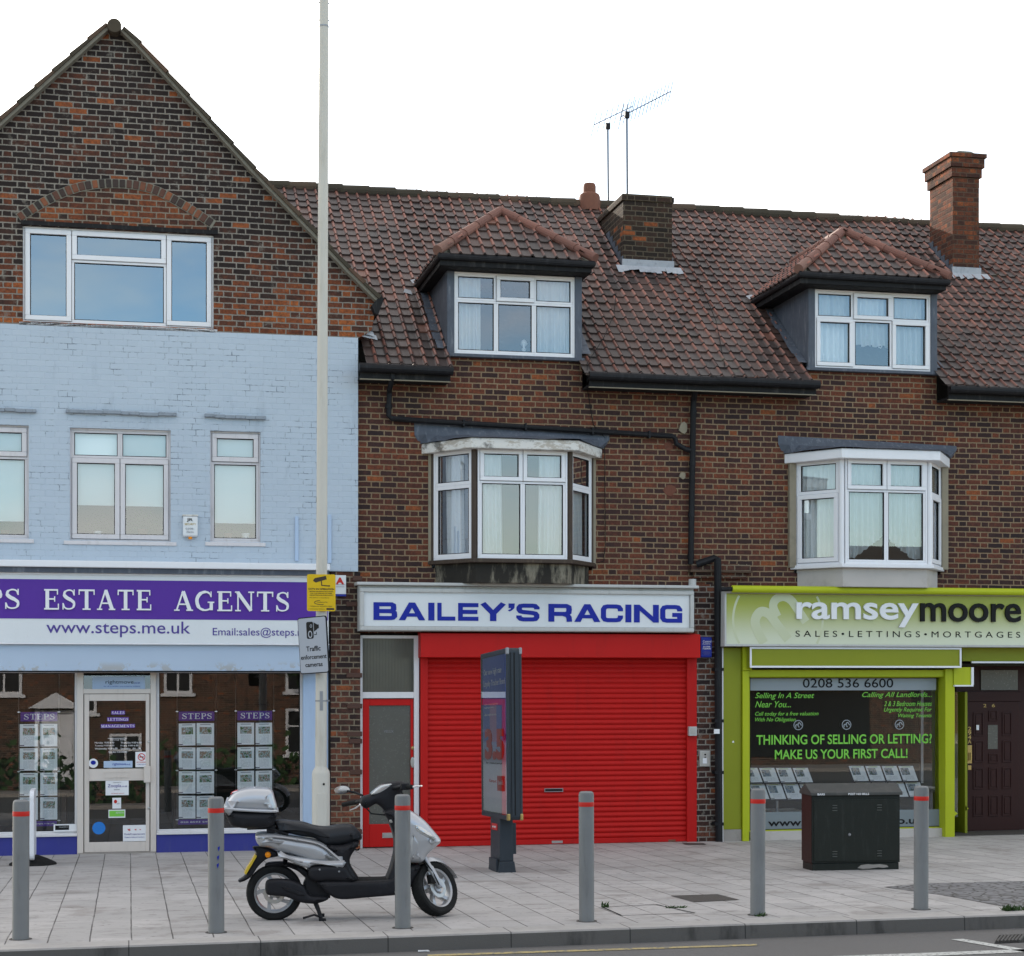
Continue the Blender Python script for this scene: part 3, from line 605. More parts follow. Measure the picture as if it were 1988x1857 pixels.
def wpx(us, vt, vb, cols, y):
    """cells of a flat window read at its middle column; cols = list of lists of (v, kind) row breaks from the top."""
    um = (us[0] + us[-1]) / 2; out = []
    for i, rows in enumerate(cols):
        a, b = X(us[i], y), X(us[i + 1], y); top = vt
        for v, k in rows: out.append((a, b, Z(um, v, y), Z(um, top, y), k)); top = v
    return out
def hole(cells): return (min(c[0] for c in cells), max(c[1] for c in cells), min(c[2] for c in cells), max(c[3] for c in cells))
def curtain(x0, x1, z0, z1, label, mtx, d=.115, pleat=.085, amp=.026, hem=None, mat='curtain', gather=0.0, cat='curtain', lean=0.0):
    """Hanging cloth in folds; hem(f) raises the lower edge, gather pulls one side in towards the bottom."""
    m = MB(mtx); n = max(18, int((x1 - x0) / .012)); rows = 10; ph = random.uniform(0, 6); V = []
    for j in range(rows + 1):
        r = []
        for i in range(n + 1):
            f = i / n; g = j / rows; zb = z0 + (hem(f) if hem else 0); z = z1 + (zb - z1) * g
            xx = x0 + (x1 - x0) * f; xx += (f if gather > 0 else (f - 1)) * -abs(gather) * g * (1 if gather > 0 else -1) * (1 if gather > 0 else -1)
            w = math.sin(xx / pleat * 6.283 + ph + .8 * math.sin(xx * 17)) * amp * (.5 + .7 * g) + math.sin(xx * 31 + g * 2) * amp * .3
            r.append(m.v((xx + lean * g, d + w, z)))
        V.append(r)
    for j in range(rows):
        for i in range(n): m.b.faces.new((V[j][i], V[j][i + 1], V[j + 1][i + 1], V[j + 1][i]))
    c = (mtx @ Vector(((x0 + x1) / 2, d, z0))) if mtx else Vector(((x0 + x1) / 2, d, z0))
    return tag(m.build('curtain', mat, at=c, smooth=True, norm=False), label, cat)
def flowers(x0, x1, z0, z1, y, mtx, n, parent, size=.035, pts=None):
    """Lace flowers: little rings standing proud of the net."""
    m = MB(mtx)
    for i in range(len(pts) if pts else n):
        cx, cz = pts[i] if pts else (random.uniform(x0, x1), random.uniform(z0, z1)); k = size * random.uniform(.7, 1.1)
        q = [(cx + k * math.cos(a) * (1 + .18 * math.cos(5 * a)), cz + k * math.sin(a) * (1 + .18 * math.cos(5 * a))) for a in [6.283 * j / 20 for j in range(20)]]
        ribbon(m, q, k * .42, y, .002, lambda q: q, lambda q: q, True)
    return m.build('lace_flower', 'white_letter', parent)

# ------------------------------------------------------------------ gabled building with the estate agent
YS = -.12
gb = thing('gabled_building', 'gabled brick building painted pale blue above a purple estate agent shopfront', 'building', (1.4, 0, PZ0))
XL, XR = -4.5, X(695, YS)
zbl = Z(560, 651, YS); zbot = Z(690, 1110, YS)
cg = wpx([44, 139, 323, 415], 447, 631, [[(631, 's')], [(507, 's'), (631, 'f')], [(631, 's')]], YS)
cm = wpx([135.5, 233, 331.5], 833, 1051, [[(890, 'f'), (1051, 's')], [(890, 'f'), (1051, 's')]], YS)
cn = wpx([408, 506], 838, 1053, [[(897, 's'), (1053, 'f')]], YS)
dxl = cn[0][1] - cn[0][0]; xl1 = X(56, YS)
clf = [(xl1 - dxl, xl1, c[2], c[3], c[4]) for c in cn]
mb = MB(); mb.sheet([(XL, zbot), (XR, zbot), (XR, zbl), (XL, zbl)], [hole(c) for c in (cm, cn, clf)], YS, .13)
mb.box(XR - .004, XR + .001, YS + .002, .3, zbot, zbl); mb.build('painted_wall', 'blue_wall', gb)
grt = [(241, 52), (273, 83), (325, 139), (408, 230), (495, 326), (519, 351), (616, 451), (644, 482), (679, 519), (738, 577)]
glf = [(206, 45), (103, 137), (0, 230), (-90, 311)]
def q2(l, du=0, dv=0, y=YS): return [(X(u + du, y), Z(u + du, v + dv, y)) for u, v in l]
zk = Z(700, 652, YS)
outer = [(XL, zbl), (XR, zbl)] + [(X(u, YS), Z(u, v, YS)) for u, v in [(712, 648), (722, 640), (727, 612), (733, 590)]] + q2(grt, -7, 10)[::-1] + q2(glf, 7, 10) + [(XL, Z(-90, 325, YS) - 1.2)]
mb = MB(); mb.sheet(outer, [hole(cg)], YS, .13, edge=.5); mb.build('gable_wall', 'brick_gable', gb)
for c, lab, sl in ((cg, 'wide gable window reflecting the sky', (.05, .05, .055)), (cm, 'double window with half drawn blind', (.07, .07, .05)), (cn, 'narrow window right of the alarm box', (.06, .07, .05)), (clf, 'window cut by the left edge of the photo', (.06, .07, .05))):
    window(gb, frame_at(0, YS + .05, 0), c, 'upvc_worn' if c is not cg else 'upvc', 'glass_gable' if c is cg else 'glass_sky', sill=sl, label=lab)
mb = MB()                                               # dark timber lintel line above the gable window
x0, x1, z0, z1 = hole(cg); mb.box(x0 - .02, x1 + .05, YS - .02, YS + .06, z1 + .005, z1 + .055); mb.build('lintel', 'black_wood', gb)
mb = MB()
arc = cat_rom([(36, 424), (95, 388), (155, 364), (222, 357), (290, 366), (350, 395), (415, 437)], 14, False)
arp = [at(u, v, YS) for u, v in arc]; L = sum((b - a).length for a, b in zip(arp, arp[1:])); pos_, k, acc = [], 0, 0.0
step, nxt = .082, .041
for a, b in zip(arp, arp[1:]):
    d = (b - a).length
    while nxt <= acc + d: pos_.append((a + (b - a) * ((nxt - acc) / d), (b - a).normalized())); nxt += step
    acc += d
for p, d in pos_:
    n = Vector((-d.z, 0, d.x)); w = .032 + random.uniform(-.003, .003); h = .050 + random.uniform(-.003, .003)
    q = [p - d * w - n * h, p + d * w - n * h, p + d * w + n * h, p - d * w + n * h]; mb.prism([(a.x, a.z) for a in q], YS - .022, YS + .02)
fill = [(X(u, YS), Z(u, v + 9, YS)) for u, v in arc[4:-4]]; bz_ = hole(cg)[3] + .06
m_ = MB(); m_.prism([(fill[0][0], bz_)] + fill + [(fill[-1][0], bz_)], YS - .003, YS + .01); m_.build('arch_infill', 'brick_infill', gb)
ach = mb.build('brick_arch', 'voussoir', gb, bevel=.004, seg=1)
mb = MB(); ribbon(mb, [(p.x, p.z) for p in arp], .115, YS - .010, .01, lambda q: q, lambda q: q); mb.build('arch_mortar', 'mortar', ach)
mb = MB()                                               # verge: undercloak band and stepped tile edges
for line, du, dv in ((grt, -7, 8), (glf, 8, 9)):
    a, b = q2(line, y=-.24), q2(line, du, dv, y=-.24)
    for i in range(len(a) - 1): mb.prism([a[i], a[i + 1], b[i + 1], b[i]], -.24, .02)
mb.build('verge', 'mortar', gb)
mb = MB()
for line, sg in ((grt, 1), (glf, -1)):
    a = q2(line, y=-.26)
    for i in range(len(a) - 1):
        p, q = Vector((a[i][0], 0, a[i][1])), Vector((a[i + 1][0], 0, a[i + 1][1])); d = q - p; m = max(1, round(d.length / .34)); d /= m; n = Vector((-d.z, 0, d.x)).normalized() * sg
        for j in range(m):
            s = p + d * j; e = s + d * 1.02; mb.prism([(v.x, v.z) for v in (s - n * .03, e - n * .03, e + n * .020, s + n * .002)], -.27, 6)
ap = at(222, 51, -.26); mb.tube([(ap.x, -.29, ap.z), (ap.x, 6, ap.z)], .084, 20)
mb.build('gable_roof', 'ridge', gb)
mb = MB(); a = at(736, 580, -.2); mb.prism([(a.x - .10, a.z - .10), (a.x + .02, a.z + .04), (a.x + .05, a.z - .02), (a.x - .02, a.z - .22), (a.x - .06, a.z - .2)], -.26, .3); mb.build('kneeler', 'black_wood', gb)
mb = MB()
for u0, u1, v in ((128, 343, 803), (397, 516, 810), (-52, 71, 797)):
    um = (u0 + u1) / 2; z = Z(um, v, YS)
    mb = MB()
    for i in range(6):
        a, b = X(u0 + (u1 - u0) * i / 6, YS), X(u0 + (u1 - u0) * (i + 1) / 6, YS); j = random.uniform(-.008, .008)
        mb.box(a, b - .002, YS - .055 + random.uniform(-.006, .006), YS + .02, z - .02 + j, z + .022 + j)
    mb.build('drip_hood', 'hood_grey', gb, bevel=.006)
# upstairs blinds and the rooms behind
def blind(c, vb, um, label, y=YS + .13):
    x0, x1, z0, z1 = hole(c); zb = Z(um, vb, y); m = MB(); m.box(x0 + .03, x1 - .03, y, y + .004, zb, z1 - .02); m.box(x0 + .03, x1 - .03, y - .006, y + .01, zb - .018, zb)
    tag(m.build('roller_blind', 'blind', at=((x0 + x1) / 2, y, zb)), label, 'blind')
blind(cm, 980, 233, 'pale green roller blind half down in the double window of the blue wall')
blind(cn, 1014, 457, 'pale green roller blind low in the narrow window beside the alarm box')
blind(clf, 1010, 20, 'pale green roller blind in the window cut by the left edge')
def pot(u, v, r, label, y, plant=40, white=False):
    b = at(u, v, y); t = thing('pot_plant', label, 'plant', b); m = MB(); m.lathe([(r * .7, 0), (r, r * 1.5), (r * 1.08, r * 1.5), (r * 1.08, r * 1.8), (r * .9, r * 1.8), (r * .85, r * 1.4)], b, 16)
    m.build('flower_pot', 'white_letter' if white else 'terracotta', t, smooth='auto'); m = MB(); rr = random.Random(int(u))
    for i in range(plant):
        p = b + Vector((rr.gauss(0, r * 1.5), rr.gauss(0, .03), r * 1.8 + abs(rr.gauss(0, r * 1.6)))); e = Vector((rr.uniform(-1, 1), rr.uniform(-1, 1), rr.uniform(-.6, .6))) * r * .9; f = Vector((e.y, -e.x, rr.uniform(-.5, .5) * r)) * .5
        m.face([p - e, p + f, p + e, p - f])
    m.build('leaves', 'leaf', t, norm=False)
pot(190, 1046, .05, 'white pot with a leafy plant on the sill of the double window', .10, 60, True)
pot(277, 1046, .065, 'broad terracotta pot plant on the sill of the double window', .10, 160)
pot(477, 1050, .05, 'white pot at the right of the narrow window sill', .10, 25, True)
pot(443, 1050, .05, 'shallow pot plant at the left of the narrow window sill', .10, 60)
pot(10, 1044, .05, 'green pot plant behind the left edge window', .10, 80)
mb = MB(); zf = Z(300, 1075, 0)
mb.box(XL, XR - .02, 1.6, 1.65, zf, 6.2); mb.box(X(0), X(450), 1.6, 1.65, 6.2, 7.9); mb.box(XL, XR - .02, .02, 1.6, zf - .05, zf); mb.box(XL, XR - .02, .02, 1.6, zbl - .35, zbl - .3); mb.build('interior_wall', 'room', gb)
# shopfront
mb = MB(); zt = Z(600, 1306, 0)
z618, zdoor0 = Z(300, 1616, 0), pz(0) + .01
mb.sheet([(XL, zt), (XR, zt), (XR, zbot + .05), (XL, zbot + .05)], [], .0); mb.build('shop_header', 'blue_paint', gb)
mb = MB(); mb.box(X(588), X(637), -.03, .3, z618 - .02, Z(600, 1304)); mb.build('shop_pilaster', 'blue_paint', gb, bevel=.008)
mb = MB(); mb.box(X(637), X(641), -.05, .3, pz(0) - .1, Z(640, 1190)); mb.build('pilaster_edge', 'black_wood', gb)
mb = MB(); mb.box(XL, X(150), -.02, .25, pz(0) - .1, z618 - .03); mb.box(X(303.5), X(636.5), -.02, .25, pz(0) - .1, z618 - .03); mb.build('stall_riser', 'deep_blue', gb, bevel=.006)
mb = MB(); mb.box(XL, X(150), -.05, .12, z618 - .03, z618); mb.box(X(303.5), X(588), -.05, .12, z618 - .03, z618); mb.build('shop_sill', 'alu', gb, bevel=.005)
mb = MB(); mb.box(XL, X(639, -.28), -.26, .02, Z(300, 1303, -.26), Z(300, 1250, -.26)); mb.build('shutter_box', 'blue_peel', gb, bevel=.006)
mb = MB(); mb.box(XL, X(606, -.26), -.268, -.05, Z(300, 1306, -.26), Z(300, 1303, -.26) - .001); mb.build('shutter_slot', 'black_wood', gb)
zt2 = Z(300, 1302, .03)
wl = [(X(-80), X(150), z618, zt2, 'f')]; wr = [(X(304), X(588), z618, zt2, 'f')]
window(gb, frame_at(0, .03, 0), wl, 'alu', 'glass_shop', fb=.02, outer=.012, name='shop_window', tilt=.022, label='shop window left of the white door')
window(gb, frame_at(0, .03, 0), wr, 'alu', 'glass_shop', fb=.02, outer=.012, name='shop_window', tilt=.021, label='shop window between the white door and the lamp post')
# door with its frame and light above
f = MB(); zd1 = Z(228, 1347, 0)
f.box(X(150), X(162), -.03, .1, pz(0), zt2); f.box(X(292), X(303), -.03, .1, pz(0), zt2); f.box(X(162), X(292), -.025, .1, zd1, Z(228, 1338)); f.box(X(162), X(292), -.025, .1, zt2 - .03, zt2)
f.build('door_frame', 'door_cream', gb, bevel=.004)
g = MB(); g.face([(X(162), .03, Z(228, 1338)), (X(292), .03, Z(228, 1338)), (X(292), .042, zt2 - .03), (X(162), .042, zt2 - .03)]); g.build('pane', 'glass_shop', gb)
def zz(v): return Z(228, v)
d = MB(); xa, xb = X(163.5), X(290.5)
gx0, gx1 = X(173), X(283)
d.box(xa, gx0, -.015, .05, pz(0) + .02, zd1 - .006); d.box(gx1, xb, -.015, .05, pz(0) + .02, zd1 - .006)
d.box(gx0, gx1, -.015, .05, zz(1361), zd1 - .006); d.box(gx0, gx1, -.015, .05, zz(1516), zz(1493)); d.box(gx0, gx1, -.015, .05, pz(0) + .02, zz(1635))
do = d.build('door', 'door_cream', gb, bevel=.005)
g = MB(); g.face([(gx0, .012, zz(1493)), (gx1, .012, zz(1493)), (gx1, .038, zz(1361)), (gx0, .038, zz(1361))]); g.face([(gx0, .012, zz(1635)), (gx1, .012, zz(1635)), (gx1, .034, zz(1516)), (gx0, .034, zz(1516))]); g.build('door_pane', 'glass_shop', do)
g = MB(); g.box(X(279), X(292), -.075, -.015, zz(1520), zz(1488)); g.build('door_handle', 'door_cream', do, bevel=.01)
g = MB(); ring(g, X(203), X(251), zz(1510), zz(1499), .006, -.024, -.015); g.box(X(203) + .006, X(251) - .006, -.019, -.015, zz(1510) + .006, zz(1499) - .006); g.build('letterbox', 'door_cream', do)
g = MB()
for v in (1441, 1570): g.lathe([(.0, -.028), (.014, -.026), (.018, -.015)], (X(289), 0, zz(v)), 12, 'y')
g.build('lock', 'steel', do)
mb = MB(); mb.box(X(152), X(303), -.06, .2, pz(0) - .1, pz(0) + .018); mb.build('doorstep', 'concrete', gb)
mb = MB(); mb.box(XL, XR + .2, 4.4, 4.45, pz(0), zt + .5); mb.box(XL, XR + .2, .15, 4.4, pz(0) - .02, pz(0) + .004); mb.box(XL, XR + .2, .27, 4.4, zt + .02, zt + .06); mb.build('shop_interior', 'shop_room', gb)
mb = MB(); mb.box(X(641), X(697.5), -.10, .3, pz(0) - .1, Z(670, 1110, -.1)); mb.build('brick_pier', 'brick_pier', gb)
mb = MB()
for v in (1128, 1178, 1316, 1376, 1430, 1444, 1504, 1560, 1620):
    z = Z(695, v, -.1); mb = MB(); mb.box(X(668) + random.uniform(0, .1), X(698) + .02, -.118, .1, z, z + .06); mb.build('jutting_brick', 'voussoir', gb, bevel=.008)
mb = MB(); mb.box(X(-200), XR + 2, 8.6, 8.7, -.3, 8.5); mb.box(XL, XL + .05, .02, 8.6, -.3, 8.5); mb.build('rear_wall', 'brick_far', gb)
mb = MB(); yy = -.42
mb.box(XL, X(641, yy), yy, YS - .002, Z(300, 1103.5, yy), Z(300, 1090.5, yy)); aw = mb.build('awning_case', 'upvc', gb, bevel=.012)
mb = MB(); mb.box(XL, X(639, yy), yy + .05, .0, Z(300, 1114, yy), Z(300, 1103.5, yy) - .001); mb.build('awning_soffit', 'lead', aw)
# estate agent sign
YG = -.31
sg = thing('shop_sign', 'long purple and white estate agent sign with raised white serif letters', 'sign', (1.2, YG, Z(300, 1249, YG)))
xe = X(638, YG); sz = lambda v, u=300: Z(u, v, YG)
mb = MB(); mb.box(XL, xe, YG, -.01, sz(1249), sz(1117)); b_ = mb.build('sign_board', 'sign_white', sg, bevel=.004)
mb = MB(); mb.box(XL, xe - .01, YG - .004, YG - .001, sz(1203), sz(1127.5)); mb.build('purple_band', 'purple', sg)
mb = MB(); mb.box(XL, xe + .01, YG - .02, YG + .05, sz(1118.5), sz(1114)); mb.box(XL, xe + .005, YG - .012, YG + .02, sz(1252), sz(1249)); mb.build('sign_trim', 'upvc', sg, bevel=.004)
serif('ESTATE', X(84, YG), X(295.5, YG), sz(1184.5, 190), sz(1145.5, 190), YG - .004, 'white_letter', sg, .022, .10)
serif('AGENTS', X(338, YG), X(562.5, YG), sz(1187, 450), sz(1149, 450), YG - .004, 'white_letter', sg, .022, .10)
serif('STEPS', X(-146, YG), X(40, YG), sz(1182.5, 0), sz(1143.5, 0), YG - .004, 'white_letter', sg, .022, .10)
text('www.steps.me.uk', X(90, YG), X(369.5, YG), sz(1238), sz(1207), YG, 'purple_text', sg, .004, .004)
text('Email:sales@steps.me.uk', X(413, YG), X(630, YG), sz(1239, 500), sz(1219, 500), YG, 'purple_text', sg, .004, .002)
# ------------------------------------------------------------------ window displays and stickers of the estate agent
def zoomL(zx, zy): return zx / 2.767, 1087.2 + zy / 2.767
YD = .10
SH = None
def make_sheet(name, mat, pts, parent, off):
    m = MB(); m.face([Vector(p) for p in pts], uv=[(0, 0), (1, 0), (1, 1), (0, 1)]); return m.build(name, mat, parent, norm=False)
def display(name, label, hx, hy, cols, rows, skip=(), foot=None, ftext=''):
    x0, v0 = zoomL(hx[0], hy[0]); x1, v1 = zoomL(hx[1], hy[1]); um = (x0 + x1) / 2
    t = thing(name, label, 'poster display', (X(um, YD), YD, Z(um, zoomL(0, rows[-1][1])[1], YD)), 'property displays in the estate agent windows')
    a, b, c, d = X(x0, YD), X(x1, YD), Z(um, v1, YD), Z(um, v0, YD)
    m = MB(); m.box(a, b, YD, YD + .004, c, d); h = m.build('header', 'purple', t)
    serif('STEPS', a + (b - a) * .09, b - (b - a) * .07, c + (d - c) * .2, d - (d - c) * .2, YD - .001, 'white_letter', h, .001, .12)
    for i, (cx0, cx1) in enumerate(cols):
        for j, (r0, r1) in enumerate(rows):
            if (i, j) in skip: continue
            (ua, va), (ub, vb) = zoomL(cx0, r0), zoomL(cx1, r1); k = random.uniform(-.004, .004)
            xa, xb, za, zb = X(ua, YD), X(ub, YD), Z(um, vb, YD), Z(um, va, YD)
            make_sheet('property_sheet', 'sheet', [(xa, YD + .001, za + k), (xb, YD + .001, za), (xb, YD + .001, zb), (xa, YD + .001, zb + k)], t, None)
    m = MB()
    for x in (a - .02, b + .02): m.tube([(x, YD + .004, Z(um, zoomL(0, rows[-1][1] + 30)[1], YD)), (x, YD + .004, Z(um, 1308, YD))], .002, 5)
    m.build('wire', 'steel', t)
    for r in [hy[0]] + [q[1] + 5 for q in rows[1::2]]:
        z = Z(um, zoomL(0, r)[1], YD)
        for x in (a - .02, b + .02): m = MB(); m.lathe([(0, -.012), (.009, -.01), (.009, .012)], (x, YD, z), 8, 'y'); m.box(x - .018, x + .018, YD - .005, YD - .002, z - .004, z + .004); m.build('clip', 'white_letter', t)
    if foot:
        (ua, va), (ub, vb) = zoomL(foot[0], foot[2]), zoomL(foot[1], foot[3]); m = MB(); m.box(X(ua, YD), X(ub, YD), YD, YD + .004, Z(um, vb, YD), Z(um, va, YD)); h = m.build('footer', 'purple', t)
        text(ftext, X(ua, YD) + .03, X(ub, YD) - .02, Z(um, vb, YD) + .022, Z(um, va, YD) - .022, YD - .001, 'white_letter', h, .001, .01)
display('property_display', 'hanging display of property sheets under a purple header left of the shop door', (110, 308), (818, 868), [(106, 203), (216, 308)], [(882, 1003), (1012, 1132), (1145, 1268), (1277, 1397)], (), (112, 305, 1405, 1432), 'www.steps.me.uk')
display('property_display', 'hanging display of eight property sheets with a phone number footer right of the shop door', (960, 1152), (815, 865), [(960, 1050), (1056, 1150)], [(878, 997), (1008, 1126), (1136, 1256), (1268, 1390)], (), (957, 1150, 1395, 1422), '020 8593 5933')
display('property_display', 'hanging display of property sheets behind the scooter top box', (1275, 1462), (812, 862), [(1275, 1365), (1373, 1462)], [(875, 993), (1005, 1122), (1133, 1250), (1262, 1380)])
def sticker(name, label, u0, u1, v0, v1, y, mat, parent=None, shape='box', um=None, group=None, d=.002):
    um = um or (u0 + u1) / 2; a, b, c, e = X(u0, y), X(u1, y), Z(um, v1, y), Z(um, v0, y); m = MB()
    if shape == 'box': m.box(a, b, y, y + d, c, e)
    else: m.prism([((a + b) / 2 + (b - a) / 2 * math.cos(q), (c + e) / 2 + (e - c) / 2 * math.sin(q)) for q in [6.283 * i / 28 for i in range(28)]], y, y + d)
    o = m.build(name, mat, parent, at=None if parent else ((a + b) / 2, y, c))
    return tag(o, label, 'sticker', group) if label else o
def tpx(s, u0, u1, v0, v1, y, mat, parent, um=None, **k):
    um = um or (u0 + u1) / 2; return text(s, X(u0, y), X(u1, y), Z(um, v1, y), Z(um, v0, y), y, mat, parent, .0012, **k)
def zd(zx, zy): return (140 + zx / 4.64) / 1.0302, (1320 + zy / 4.6425) / 1.0302
YQ = -.0105                                            # on the face of the door glass
def dst(name, label, zx0, zx1, zy0, zy1, mat, shape='box', y=YQ):
    (a, b), (c, d) = zd(zx0, zy0), zd(zx1, zy1); return sticker(name, label, a, c, b, d, y, mat, None, shape)
def dtx(s, zx0, zx1, zy0, zy1, mat, parent, y=YQ - .0015, **k):
    (a, b), (c, d) = zd(zx0, zy0), zd(zx1, zy1); return tpx(s, a, c, b, d, y, mat, parent, **k)
o = dst('window_sticker', 'pale blue portal sticker with black lettering above the shop door', 207, 697, 155, 272, 'blue_paint', y=.012)
dtx('rightmove', 330, 590, 190, 232, 'black_letter', o, .0105); dtx('.co.uk', 592, 650, 205, 222, 'blue_letter', o, .0105); dtx('the uk\'s number one property website', 310, 650, 240, 254, 'blue_letter', o, .0105)
for s, a, b, c, d_ in (('SALES', 383, 510, 473, 510), ('LETTINGS', 345, 545, 535, 572), ('MANAGEMENTS', 285, 603, 597, 634)):
    o = dst('door_lettering', 'purple strip reading %s on the shop door glass' % s.lower(), a, b, c, d_, 'purple')
    (ua, va), (ub, vb) = zd(a + 4, c + 6), zd(b - 4, d_ - 6); y = YQ - .0005
    serif(s, X(ua, y), X(ub, y), Z(228, vb, y), Z(228, va, y), y, 'white_letter', o, .001, .12)
o = dst('hours_lettering', 'small white opening hours lettering on the shop door glass', 350, 530, 728, 731, 'white_letter')
for s, a, b, c, d_ in (('Opening Times', 370, 520, 736, 752), ('Monday  9.00-6.00', 230, 410, 762, 782), ('Tuesday 9.00-6.00', 230, 410, 790, 808), ('Wednesday 9.00-6.00', 230, 440, 817, 838), ('Thursday 9.00-6.00', 470, 665, 762, 782), ('Friday 9.00-6.00', 470, 635, 790, 808), ('Saturday  .00- .00', 470, 655, 817, 838), ('Sunday CLOSED', 358, 530, 848, 868)):
    dtx(s, a, b, c, d_, 'white_letter', o)
o = dst('round_sticker', 'round white sticker with a blue emblem on the shop door', 172, 260, 918, 1004, 'white_letter', 'round'); dst('emblem', None, 192, 240, 935, 975, 'blue_letter', 'round', YQ - .002).parent = None
e = bpy.data.objects[-1] if False else [q for q in bpy.data.objects if q.name.startswith('emblem')][-1]; e.parent = o; e.location -= o.location
o = dst('window_sticker', 'small pale blue portal sticker above the door letterbox', 313, 580, 940, 1002, 'blue_paint'); dtx('rightmove', 395, 520, 957, 985, 'blue_letter', o); dtx('.co.uk', 522, 560, 965, 978, 'blue_letter', o)
o = dst('no_smoking_sticker', 'white no smoking sticker with a red ring on the shop door', 607, 715, 855, 998, 'white_letter')
m = MB(); (ua, va) = zd(664, 905); cx, cz, rr_ = X(ua, YQ), Z(228, va, YQ), .041
ribbon(m, [(cx + rr_ * math.cos(a), cz + rr_ * math.sin(a)) for a in [6.283 * i / 28 for i in range(28)]], .010, YQ - .0015, .001, lambda q: q, lambda q: q, True)
ribbon(m, [(cx - .03, cz + .03), (cx + .03, cz - .03)], .010, YQ - .0019, .001, lambda q: q, lambda q: q); m.build('ring', 'red_band', o)
m = MB(); m.box(cx - .028, cx + .026, YQ - .0013, YQ - .0003, cz - .006, cz + .006); m.build('cigarette', 'black_letter', o); dtx('NO SMOKING', 618, 705, 945, 958, 'red_band', o); dtx('it is against the law to', 620, 703, 967, 978, 'blue_letter', o)
o = dst('notice', 'white notice with dark portal name below the letterbox', 330, 545, 1120, 1258, 'white_letter'); dtx('Zoopla', 350, 475, 1155, 1193, 'purple_text', o); dtx('.co.uk', 478, 530, 1165, 1182, 'purple_text', o); dtx('Smarter', 410, 462, 1200, 1211, 'black_letter', o); dtx('advertised on', 400, 475, 1133, 1144, 'steel_dull', o); dtx('property search', 385, 500, 1236, 1247, 'red_band', o)
o = dst('notice', 'small white card with a red balloon mark on the door', 393, 474, 1282, 1382, 'white_letter'); b2 = dst('mark', None, 408, 437, 1300, 1334, 'red_band', 'round', YQ - .002); b2.parent = o; b2.location -= o.location; dtx('gold', 436, 460, 1328, 1344, 'steel_dull', o)
o = dst('sticker', 'green and white deposit sticker on the lower door glass', 357, 513, 1392, 1468, 'white_letter'); b2 = dst('green_panel', None, 365, 505, 1402, 1456, 'lime_text', 'box', YQ - .002); b2.parent = o; b2.location -= o.location; dtx('DEPOSIT PROTECTION', 425, 500, 1412, 1428, 'white_letter', o, YQ - .0035)
o = dst('sticker', 'blue paw shaped sticker low on the shop door', 207, 328, 1505, 1622, 'blue_box', 'round'); o.data.materials[0] = paint('bright_blue_vinyl', (.03, .20, .60), .4, .1)
o = dst('notice', 'white rounded card with three red birds at the foot of the door', 491, 710, 1535, 1685, 'white_letter')
m = MB()
for q in (550, 610, 652):
    (a, b_2) = zd(q, 1580); k = .02 if q < 560 else .014 if q < 620 else .010; x, z = X(a, YQ), Z(228, b_2, YQ); m.prism([(x - k, z + k * .8), (x - k * .2, z + k * .1), (x + k * .6, z + k), (x + k * .3, z), (x + k, z - k * .3), (x, z - k * .7), (x - k * .8, z - k * .3)], YQ - .0015, YQ - .0005)
m.build('bird', 'red_band', o); dtx('FindaProperty.com', 505, 695, 1610, 1630, 'purple_text', o); dtx('Property, letting and auctions', 508, 690, 1642, 1654, 'blue_letter', o)
# ombudsman plate low in the left window
a, b = zoomL(288, 1420), zoomL(412, 1460); o = sticker('window_sticker', 'blue and white sticker low in the left shop window', a[0], b[0], a[1], b[1], .02, 'white_letter')
c_ = sticker('panel', None, a[0] + 3, a[0] + 30, a[1] + 2.5, b[1] - 3, .0185, 'black_letter'); c_.location = Vector(c_.location) - o.location; c_.parent = o; tpx('THE OMBUDSMAN', a[0] + 10, a[0] + 28, a[1] + 5, b[1] - 8, .016, 'white_letter', o)
# desks just inside
for u0, u1, lab in ((395, 470, 'dark desk inside the estate agent window behind the scooter'), (0, 60, 'dark desk inside the left estate agent window')):
    p = at((u0 + u1) / 2, 1560, 1.8); t = thing('desk', lab, 'desk', (p.x, 1.8, pz(0)), None); m = MB(); m.box(p.x - .7, p.x + .7, 1.5, 2.2, .42, .46); m.build('desk_top', 'dark_wood', t); m = MB(); m.box(p.x - .65, p.x - .6, 1.55, 2.15, pz(0), .42); m.box(p.x + .6, p.x + .65, 1.55, 2.15, pz(0), .42); m.build('desk_side', 'dark_wood', t)
# alarm boxes
p = at(369, 1046, YS); t = thing('alarm_box', 'weathered white alarm box with an amber lamp between the blue wall windows', 'alarm', p)
m = MB(); x0, x1, z0, z1 = X(355, YS), X(383.5, YS), Z(369, 1043, YS), Z(369, 1003, YS); m.prism([(YS - .075, z0 + .02), (YS - .06, z0), (YS, z0), (YS, z1), (YS - .04, z1), (YS - .075, z1 - .015)], x0, x1, 'x'); m.build('case', 'sign_white', t, bevel=.008)
m = MB(); m.tube([(369 * 0 + (x0 + x1) / 2 - .0, YS - .04, z0 + .0), ((x0 + x1) / 2, YS - .04, z0 - .03)], .024, 12); m.build('lamp', 'orange', t)
m = MB(); m.box(x0 - .006, x1 + .006, YS - .06, YS, z1, z1 + .018); m.build('lid', 'old_wood', t)
yq = YS - .076; text('JR', x0 + .045, x0 + .12, z1 - .075, z1 - .03, yq, 'black_letter', t, .002, .02); text('SECURITY', x0 + .02, x1 - .02, z1 - .115, z1 - .09, yq, 'brass', t, .002, .01); text('0208-', x0 + .03, x1 - .04, z0 + .085, z0 + .108, yq, 'steel_dull', t, .002); text('Alarms', x0 + .04, x1 - .05, z0 + .045, z0 + .07, yq, 'steel_dull', t, .002)
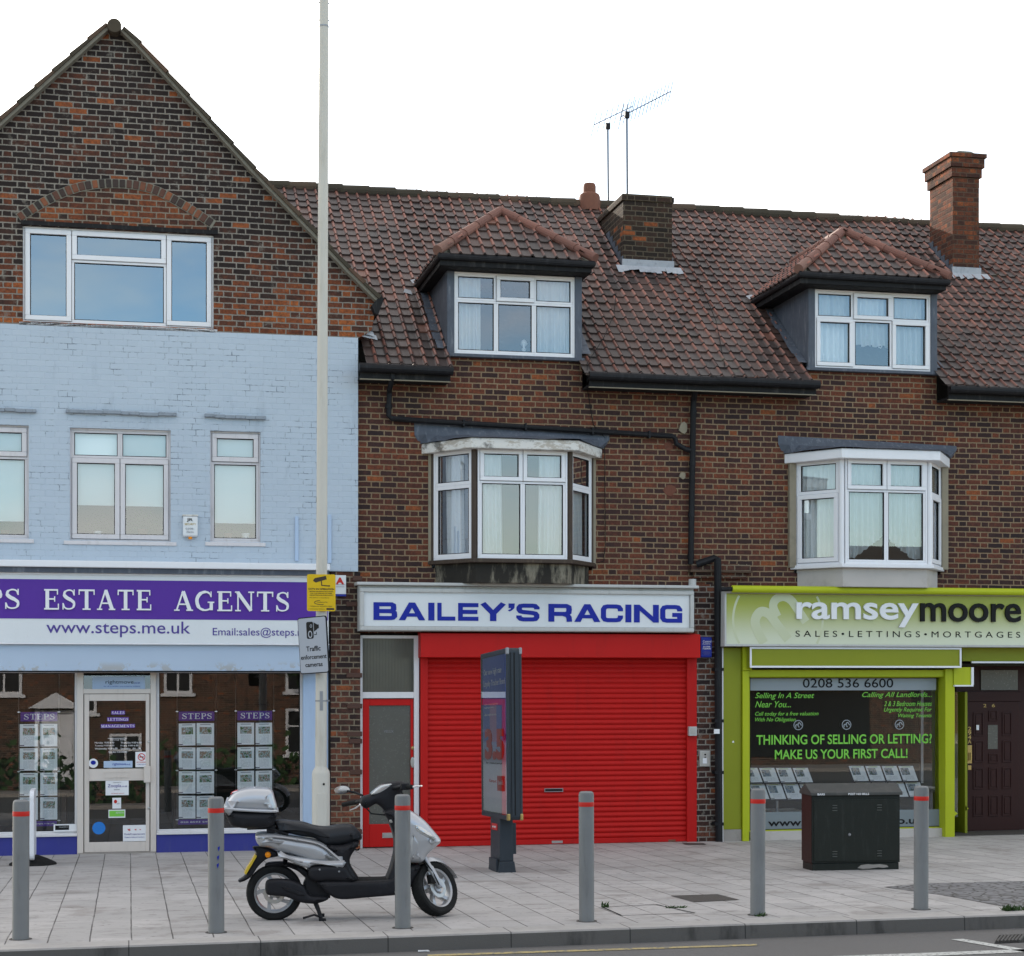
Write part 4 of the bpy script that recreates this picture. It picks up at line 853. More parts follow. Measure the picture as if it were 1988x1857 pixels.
p = at(654, 1158, -.1); t = thing('alarm_box', 'white alarm box with an orange letter and blue foot behind the yellow camera sign', 'alarm', p)
m = MB(); x0, x1, z0, z1 = X(630, -.16), X(672, -.16), Z(654, 1157, -.16), Z(654, 1117, -.16); m.box(x0, x1, -.16, -.1, z0 + .02, z1); m.build('case', 'sign_white', t, bevel=.008); m = MB(); m.box(x0, x1, -.155, -.1, z0 - .005, z0 + .02); m.build('base', 'blue_box', t)
text('A', X(652, -.16), X(668, -.16), z1 - .115, z1 - .03, -.161, 'red_band', t, .002, .06); m = MB(); m.box(X(652, -.16), x1 - .01, -.163, -.161, z1 - .125, z1 - .118); m.box(X(652, -.16), x1 - .02, -.163, -.161, z1 - .15, z1 - .144); m.build('printed_line', 'steel_dull', t)
# wire conduits on the blue wall
for u, v0, v1, lab in ((576, 1003, 1090, 'thin grey conduit on the blue wall left of the lamp post'), (640, 1000, 1094, 'thin grey conduit on the blue wall just right of the lamp post')):
    m = MB(); a, b = at(u, v0, YS - .012), at(u, v1, YS - .012); m.box(a.x - .022, a.x + .022, YS - .028, YS, b.z, a.z); tag(m.build('conduit', 'blue_paint', at=b, bevel=.006), lab, 'conduit')
# ------------------------------------------------------------------ terrace: betting shop house and lime green estate agent house
EY, EZ, TN = -.38, 5.855, .75                         # tile eaves line and roof slope
def rz(y): return EZ + TN * (y - EY)
YR = 4.16
XS = X(1372); XE = X(2140)
h1 = thing('terraced_house', 'brown brick house over the red shuttered betting shop with dormer and bay window', 'house', (X(1030), 0, pz(0)))
h2 = thing('terraced_house', 'brown brick house over the lime green estate agent with tall chimney', 'house', (X(1700), 0, pz(0)))
BC = (4.855, 9.77)                                    # bay centres
DC = (4.872, 9.82)
DW = {4.872: .89, 9.82: .93}                          # dormer half widths
DR = {4.872: (4.838, 1.0), 9.82: (9.72, 1.05)}        # dormer roof centres and half spans                                    # dormer centres
zwe = Z(1000, 752); zdb = Z(1000, 694.5); ztop = Z(1000, 1128)
zbw0, zbw1 = Z(1010, 1085, -.6), Z(1010, 871, -.6)    # bay window height
X0 = X(689)
for hh, xa, xb, c, dc in ((h1, X0, XS, BC[0], DC[0]), (h2, XS, XE, BC[1], DC[1])):
    dh = DW[dc] + .02
    mb = MB(); mb.sheet([(xa, ztop - .12), (xb, ztop - .12), (xb, zwe), (dc + dh, zwe), (dc + dh, zdb), (dc - dh, zdb), (dc - dh, zwe), (xa, zwe)], [(c - 1.06, c + 1.06, zbw0 - .1, zbw1 + .02)], .0, .25)
    mb.box(dc - dh, dc - dh + .01, .002, .5, zwe, zdb); mb.box(dc + dh - .01, dc + dh, .002, .5, zwe, zdb)
    mb.build('wall', 'brick_terrace', hh)
    mb = MB(); mb.box(xa + .01, xb - .01, 1.6, 1.65, ztop - .1, 6.95); mb.box(dc - .85, dc + .85, 1.6, 1.65, 6.95, 7.6); mb.box(xa + .01, xb - .01, .26, 1.6, zwe - .12, zwe - .06); mb.box(xa + .01, xb - .01, .02, 1.6, ztop - .17, ztop - .13); mb.build('interior_wall', 'room', hh)
    mb = MB(); mb.box(xa + .01, xb - .01, 7.4, 7.5, -.3, rz(1.0)); mb.build('rear_wall', 'brick_far', hh)
def bay(hh, c, mats, old):
    d = .60; w0, w1 = 1.07, .62; a = math.atan2(d, w0 - w1); L = math.hypot(d, w0 - w1); H = zbw1 - zbw0
    def plan(e, dd=0.0): return [(c - w0 - e, 0.01), (c - w1 - e * .55, -d - dd), (c + w1 + e * .55, -d - dd), (c + w0 + e, 0.01)]
    # lower apron, sill, fascia board and lead roof
    m = MB(); m.prism(plan(-.05, -.05), Z(1010, 1132.5, -.55) if old else Z(1700, 1140, -.58), zbw0 - .055, 'z'); bp = m.build('bay_apron', mats[0], hh, bevel=.01)
    m = MB(); m.prism(plan(.05, .05), zbw0 - .055, zbw0 - .004, 'z'); m.build('bay_sill', mats[1], hh, bevel=.008)
    m = MB(); m.prism(plan(.13, .15), zbw1 - .026, zbw1 + .10, 'z'); m.build('bay_fascia', mats[2], hh, bevel=.008)
    m = MB(); p0, p1 = plan(.15, .17), plan(.28, -.42); za, zb = zbw1 + .101, zbw1 + .20
    lo = []
    for i in range(3):
        for j in range(6):
            f = j / 6; x, y = p0[i][0] + (p0[i + 1][0] - p0[i][0]) * f, p0[i][1] + (p0[i + 1][1] - p0[i][1]) * f; lo.append((x, y, za + random.uniform(0, .018)))
    lo.append((*p0[3], za)); n = len(lo); hi = []
    for i, q in enumerate(lo):
        t_ = i / (n - 1); hi.append((c + (t_ - .5) * 2 * (w0 + .22), -.02 - .10 * math.sin(math.pi * t_), zb + random.uniform(-.01, .01) + .015))
    wall_ = [(q[0], -.004, zbw1 + .375 - .07 * i / (n - 1) - .03 * (not old)) for i, q in enumerate(hi)]
    for A, B in ((lo, hi), (hi, wall_)):
        for i in range(n - 1): m.face([A[i], A[i + 1], B[i + 1], B[i]])
    m.face([*[(q[0], q[1], za) for q in p0]])
    m.build('bay_roof', 'lead', hh)
    # corner posts and three windows
    for x, y in plan(0)[1:3]: pm = MB(); pm.lathe([(.036, zbw0), (.036, zbw1 - .02)], (x, y + .03, 0), 10); pm.build('bay_post', mats[3], hh)
    for sx in (-1, 1): pm = MB(); pm.box(min(c + sx * w0, c + sx * (w0 - .035)), max(c + sx * w0, c + sx * (w0 - .035)), -.03, .06, zbw0, zbw1 + .01); pm.build('bay_post', mats[3], hh)
    Wd = 2 * w1 - .09; fr = frame_at(c - w1 + .045, -d, zbw0); hs = H * .70; mw = Wd / 2
    k1 = 's' if True else 'f'
    window(hh, fr, [(0, mw, hs, H, 's'), (mw, Wd, hs, H, 's'), (0, mw, 0, hs, 'f'), (mw, Wd, 0, hs, 'f')], 'upvc', 'glass_sky', sb=.05, label='front window of the bay')
    Ls = L - .085; lf = frame_at(c - w0 + .045 * math.cos(a), -.045 * math.sin(a), zbw0, -a); rf = frame_at(c + w1 + .04 * math.cos(a), -d + .04 * math.sin(a), zbw0, a)
    window(hh, lf, [(0, Ls, hs - .04, H, 'f'), (0, Ls, 0, hs - .04, 's' if not old else 'f')], 'upvc', 'glass_dark' if old else 'glass_sky', fb=.045, label='left slanted window of the bay')
    window(hh, rf, [(0, Ls, hs - .04, H, 'f'), (0, Ls, 0, hs - .04, 's' if not old else 'f')], 'upvc', 'glass_small', fb=.045, label='right slanted window of the bay')
    return fr, lf, rf, Wd, Ls, H
b1 = bay(h1, BC[0], ('render_dirty', 'dark_wood', 'old_wood', 'dark_wood'), True)
b2_ = bay(h2, BC[1], ('render_cream', 'upvc', 'upvc', 'upvc'), False)
for sx in (-1, 1): x = BC[1] + sx * 1.10; m = MB(); m.box(x - .045, x + .045, -.06, .02, zbw0 - .03, zbw1 + .01); m.build('render_return', 'render_tan', h2)
for sx in (-1, 1): x = BC[0] + sx * 1.09; m = MB(); m.box(x - .018, x + .018, -.012, .02, zbw0 - .02, zbw1 - .02); m.build('render_return', 'render_tan', h1)
fr, lf, rf, Wd, Ls, H = b1
curtain(.03, .32, .04, H - .03, 'white net curtain at the left of the betting shop bay front window', fr, hem=None, lean=.02)
curtain(Wd - .34, Wd - .03, .04, H - .03, 'white net curtain drawn to the right in the betting shop bay front window', fr, lean=-.02)
curtain(.10, .42, .04, H - .04, 'pale curtain hanging half across the left slanted window above the betting shop', lf, lean=.03)
curtain(.05, Ls - .08, .04, H - .04, 'thin net curtain in the right slanted window above the betting shop', rf)
fr, lf, rf, Wd, Ls, H = b2_
def scal(f): return .012 * abs(math.sin(f * 40))
cu = curtain(.03, Wd / 2 + .01, .05, H - .03, 'lace curtain rising to the right in the bay above the lime green shop', fr, hem=lambda f: .02 + .30 * max(0, f - .25) / .75 + scal(f), mat='lace')
o_ = flowers(0, 0, 0, 0, .125, fr, 0, None, .028, [(.10, .16), (.20, .22), (.32, .24), (.42, .36), (.46, .44), (.14, .30), (.38, .46)]); o_.parent = cu; o_.location = -cu.location
cu = curtain(Wd / 2 + .01, Wd - .03, .05, H - .03, 'lace curtain rising to the left in the bay above the lime green shop', fr, hem=lambda f: .02 + .30 * max(0, .75 - f) / .75 + scal(f), mat='lace')
o_ = flowers(0, 0, 0, 0, .125, fr, 0, None, .028, [(Wd - .08, .16), (Wd - .18, .22), (Wd - .30, .26), (Wd - .40, .36), (Wd - .47, .46), (Wd - .12, .33)]); o_.parent = cu; o_.location = -cu.location
curtain(.04, Ls - .04, .05, H - .04, 'lace curtain across the left slanted window above the lime green shop', lf, mat='lace')
curtain(.04, Ls - .04, .05, H - .04, 'lace curtain across the right slanted window above the lime green shop', rf, mat='lace')

# ------------------------------------------------------------------ tiled roofs
TW, TH = .156, .232
PR = [(0, .003), (.10, 0), (.60, 0), (.68, .005), (.75, .024), (.82, .031), (.89, .024), (.96, .006), (1.03, .003)]
def tiles(mb, O, A, U, nc, nr, keep, jit=.006):
    A, U = A.normalized(), U.normalized(); N = A.cross(U).normalized()
    if N.z < 0: N = -N
    for j in range(nr):
        for i in range(nc):
            c = O + A * (TW * (i + .5)) + U * (TH * (j + .5))
            if not keep(c): continue
            wv_ = .010 * math.sin(c.x * 1.9 + c.y) + .008 * math.sin(c.x * 4.1 - c.y * 2.3) if jit > .004 else 0
            dz, dr = random.uniform(-jit, jit), random.uniform(-.012, .012); rows = []
            for up, lift in ((-.0, .004), (0.0, .026), (1.06, .004)):
                rows.append([mb.v(O + A * (TW * (i + a)) + U * (TH * (j + up) + dr * (1 if up < .5 else 0)) + N * (lift + h + wv_ + (dz if up < .5 else 0))) for a, h in PR])
            for k, (uv0, uv1) in ((0, (0, .03)), (1, (.05, 1))):
                for q in range(len(PR) - 1):
                    f = mb.b.faces.new((rows[k][q], rows[k][q + 1], rows[k + 1][q + 1], rows[k + 1][q]))
                    if mb.uvl is None: mb.uvl = mb.b.loops.layers.uv.new('UVMap')
                    for l, w in zip(f.loops, ((PR[q][0], uv0), (PR[q + 1][0], uv0), (PR[q + 1][0], uv1), (PR[q][0], uv1))): l[mb.uvl].uv = w
ga = at(222, 40, YS); gr = at(519, 351, -.24); gsl = (ga.z - gr.z) / (gr.x - ga.x)
def zgab(x): return ga.z - gsl * abs(x - ga.x)
CH = []                                               # chimney footprints
c1x0, c1x1, c1y = X(1210, 2.275), X(1305, 2.275), 2.275
c2x0, c2x1, c2y = X(1850, 2.55), X(1901, 2.55), 2.55
CH = [(c1x0, c1x1, c1y, c1y + .85), (c2x0, c2x1, c2y, c2y + .80)]
SL = math.atan(TN); UV_ = Vector((0, math.cos(SL), math.sin(SL)))
def keep_main(xa, xb):
    def k(c):
        if not xa <= c.x < xb: return False
        if c.x < X(700, c.y) - 0 and c.x < XR + .02 and c.z < zgab(c.x) + .05: return False
        if c.x < XR + .03 and c.y < .15: return False
        for d in DC:
            if abs(c.x - d) < DW[d] + .02 and c.y < 1.45: return False
        for x0, x1, y0, y1 in CH:
            if x0 < c.x < x1 and y0 < c.y < y1: return False
        return True
    return k
XA = 1.5
NR = int((YR - EY) / math.cos(SL) / TH) + 1
for hh, xa, xb in ((h1, XA, XS), (h2, XS, 16.2)):
    i0 = int((xa - XA) / TW); mb = MB(); O = Vector((XA + i0 * TW, EY, EZ)); n = int((xb - xa) / TW) + 2
    lo, hi = (xa, XA + (int((XS - XA) / TW)) * TW) if hh is h1 else (XA + (int((XS - XA) / TW)) * TW, xb)
    tiles(mb, O, Vector((1, 0, 0)), UV_, n, NR, keep_main(lo, hi)); tiles(mb, O + Vector((0, -.075, -.035)), Vector((1, 0, 0)), Vector((0, .97, .24)), n, 1, keep_main(lo, hi)); rf_ = mb.build('roof', 'tile', hh, norm=False)
    mb = MB()
    mb.face([(lo, .05, rz(.05) - .03), (hi, .05, rz(.05) - .03), (hi, YR, rz(YR) - .03), (lo, YR, rz(YR) - .03)]); mb.face([(lo, YR, rz(YR) - .03), (hi, YR, rz(YR) - .03), (hi, 7.6, rz(.7)), (lo, 7.6, rz(.7))])
    mb.build('roof_deck', 'black_wood', rf_)
    mb = MB(); x = lo
    while x < hi:
        e = min(x + .42, hi); q = rz(YR) + .02 + .03 * math.sin(x * .9) * .4 + random.uniform(-.006, .006); mb.tube([(x, YR, q - .045), (e + .02, YR, q - .03)], .10, 14); x += .40
    mb.build('ridge_tiles', 'ridge', rf_)
def hipline(mb, a, b, r=.064, seg=.36):
    n = max(1, round((b - a).length / seg))
    for i in range(n):
        p = a + (b - a) * (i / n); q = a + (b - a) * min(1, (i + 1.06) / n); mb.tube([p, q], [r * 1.08, r * .94], 14)
def dormer(hh, dc, cells_mid, name_l):
    yf = -.03; hw = DW[dc]; e = DR[dc][1]; ye = -.31; ze = 7.31; RH = .82; ro = DR[dc][0]; ap = Vector((ro, ye + e, ze + RH)); zt_ = 7.16
    zb = zdb + .01
    yb = (zt_ - EZ) / TN + EY; q = hw - .095
    m = MB(); m.prism([(dc - hw + .0, zb - .02), (dc + hw, zb - .02), (dc + hw, zt_), (dc + q, zt_), (dc + q, zb), (dc - q, zb), (dc - q, zt_), (dc - hw, zt_)], yf - .035, yf - .002); dm = m.build('dormer', 'lead', hh, bevel=.005, seg=1); dm['label'] = name_l
    for sx in (-1, 1):
        m = MB(); x = dc + sx * hw; y_b0 = (zb - EZ) / TN + EY
        m.prism([(yf, zb), (max(yf + .02, y_b0), zb), (yb, zt_), (yf, zt_)], min(x, x - sx * .05), max(x, x - sx * .05), 'x'); m.build('dormer_cheek', 'lead', dm)
    m = MB(); m.box(dc - hw - .03, dc + hw + .03, yf - .06, yf + .1, zdb - .03, zdb + .012); m.build('dormer_sill', 'lead', dm, bevel=.006)
    # soffit, fascia and gutter
    m = MB(); yv = (7.20 - EZ) / TN + EY
    m.box(ro - e + .03, ro + e - .03, ye + .02, yf - .04, 7.16, 7.18); m.box(ro - e + .03, dc - hw, yf - .04, yv + .05, 7.16, 7.18); m.box(dc + hw, ro + e - .03, yf - .04, yv + .05, 7.16, 7.18)
    m.box(ro - e + .01, ro + e - .01, ye + .0, ye + .018, 7.165, 7.30)
    for sx in (-1, 1): x = ro + sx * (e - .01); m.box(min(x, x - sx * .018), max(x, x - sx * .018), ye + .02, yv + .12, 7.165, 7.30)
    m.build('dormer_eaves', 'black_wood', dm)
    m = MB(); m.tube([(ro - e, yv + .05, 7.275), (ro - e, ye - .03, 7.275), (ro + e, ye - .03, 7.265), (ro + e, yv + .05, 7.275)], .045, 12); m.build('dormer_gutter', 'black', dm)
    # hipped roof in tiles
    m = MB(); A = Vector((1, 0, 0)); Uf = Vector((0, e, RH)).normalized(); O = Vector((ro - e - .02, ye - .03, ze - .01))
    def kf(c): f = (c.z - ze) / RH; return abs(c.x - ro) < e * (1 - f) - .02 and f < .97
    tiles(m, O, A, Uf, int(2 * e / TW) + 1, 6, kf, .003)
    for sx in (-1, 1):
        Us = Vector((-sx * e, 0, RH)).normalized(); A2 = Vector((0, 1 if sx < 0 else -1, 0)); y0 = ye
        O2 = Vector((ro + sx * (e + .02), ye - .0 if sx < 0 else 3.4, ze - .01)) if True else None
        if sx < 0: A2 = Vector((0, -1, 0)); O2 = Vector((ro - e - .02, 3.45, ze - .01))
        else: A2 = Vector((0, 1, 0)); O2 = Vector((ro + e + .02, ye, ze - .01))
        def ks(c, sx=sx):
            f = (c.z - ze) / RH; return c.y > ye + e * f - .02 and f < .97 and c.z > rz(c.y) - .08
        tiles(m, O2, A2, Us, 26, 6, ks, .003)
    rt = m.build('dormer_roof', 'tile', dm, norm=False)
    m = MB()
    yr = (ap.z - EZ) / TN + EY
    m.face([(ro - e, ye, ze - .02), (ro + e, ye, ze - .02), tuple(ap - Vector((0, 0, .02)))])
    for sx in (-1, 1): m.face([(ro + sx * e, ye, ze - .02), (ro + sx * e, (ze - EZ) / TN + EY + .1, ze - .02), (ro, yr + .1, ap.z - .02), tuple(ap - Vector((0, 0, .02)))])
    m.build('roof_deck', 'mortar', dm)
    m = MB(); k = Vector((0, 0, .03))
    hipline(m, Vector((ro - e - .03, ye - .03, ze + .0)) + k, ap + k); hipline(m, Vector((ro + e + .03, ye - .03, ze + .0)) + k, ap + k); hipline(m, ap + k, Vector((ro, yr, ap.z)) + k)
    m.build('hip_tiles', 'hip', dm)
    m = MB()
    for sx in (-1, 1): a = Vector((ro + sx * (e - .01), ye, ze - .02)); b = ap - Vector((0, 0, .04)); m.tube([a, b], .035, 6)
    m.build('hip_mortar', 'mortar', dm)
    # lead at the valleys and foot
    for sx in (-1, 1):
        m = MB(); x = dc + sx * (hw + .005); y0, y1 = EY + .35, yb
        n = 7
        for i in range(n):
            ya, yb_ = y0 + (y1 - y0) * i / n, y0 + (y1 - y0) * (i + 1.1) / n; w = .13 + random.uniform(-.02, .02)
            m.face([(x, ya, rz(ya) + .05), (x + sx * w, ya, rz(ya) + .055), (x + sx * w, yb_, rz(yb_) + .05), (x, yb_, rz(yb_) + .046)])
        m.build('side_flashing', 'lead', dm)
    for sx in (-1, 1):
        m = MB(); y = yv + .12; b = Vector((ro + sx * e, y, rz(y) + .06)); pts = [b + Vector((random.uniform(-.12, .12), random.uniform(-.12, .06), 0)) for _ in range(7)]
        for i in range(3):
            c = b + Vector((-.05 + .07 * i, -.04, 0)); c.z = rz(c.y) + .06; m.face([c, c + Vector((.09, .01, .05)), c + Vector((.06, .10, .09)), c + Vector((-.03, .07, .06))])
        m.build('valley_patch', 'flash', dm)
    # window
    Wd = 2 * (hw - .095); H_ = 7.155 - zb - .01; fr = frame_at(dc - Wd / 2, yf - .02, zb + .005)
    window(hh, fr, [(Wd * a, Wd * b, H_ * c, H_ * d, k_) for a, b, c, d, k_ in cells_mid], 'upvc', 'glass_sky', sb=.05, label='six light window of the dormer')
    return fr, Wd, H_
T3 = (0, .345, .655, 1)
f1 = dormer(h1, DC[0], [(0, .345, .66, 1, 'f'), (.345, .66, .66, 1, 's'), (.66, 1, .66, 1, 'f'), (0, .345, 0, .66, 'f'), (.345, .66, 0, .66, 'f'), (.66, 1, 0, .66, 'f')], 'lead cheeked dormer with white curtains above the betting shop')
f2 = dormer(h2, DC[1], [(0, .33, .64, 1, 'f'), (.33, .665, .64, 1, 's'), (.665, 1, .64, 1, 'f'), (0, .33, 0, .64, 's'), (.33, .665, 0, .64, 'f'), (.665, 1, 0, .64, 's')], 'lead cheeked dormer with lace curtains beside the tall chimney')
fr, Wd, H_ = f1
curtain(.05, .36, .05, H_ - .04, 'white curtain tied at the left of the left dormer window', fr, lean=-.0)
curtain(Wd * .70, Wd - .05, .05, H_ - .04, 'white pleated curtain at the right of the left dormer window', fr)
p = fr @ Vector((Wd * .60, .18, .03)); m = MB(); m.lathe([(.07, 0), (.055, .03), (.02, .06), (.03, .09), (.012, .12), (.05, .16), (.03, .20), (.002, .22)], p, 14); tag(m.build('ornament', 'white_letter', at=p, smooth=True), 'small white ornament on the left dormer window sill', 'ornament')
fr, Wd, H_ = f2
for a, b, lab, hm in ((.02, .325, 'lace curtain in the left light of the right dormer window', lambda f: scal(f)), (.345, .655, 'lace curtain ending in scallops in the middle light of the right dormer window', lambda f: .26 + .03 * abs(math.sin(f * 9.4))), (.675, .98, 'lace curtain in the right light of the right dormer window', lambda f: scal(f))):
    cu = curtain(Wd * a, Wd * b, .06, H_ - .04, lab, fr, hem=hm, mat='lace'); base = .30 if '.26' in lab or 'middle' in lab else .10
    o_ = flowers(Wd * a + .06, Wd * b - .06, base + .04, base + .22, .125, fr, 7, None, .026); o_.parent = cu; o_.location = -cu.location
# eaves: gutters, fascia boards, soffits
def eaves(hh, xa, xb, endl=False, endr=False):
    m = MB(); m.tube([(xa - .02, EY - .045, EZ - .035), (xb + .02, EY - .045, EZ - .045)], .055, 12); g = m.build('gutter', 'black', hh)
    m = MB(); m.box(xa, xb, EY + .02, EY + .045, EZ - .165, EZ - .02); m.box(xa, xb, EY + .045, .02, EZ - .16, EZ - .135); m.build('eaves_board', 'black_wood', g)
    m = MB(); m.box(xa, xb, EY + .016, EY + .05, EZ - .178, EZ - .166); m.build('eaves_bead', 'render_tan', g)
eaves(h1, X(698, -.3), DC[0] - .90); eaves(h1, DC[0] + .91, XS); eaves(h2, XS, DC[1] - .94); eaves(h2, DC[1] + .95, XE)
# chimneys
m = MB(); z0 = rz(c1y) - .3; z1 = Z(1258, 382, c1y); x0, x1, y0, y1 = CH[0]
m.box(x0, x1, y0, y1 + 1.2, z0, z1 - .075); m.box(x0 - .025, x1 + .025, y0 - .025, y1 + 1.2, z1 - .075, z1); ch1 = m.build('chimney', 'brick_stack', h1, bevel=.006); ch1['label'] = 'short mossy chimney stump carrying the aerial mast'
m = MB(); m.box(x0 - .01, x1 + .01, y0 + .01, y1 + 1.2, z1, z1 + .03); m.build('chimney_cap', 'ridge', ch1, bevel=.012)
def flashing(par, x0, x1, y0, y1):
    m = MB(); z = rz(y0); m.box(x0 - .02, x1 + .02, y0 - .03, y0 - .002, z + .02, z + .14)
    n = 12
    for i in range(n):
        a, b = x0 - .12 + (x1 - x0 + .24) * i / n, x0 - .12 + (x1 - x0 + .24) * (i + 1) / n; e = .12 + random.uniform(-.04, .04)
        m.face([(a, y0 - .03, z + .05), (b, y0 - .03, z + .05), (b, y0 - .03 - e, rz(y0 - .03 - e) + .06 + random.uniform(-.012, .02)), (a, y0 - .03 - e, rz(y0 - .03 - e) + .055)])
    fl = m.build('flashing', 'flash', par)
    for s, x in ((-1, x0), (1, x1)):
        m = MB()
        for i in range(6):
            ya = y0 + (y1 - y0) * i / 6; yb_ = ya + (y1 - y0) / 6 * 1.25; m.prism([(ya, rz(ya) + .02), (yb_, rz(yb_) + .02), (yb_, rz(ya) + .19), (ya, rz(ya) + .19)], min(x, x + s * .012) - (.004 * (i % 2)), max(x, x + s * .012) + (.004 * (i % 2)), 'x')
        m.build('stepped_flashing', 'lead', par)
flashing(ch1, *CH[0])
m = MB(); x0, x1, y0, y1 = CH[1]; z0 = rz(c2y) - .3; z1 = Z(1875, 300, c2y)
m.box(x0, x1, y0, y1, z0, z1 - .50)
for i, k in enumerate((.0, .03, .06, .085)): m.box(x0 - k - .002, x1 + k + .002, y0 - k - .002, y1 + k + .002, z1 - .50 + .145 * i if i else z1 - .50, z1 - .50 + .145 * (i + 1) if i < 3 else z1)
ch2 = m.build('chimney', 'brick_tall_stack', h2, bevel=.006); ch2['label'] = 'tall orange brown brick chimney with corbelled top'
m = MB(); m.box(x0 - .02, x1 + .02, y0 - .02, y1 + .02, z1, z1 + .02); m.prism([(x0 + .02, z1 + .02), (x1 - .02, z1 + .02), (x1 - .12, z1 + .06), (x0 + .12, z1 + .06)], y0 + .03, y1 - .03); m.build('chimney_cap', 'mortar', ch2, bevel=.008)
flashing(ch2, *CH[1])
p = at(1146, 381, YR - .1); m = MB(); m.lathe([(.17, -.12), (.165, .10), (.15, .14), (.10, .17), (.10, .27), (.085, .31), (.0, .31)], (p.x, YR - .05, rz(YR) + .0), 18); m.build('ridge_vent', 'terracotta', h1, smooth='auto')
m = MB(); a = at(612, 356, YR); b = at(640, 462, 2.6)
for k in range(10): f = k / 10; q = a.lerp(b, f); q2_ = a.lerp(b, f + .11); m.tube([(q.x, q.y, rz(q.y) + .03), (q2_.x, q2_.y, rz(q2_.y) + .03)], .018, 6)
m.build('valley_line', 'rubber', h1)
# loose lead scraps near the gable foot
m = MB()
for u, v in ((716, 648), (722, 655), (708, 652), (790, 563)):
    p = at(u, v, -.1 if u < 760 else 1.25); p.z = rz(p.y) + .07 if u > 760 else p.z
    m.face([p + Vector((-.05, -.02, -.01)), p + Vector((.07, -.03, -.04)), p + Vector((.06, .04, .03)), p + Vector((-.03, .03, .05))])
m.build('loose_flashing', 'flash', h1)
# ------------------------------------------------------------------ drainpipes and wires on the front
def pipe(hh, pts, r=.036, label=None, clips=()):
    m = MB(); m.tube(pts, r, 10)
    for i in clips: p = Vector(pts[i]); 
    o = m.build('drainpipe', 'black', hh, smooth='auto')
    if label: o['label'] = label
    return o
yp = -.07
A_ = lambda u, v, y=yp: tuple(at(u, v, y))
pj = pipe(h1, [A_(762, 716, -.36), A_(762, 734, -.36), A_(756, 757, -.2), A_(756, 762, yp), A_(754.5, 807), A_(760, 813), A_(800, 816), A_(1305, 847), A_(1311, 852), A_(1313, 862), A_(1330, 872), A_(1341, 875)], .034, 'black drainpipe running sideways under the eaves')
pk = pipe(h1, [A_(1350, 735, -.36), A_(1350, 752, -.3), A_(1347, 775, -.1), A_(1346, 790), A_(1341, 1096)], .040, 'vertical black drainpipe between the two houses')
for u, v in ((754.5, 790), (1346, 800), (1344, 900), (1342, 1000), (1341, 1080)): p = at(u, v, yp); m = MB(); m.lathe([(.046, -.025), (.046, .025)], p, 12); m.build('pipe_bracket', 'black', pk if u > 800 else pj)
for u in (900, 1020, 1150, 1260): p = at(u, 816 + (u - 800) * .0614, yp); m = MB(); m.box(p.x - .012, p.x + .012, yp - .04, 0, p.z - .045, p.z + .045); m.build('pipe_bracket', 'black', pj)
pl_ = pipe(h1, [A_(1352, 1096, -.1), A_(1388, 1084, -.16), A_(1393, 1087, -.2), A_(1393.5, 1100, -.2), A_(1394, 1260, -.16), A_(1396, 1640, -.16)], .048, 'square black drainpipe down the pier to the pavement')
for v in (1300, 1400, 1500, 1600): p = at(1395, v, -.16); m = MB(); m.box(p.x - .06, p.x + .06, -.2, -.05, p.z - .02, p.z + .02); m.build('pipe_bracket', 'black', pl_)
m = MB(); m.tube([*[tuple(Vector((q.x, q.y, rz(q.y) + .055))) for q in (at(1196, 560, 1.5), at(1192, 610, .95), at(1172, 660, .35), at(1140, 695, -.25))], A_(1140, 740, -.41), A_(1141, 760, -.01), A_(1152, 825, -.012), A_(1174, 850, -.02), A_(1175, 1060, -.02), A_(1172, 1090, -.02), A_(1160, 1093, -.02)], .005, 5); m.build('aerial_cable', 'rubber', h1)
m = MB(); pts = [at(1352, 540, 2.1), at(1390, 640, .9), at(1408, 735, -.25)]; m.tube([Vector((p.x, p.y, rz(p.y) + .055)) for p in pts], .005, 5); m.build('aerial_cable', 'rubber', h1)
# repair patches and wall stubs
red_rub = paint('red_rubbed_brick', (.17, .068, .045), .9, .4, 12, .5, (.06, .035, .028), bump=.4)
for u, v, w, h in ((1326, 832, .07, .10), (1324, 924, .05, .06)): p = at(u, v); m = MB(); m.prism([(p.x + w * math.cos(a) * random.uniform(.6, 1.1), p.z + h * math.sin(a) * random.uniform(.6, 1)) for a in [6.283 * i / 9 for i in range(9)]], -.03, .01); m.build('mortar_patch', 'render_tan', h1)
for u, v, w in ((1298, 867, .07), (1300, 952, .09)): p = at(u, v); m = MB(); m.prism([(p.x + w * math.cos(a) * random.uniform(.7, 1.1), p.z + w * math.sin(a) * random.uniform(.7, 1)) for a in [6.283 * i / 10 for i in range(10)]], -.006, .01); m.build('red_patch', red_rub, h1)
# brick cornice where the pier meets the wall
m = MB(); z = Z(1390, 1108, -.1); xa, xb = X(1338), X(1452)
m.box(xa, xb, -.10, .02, z, z + .09); m.box(xa + .04, xb - .05, -.07, .02, z - .10, z); m.build('pier_cornice', 'brick_pier', h2)
m = MB(); m.box(xa - .02, xb + .02, -.13, .02, z + .0 - .025, z); m.build('tile_creasing', 'ridge', h2)
# ------------------------------------------------------------------ betting shop front
zsh = Z(1000, 1228, 0)
m = MB(); m.sheet([(X0, zsh - .02), (X(1405), zsh - .02), (X(1405), ztop - .10), (X0, ztop - .10)], [], .02); m.build('shop_header', 'brick_pier', h1)
m = MB(); m.box(X(1346), X(1403), -.05, .3, pz(0) - .1, ztop - .02); m.build('brick_pier', 'brick_pier_worn', h1)
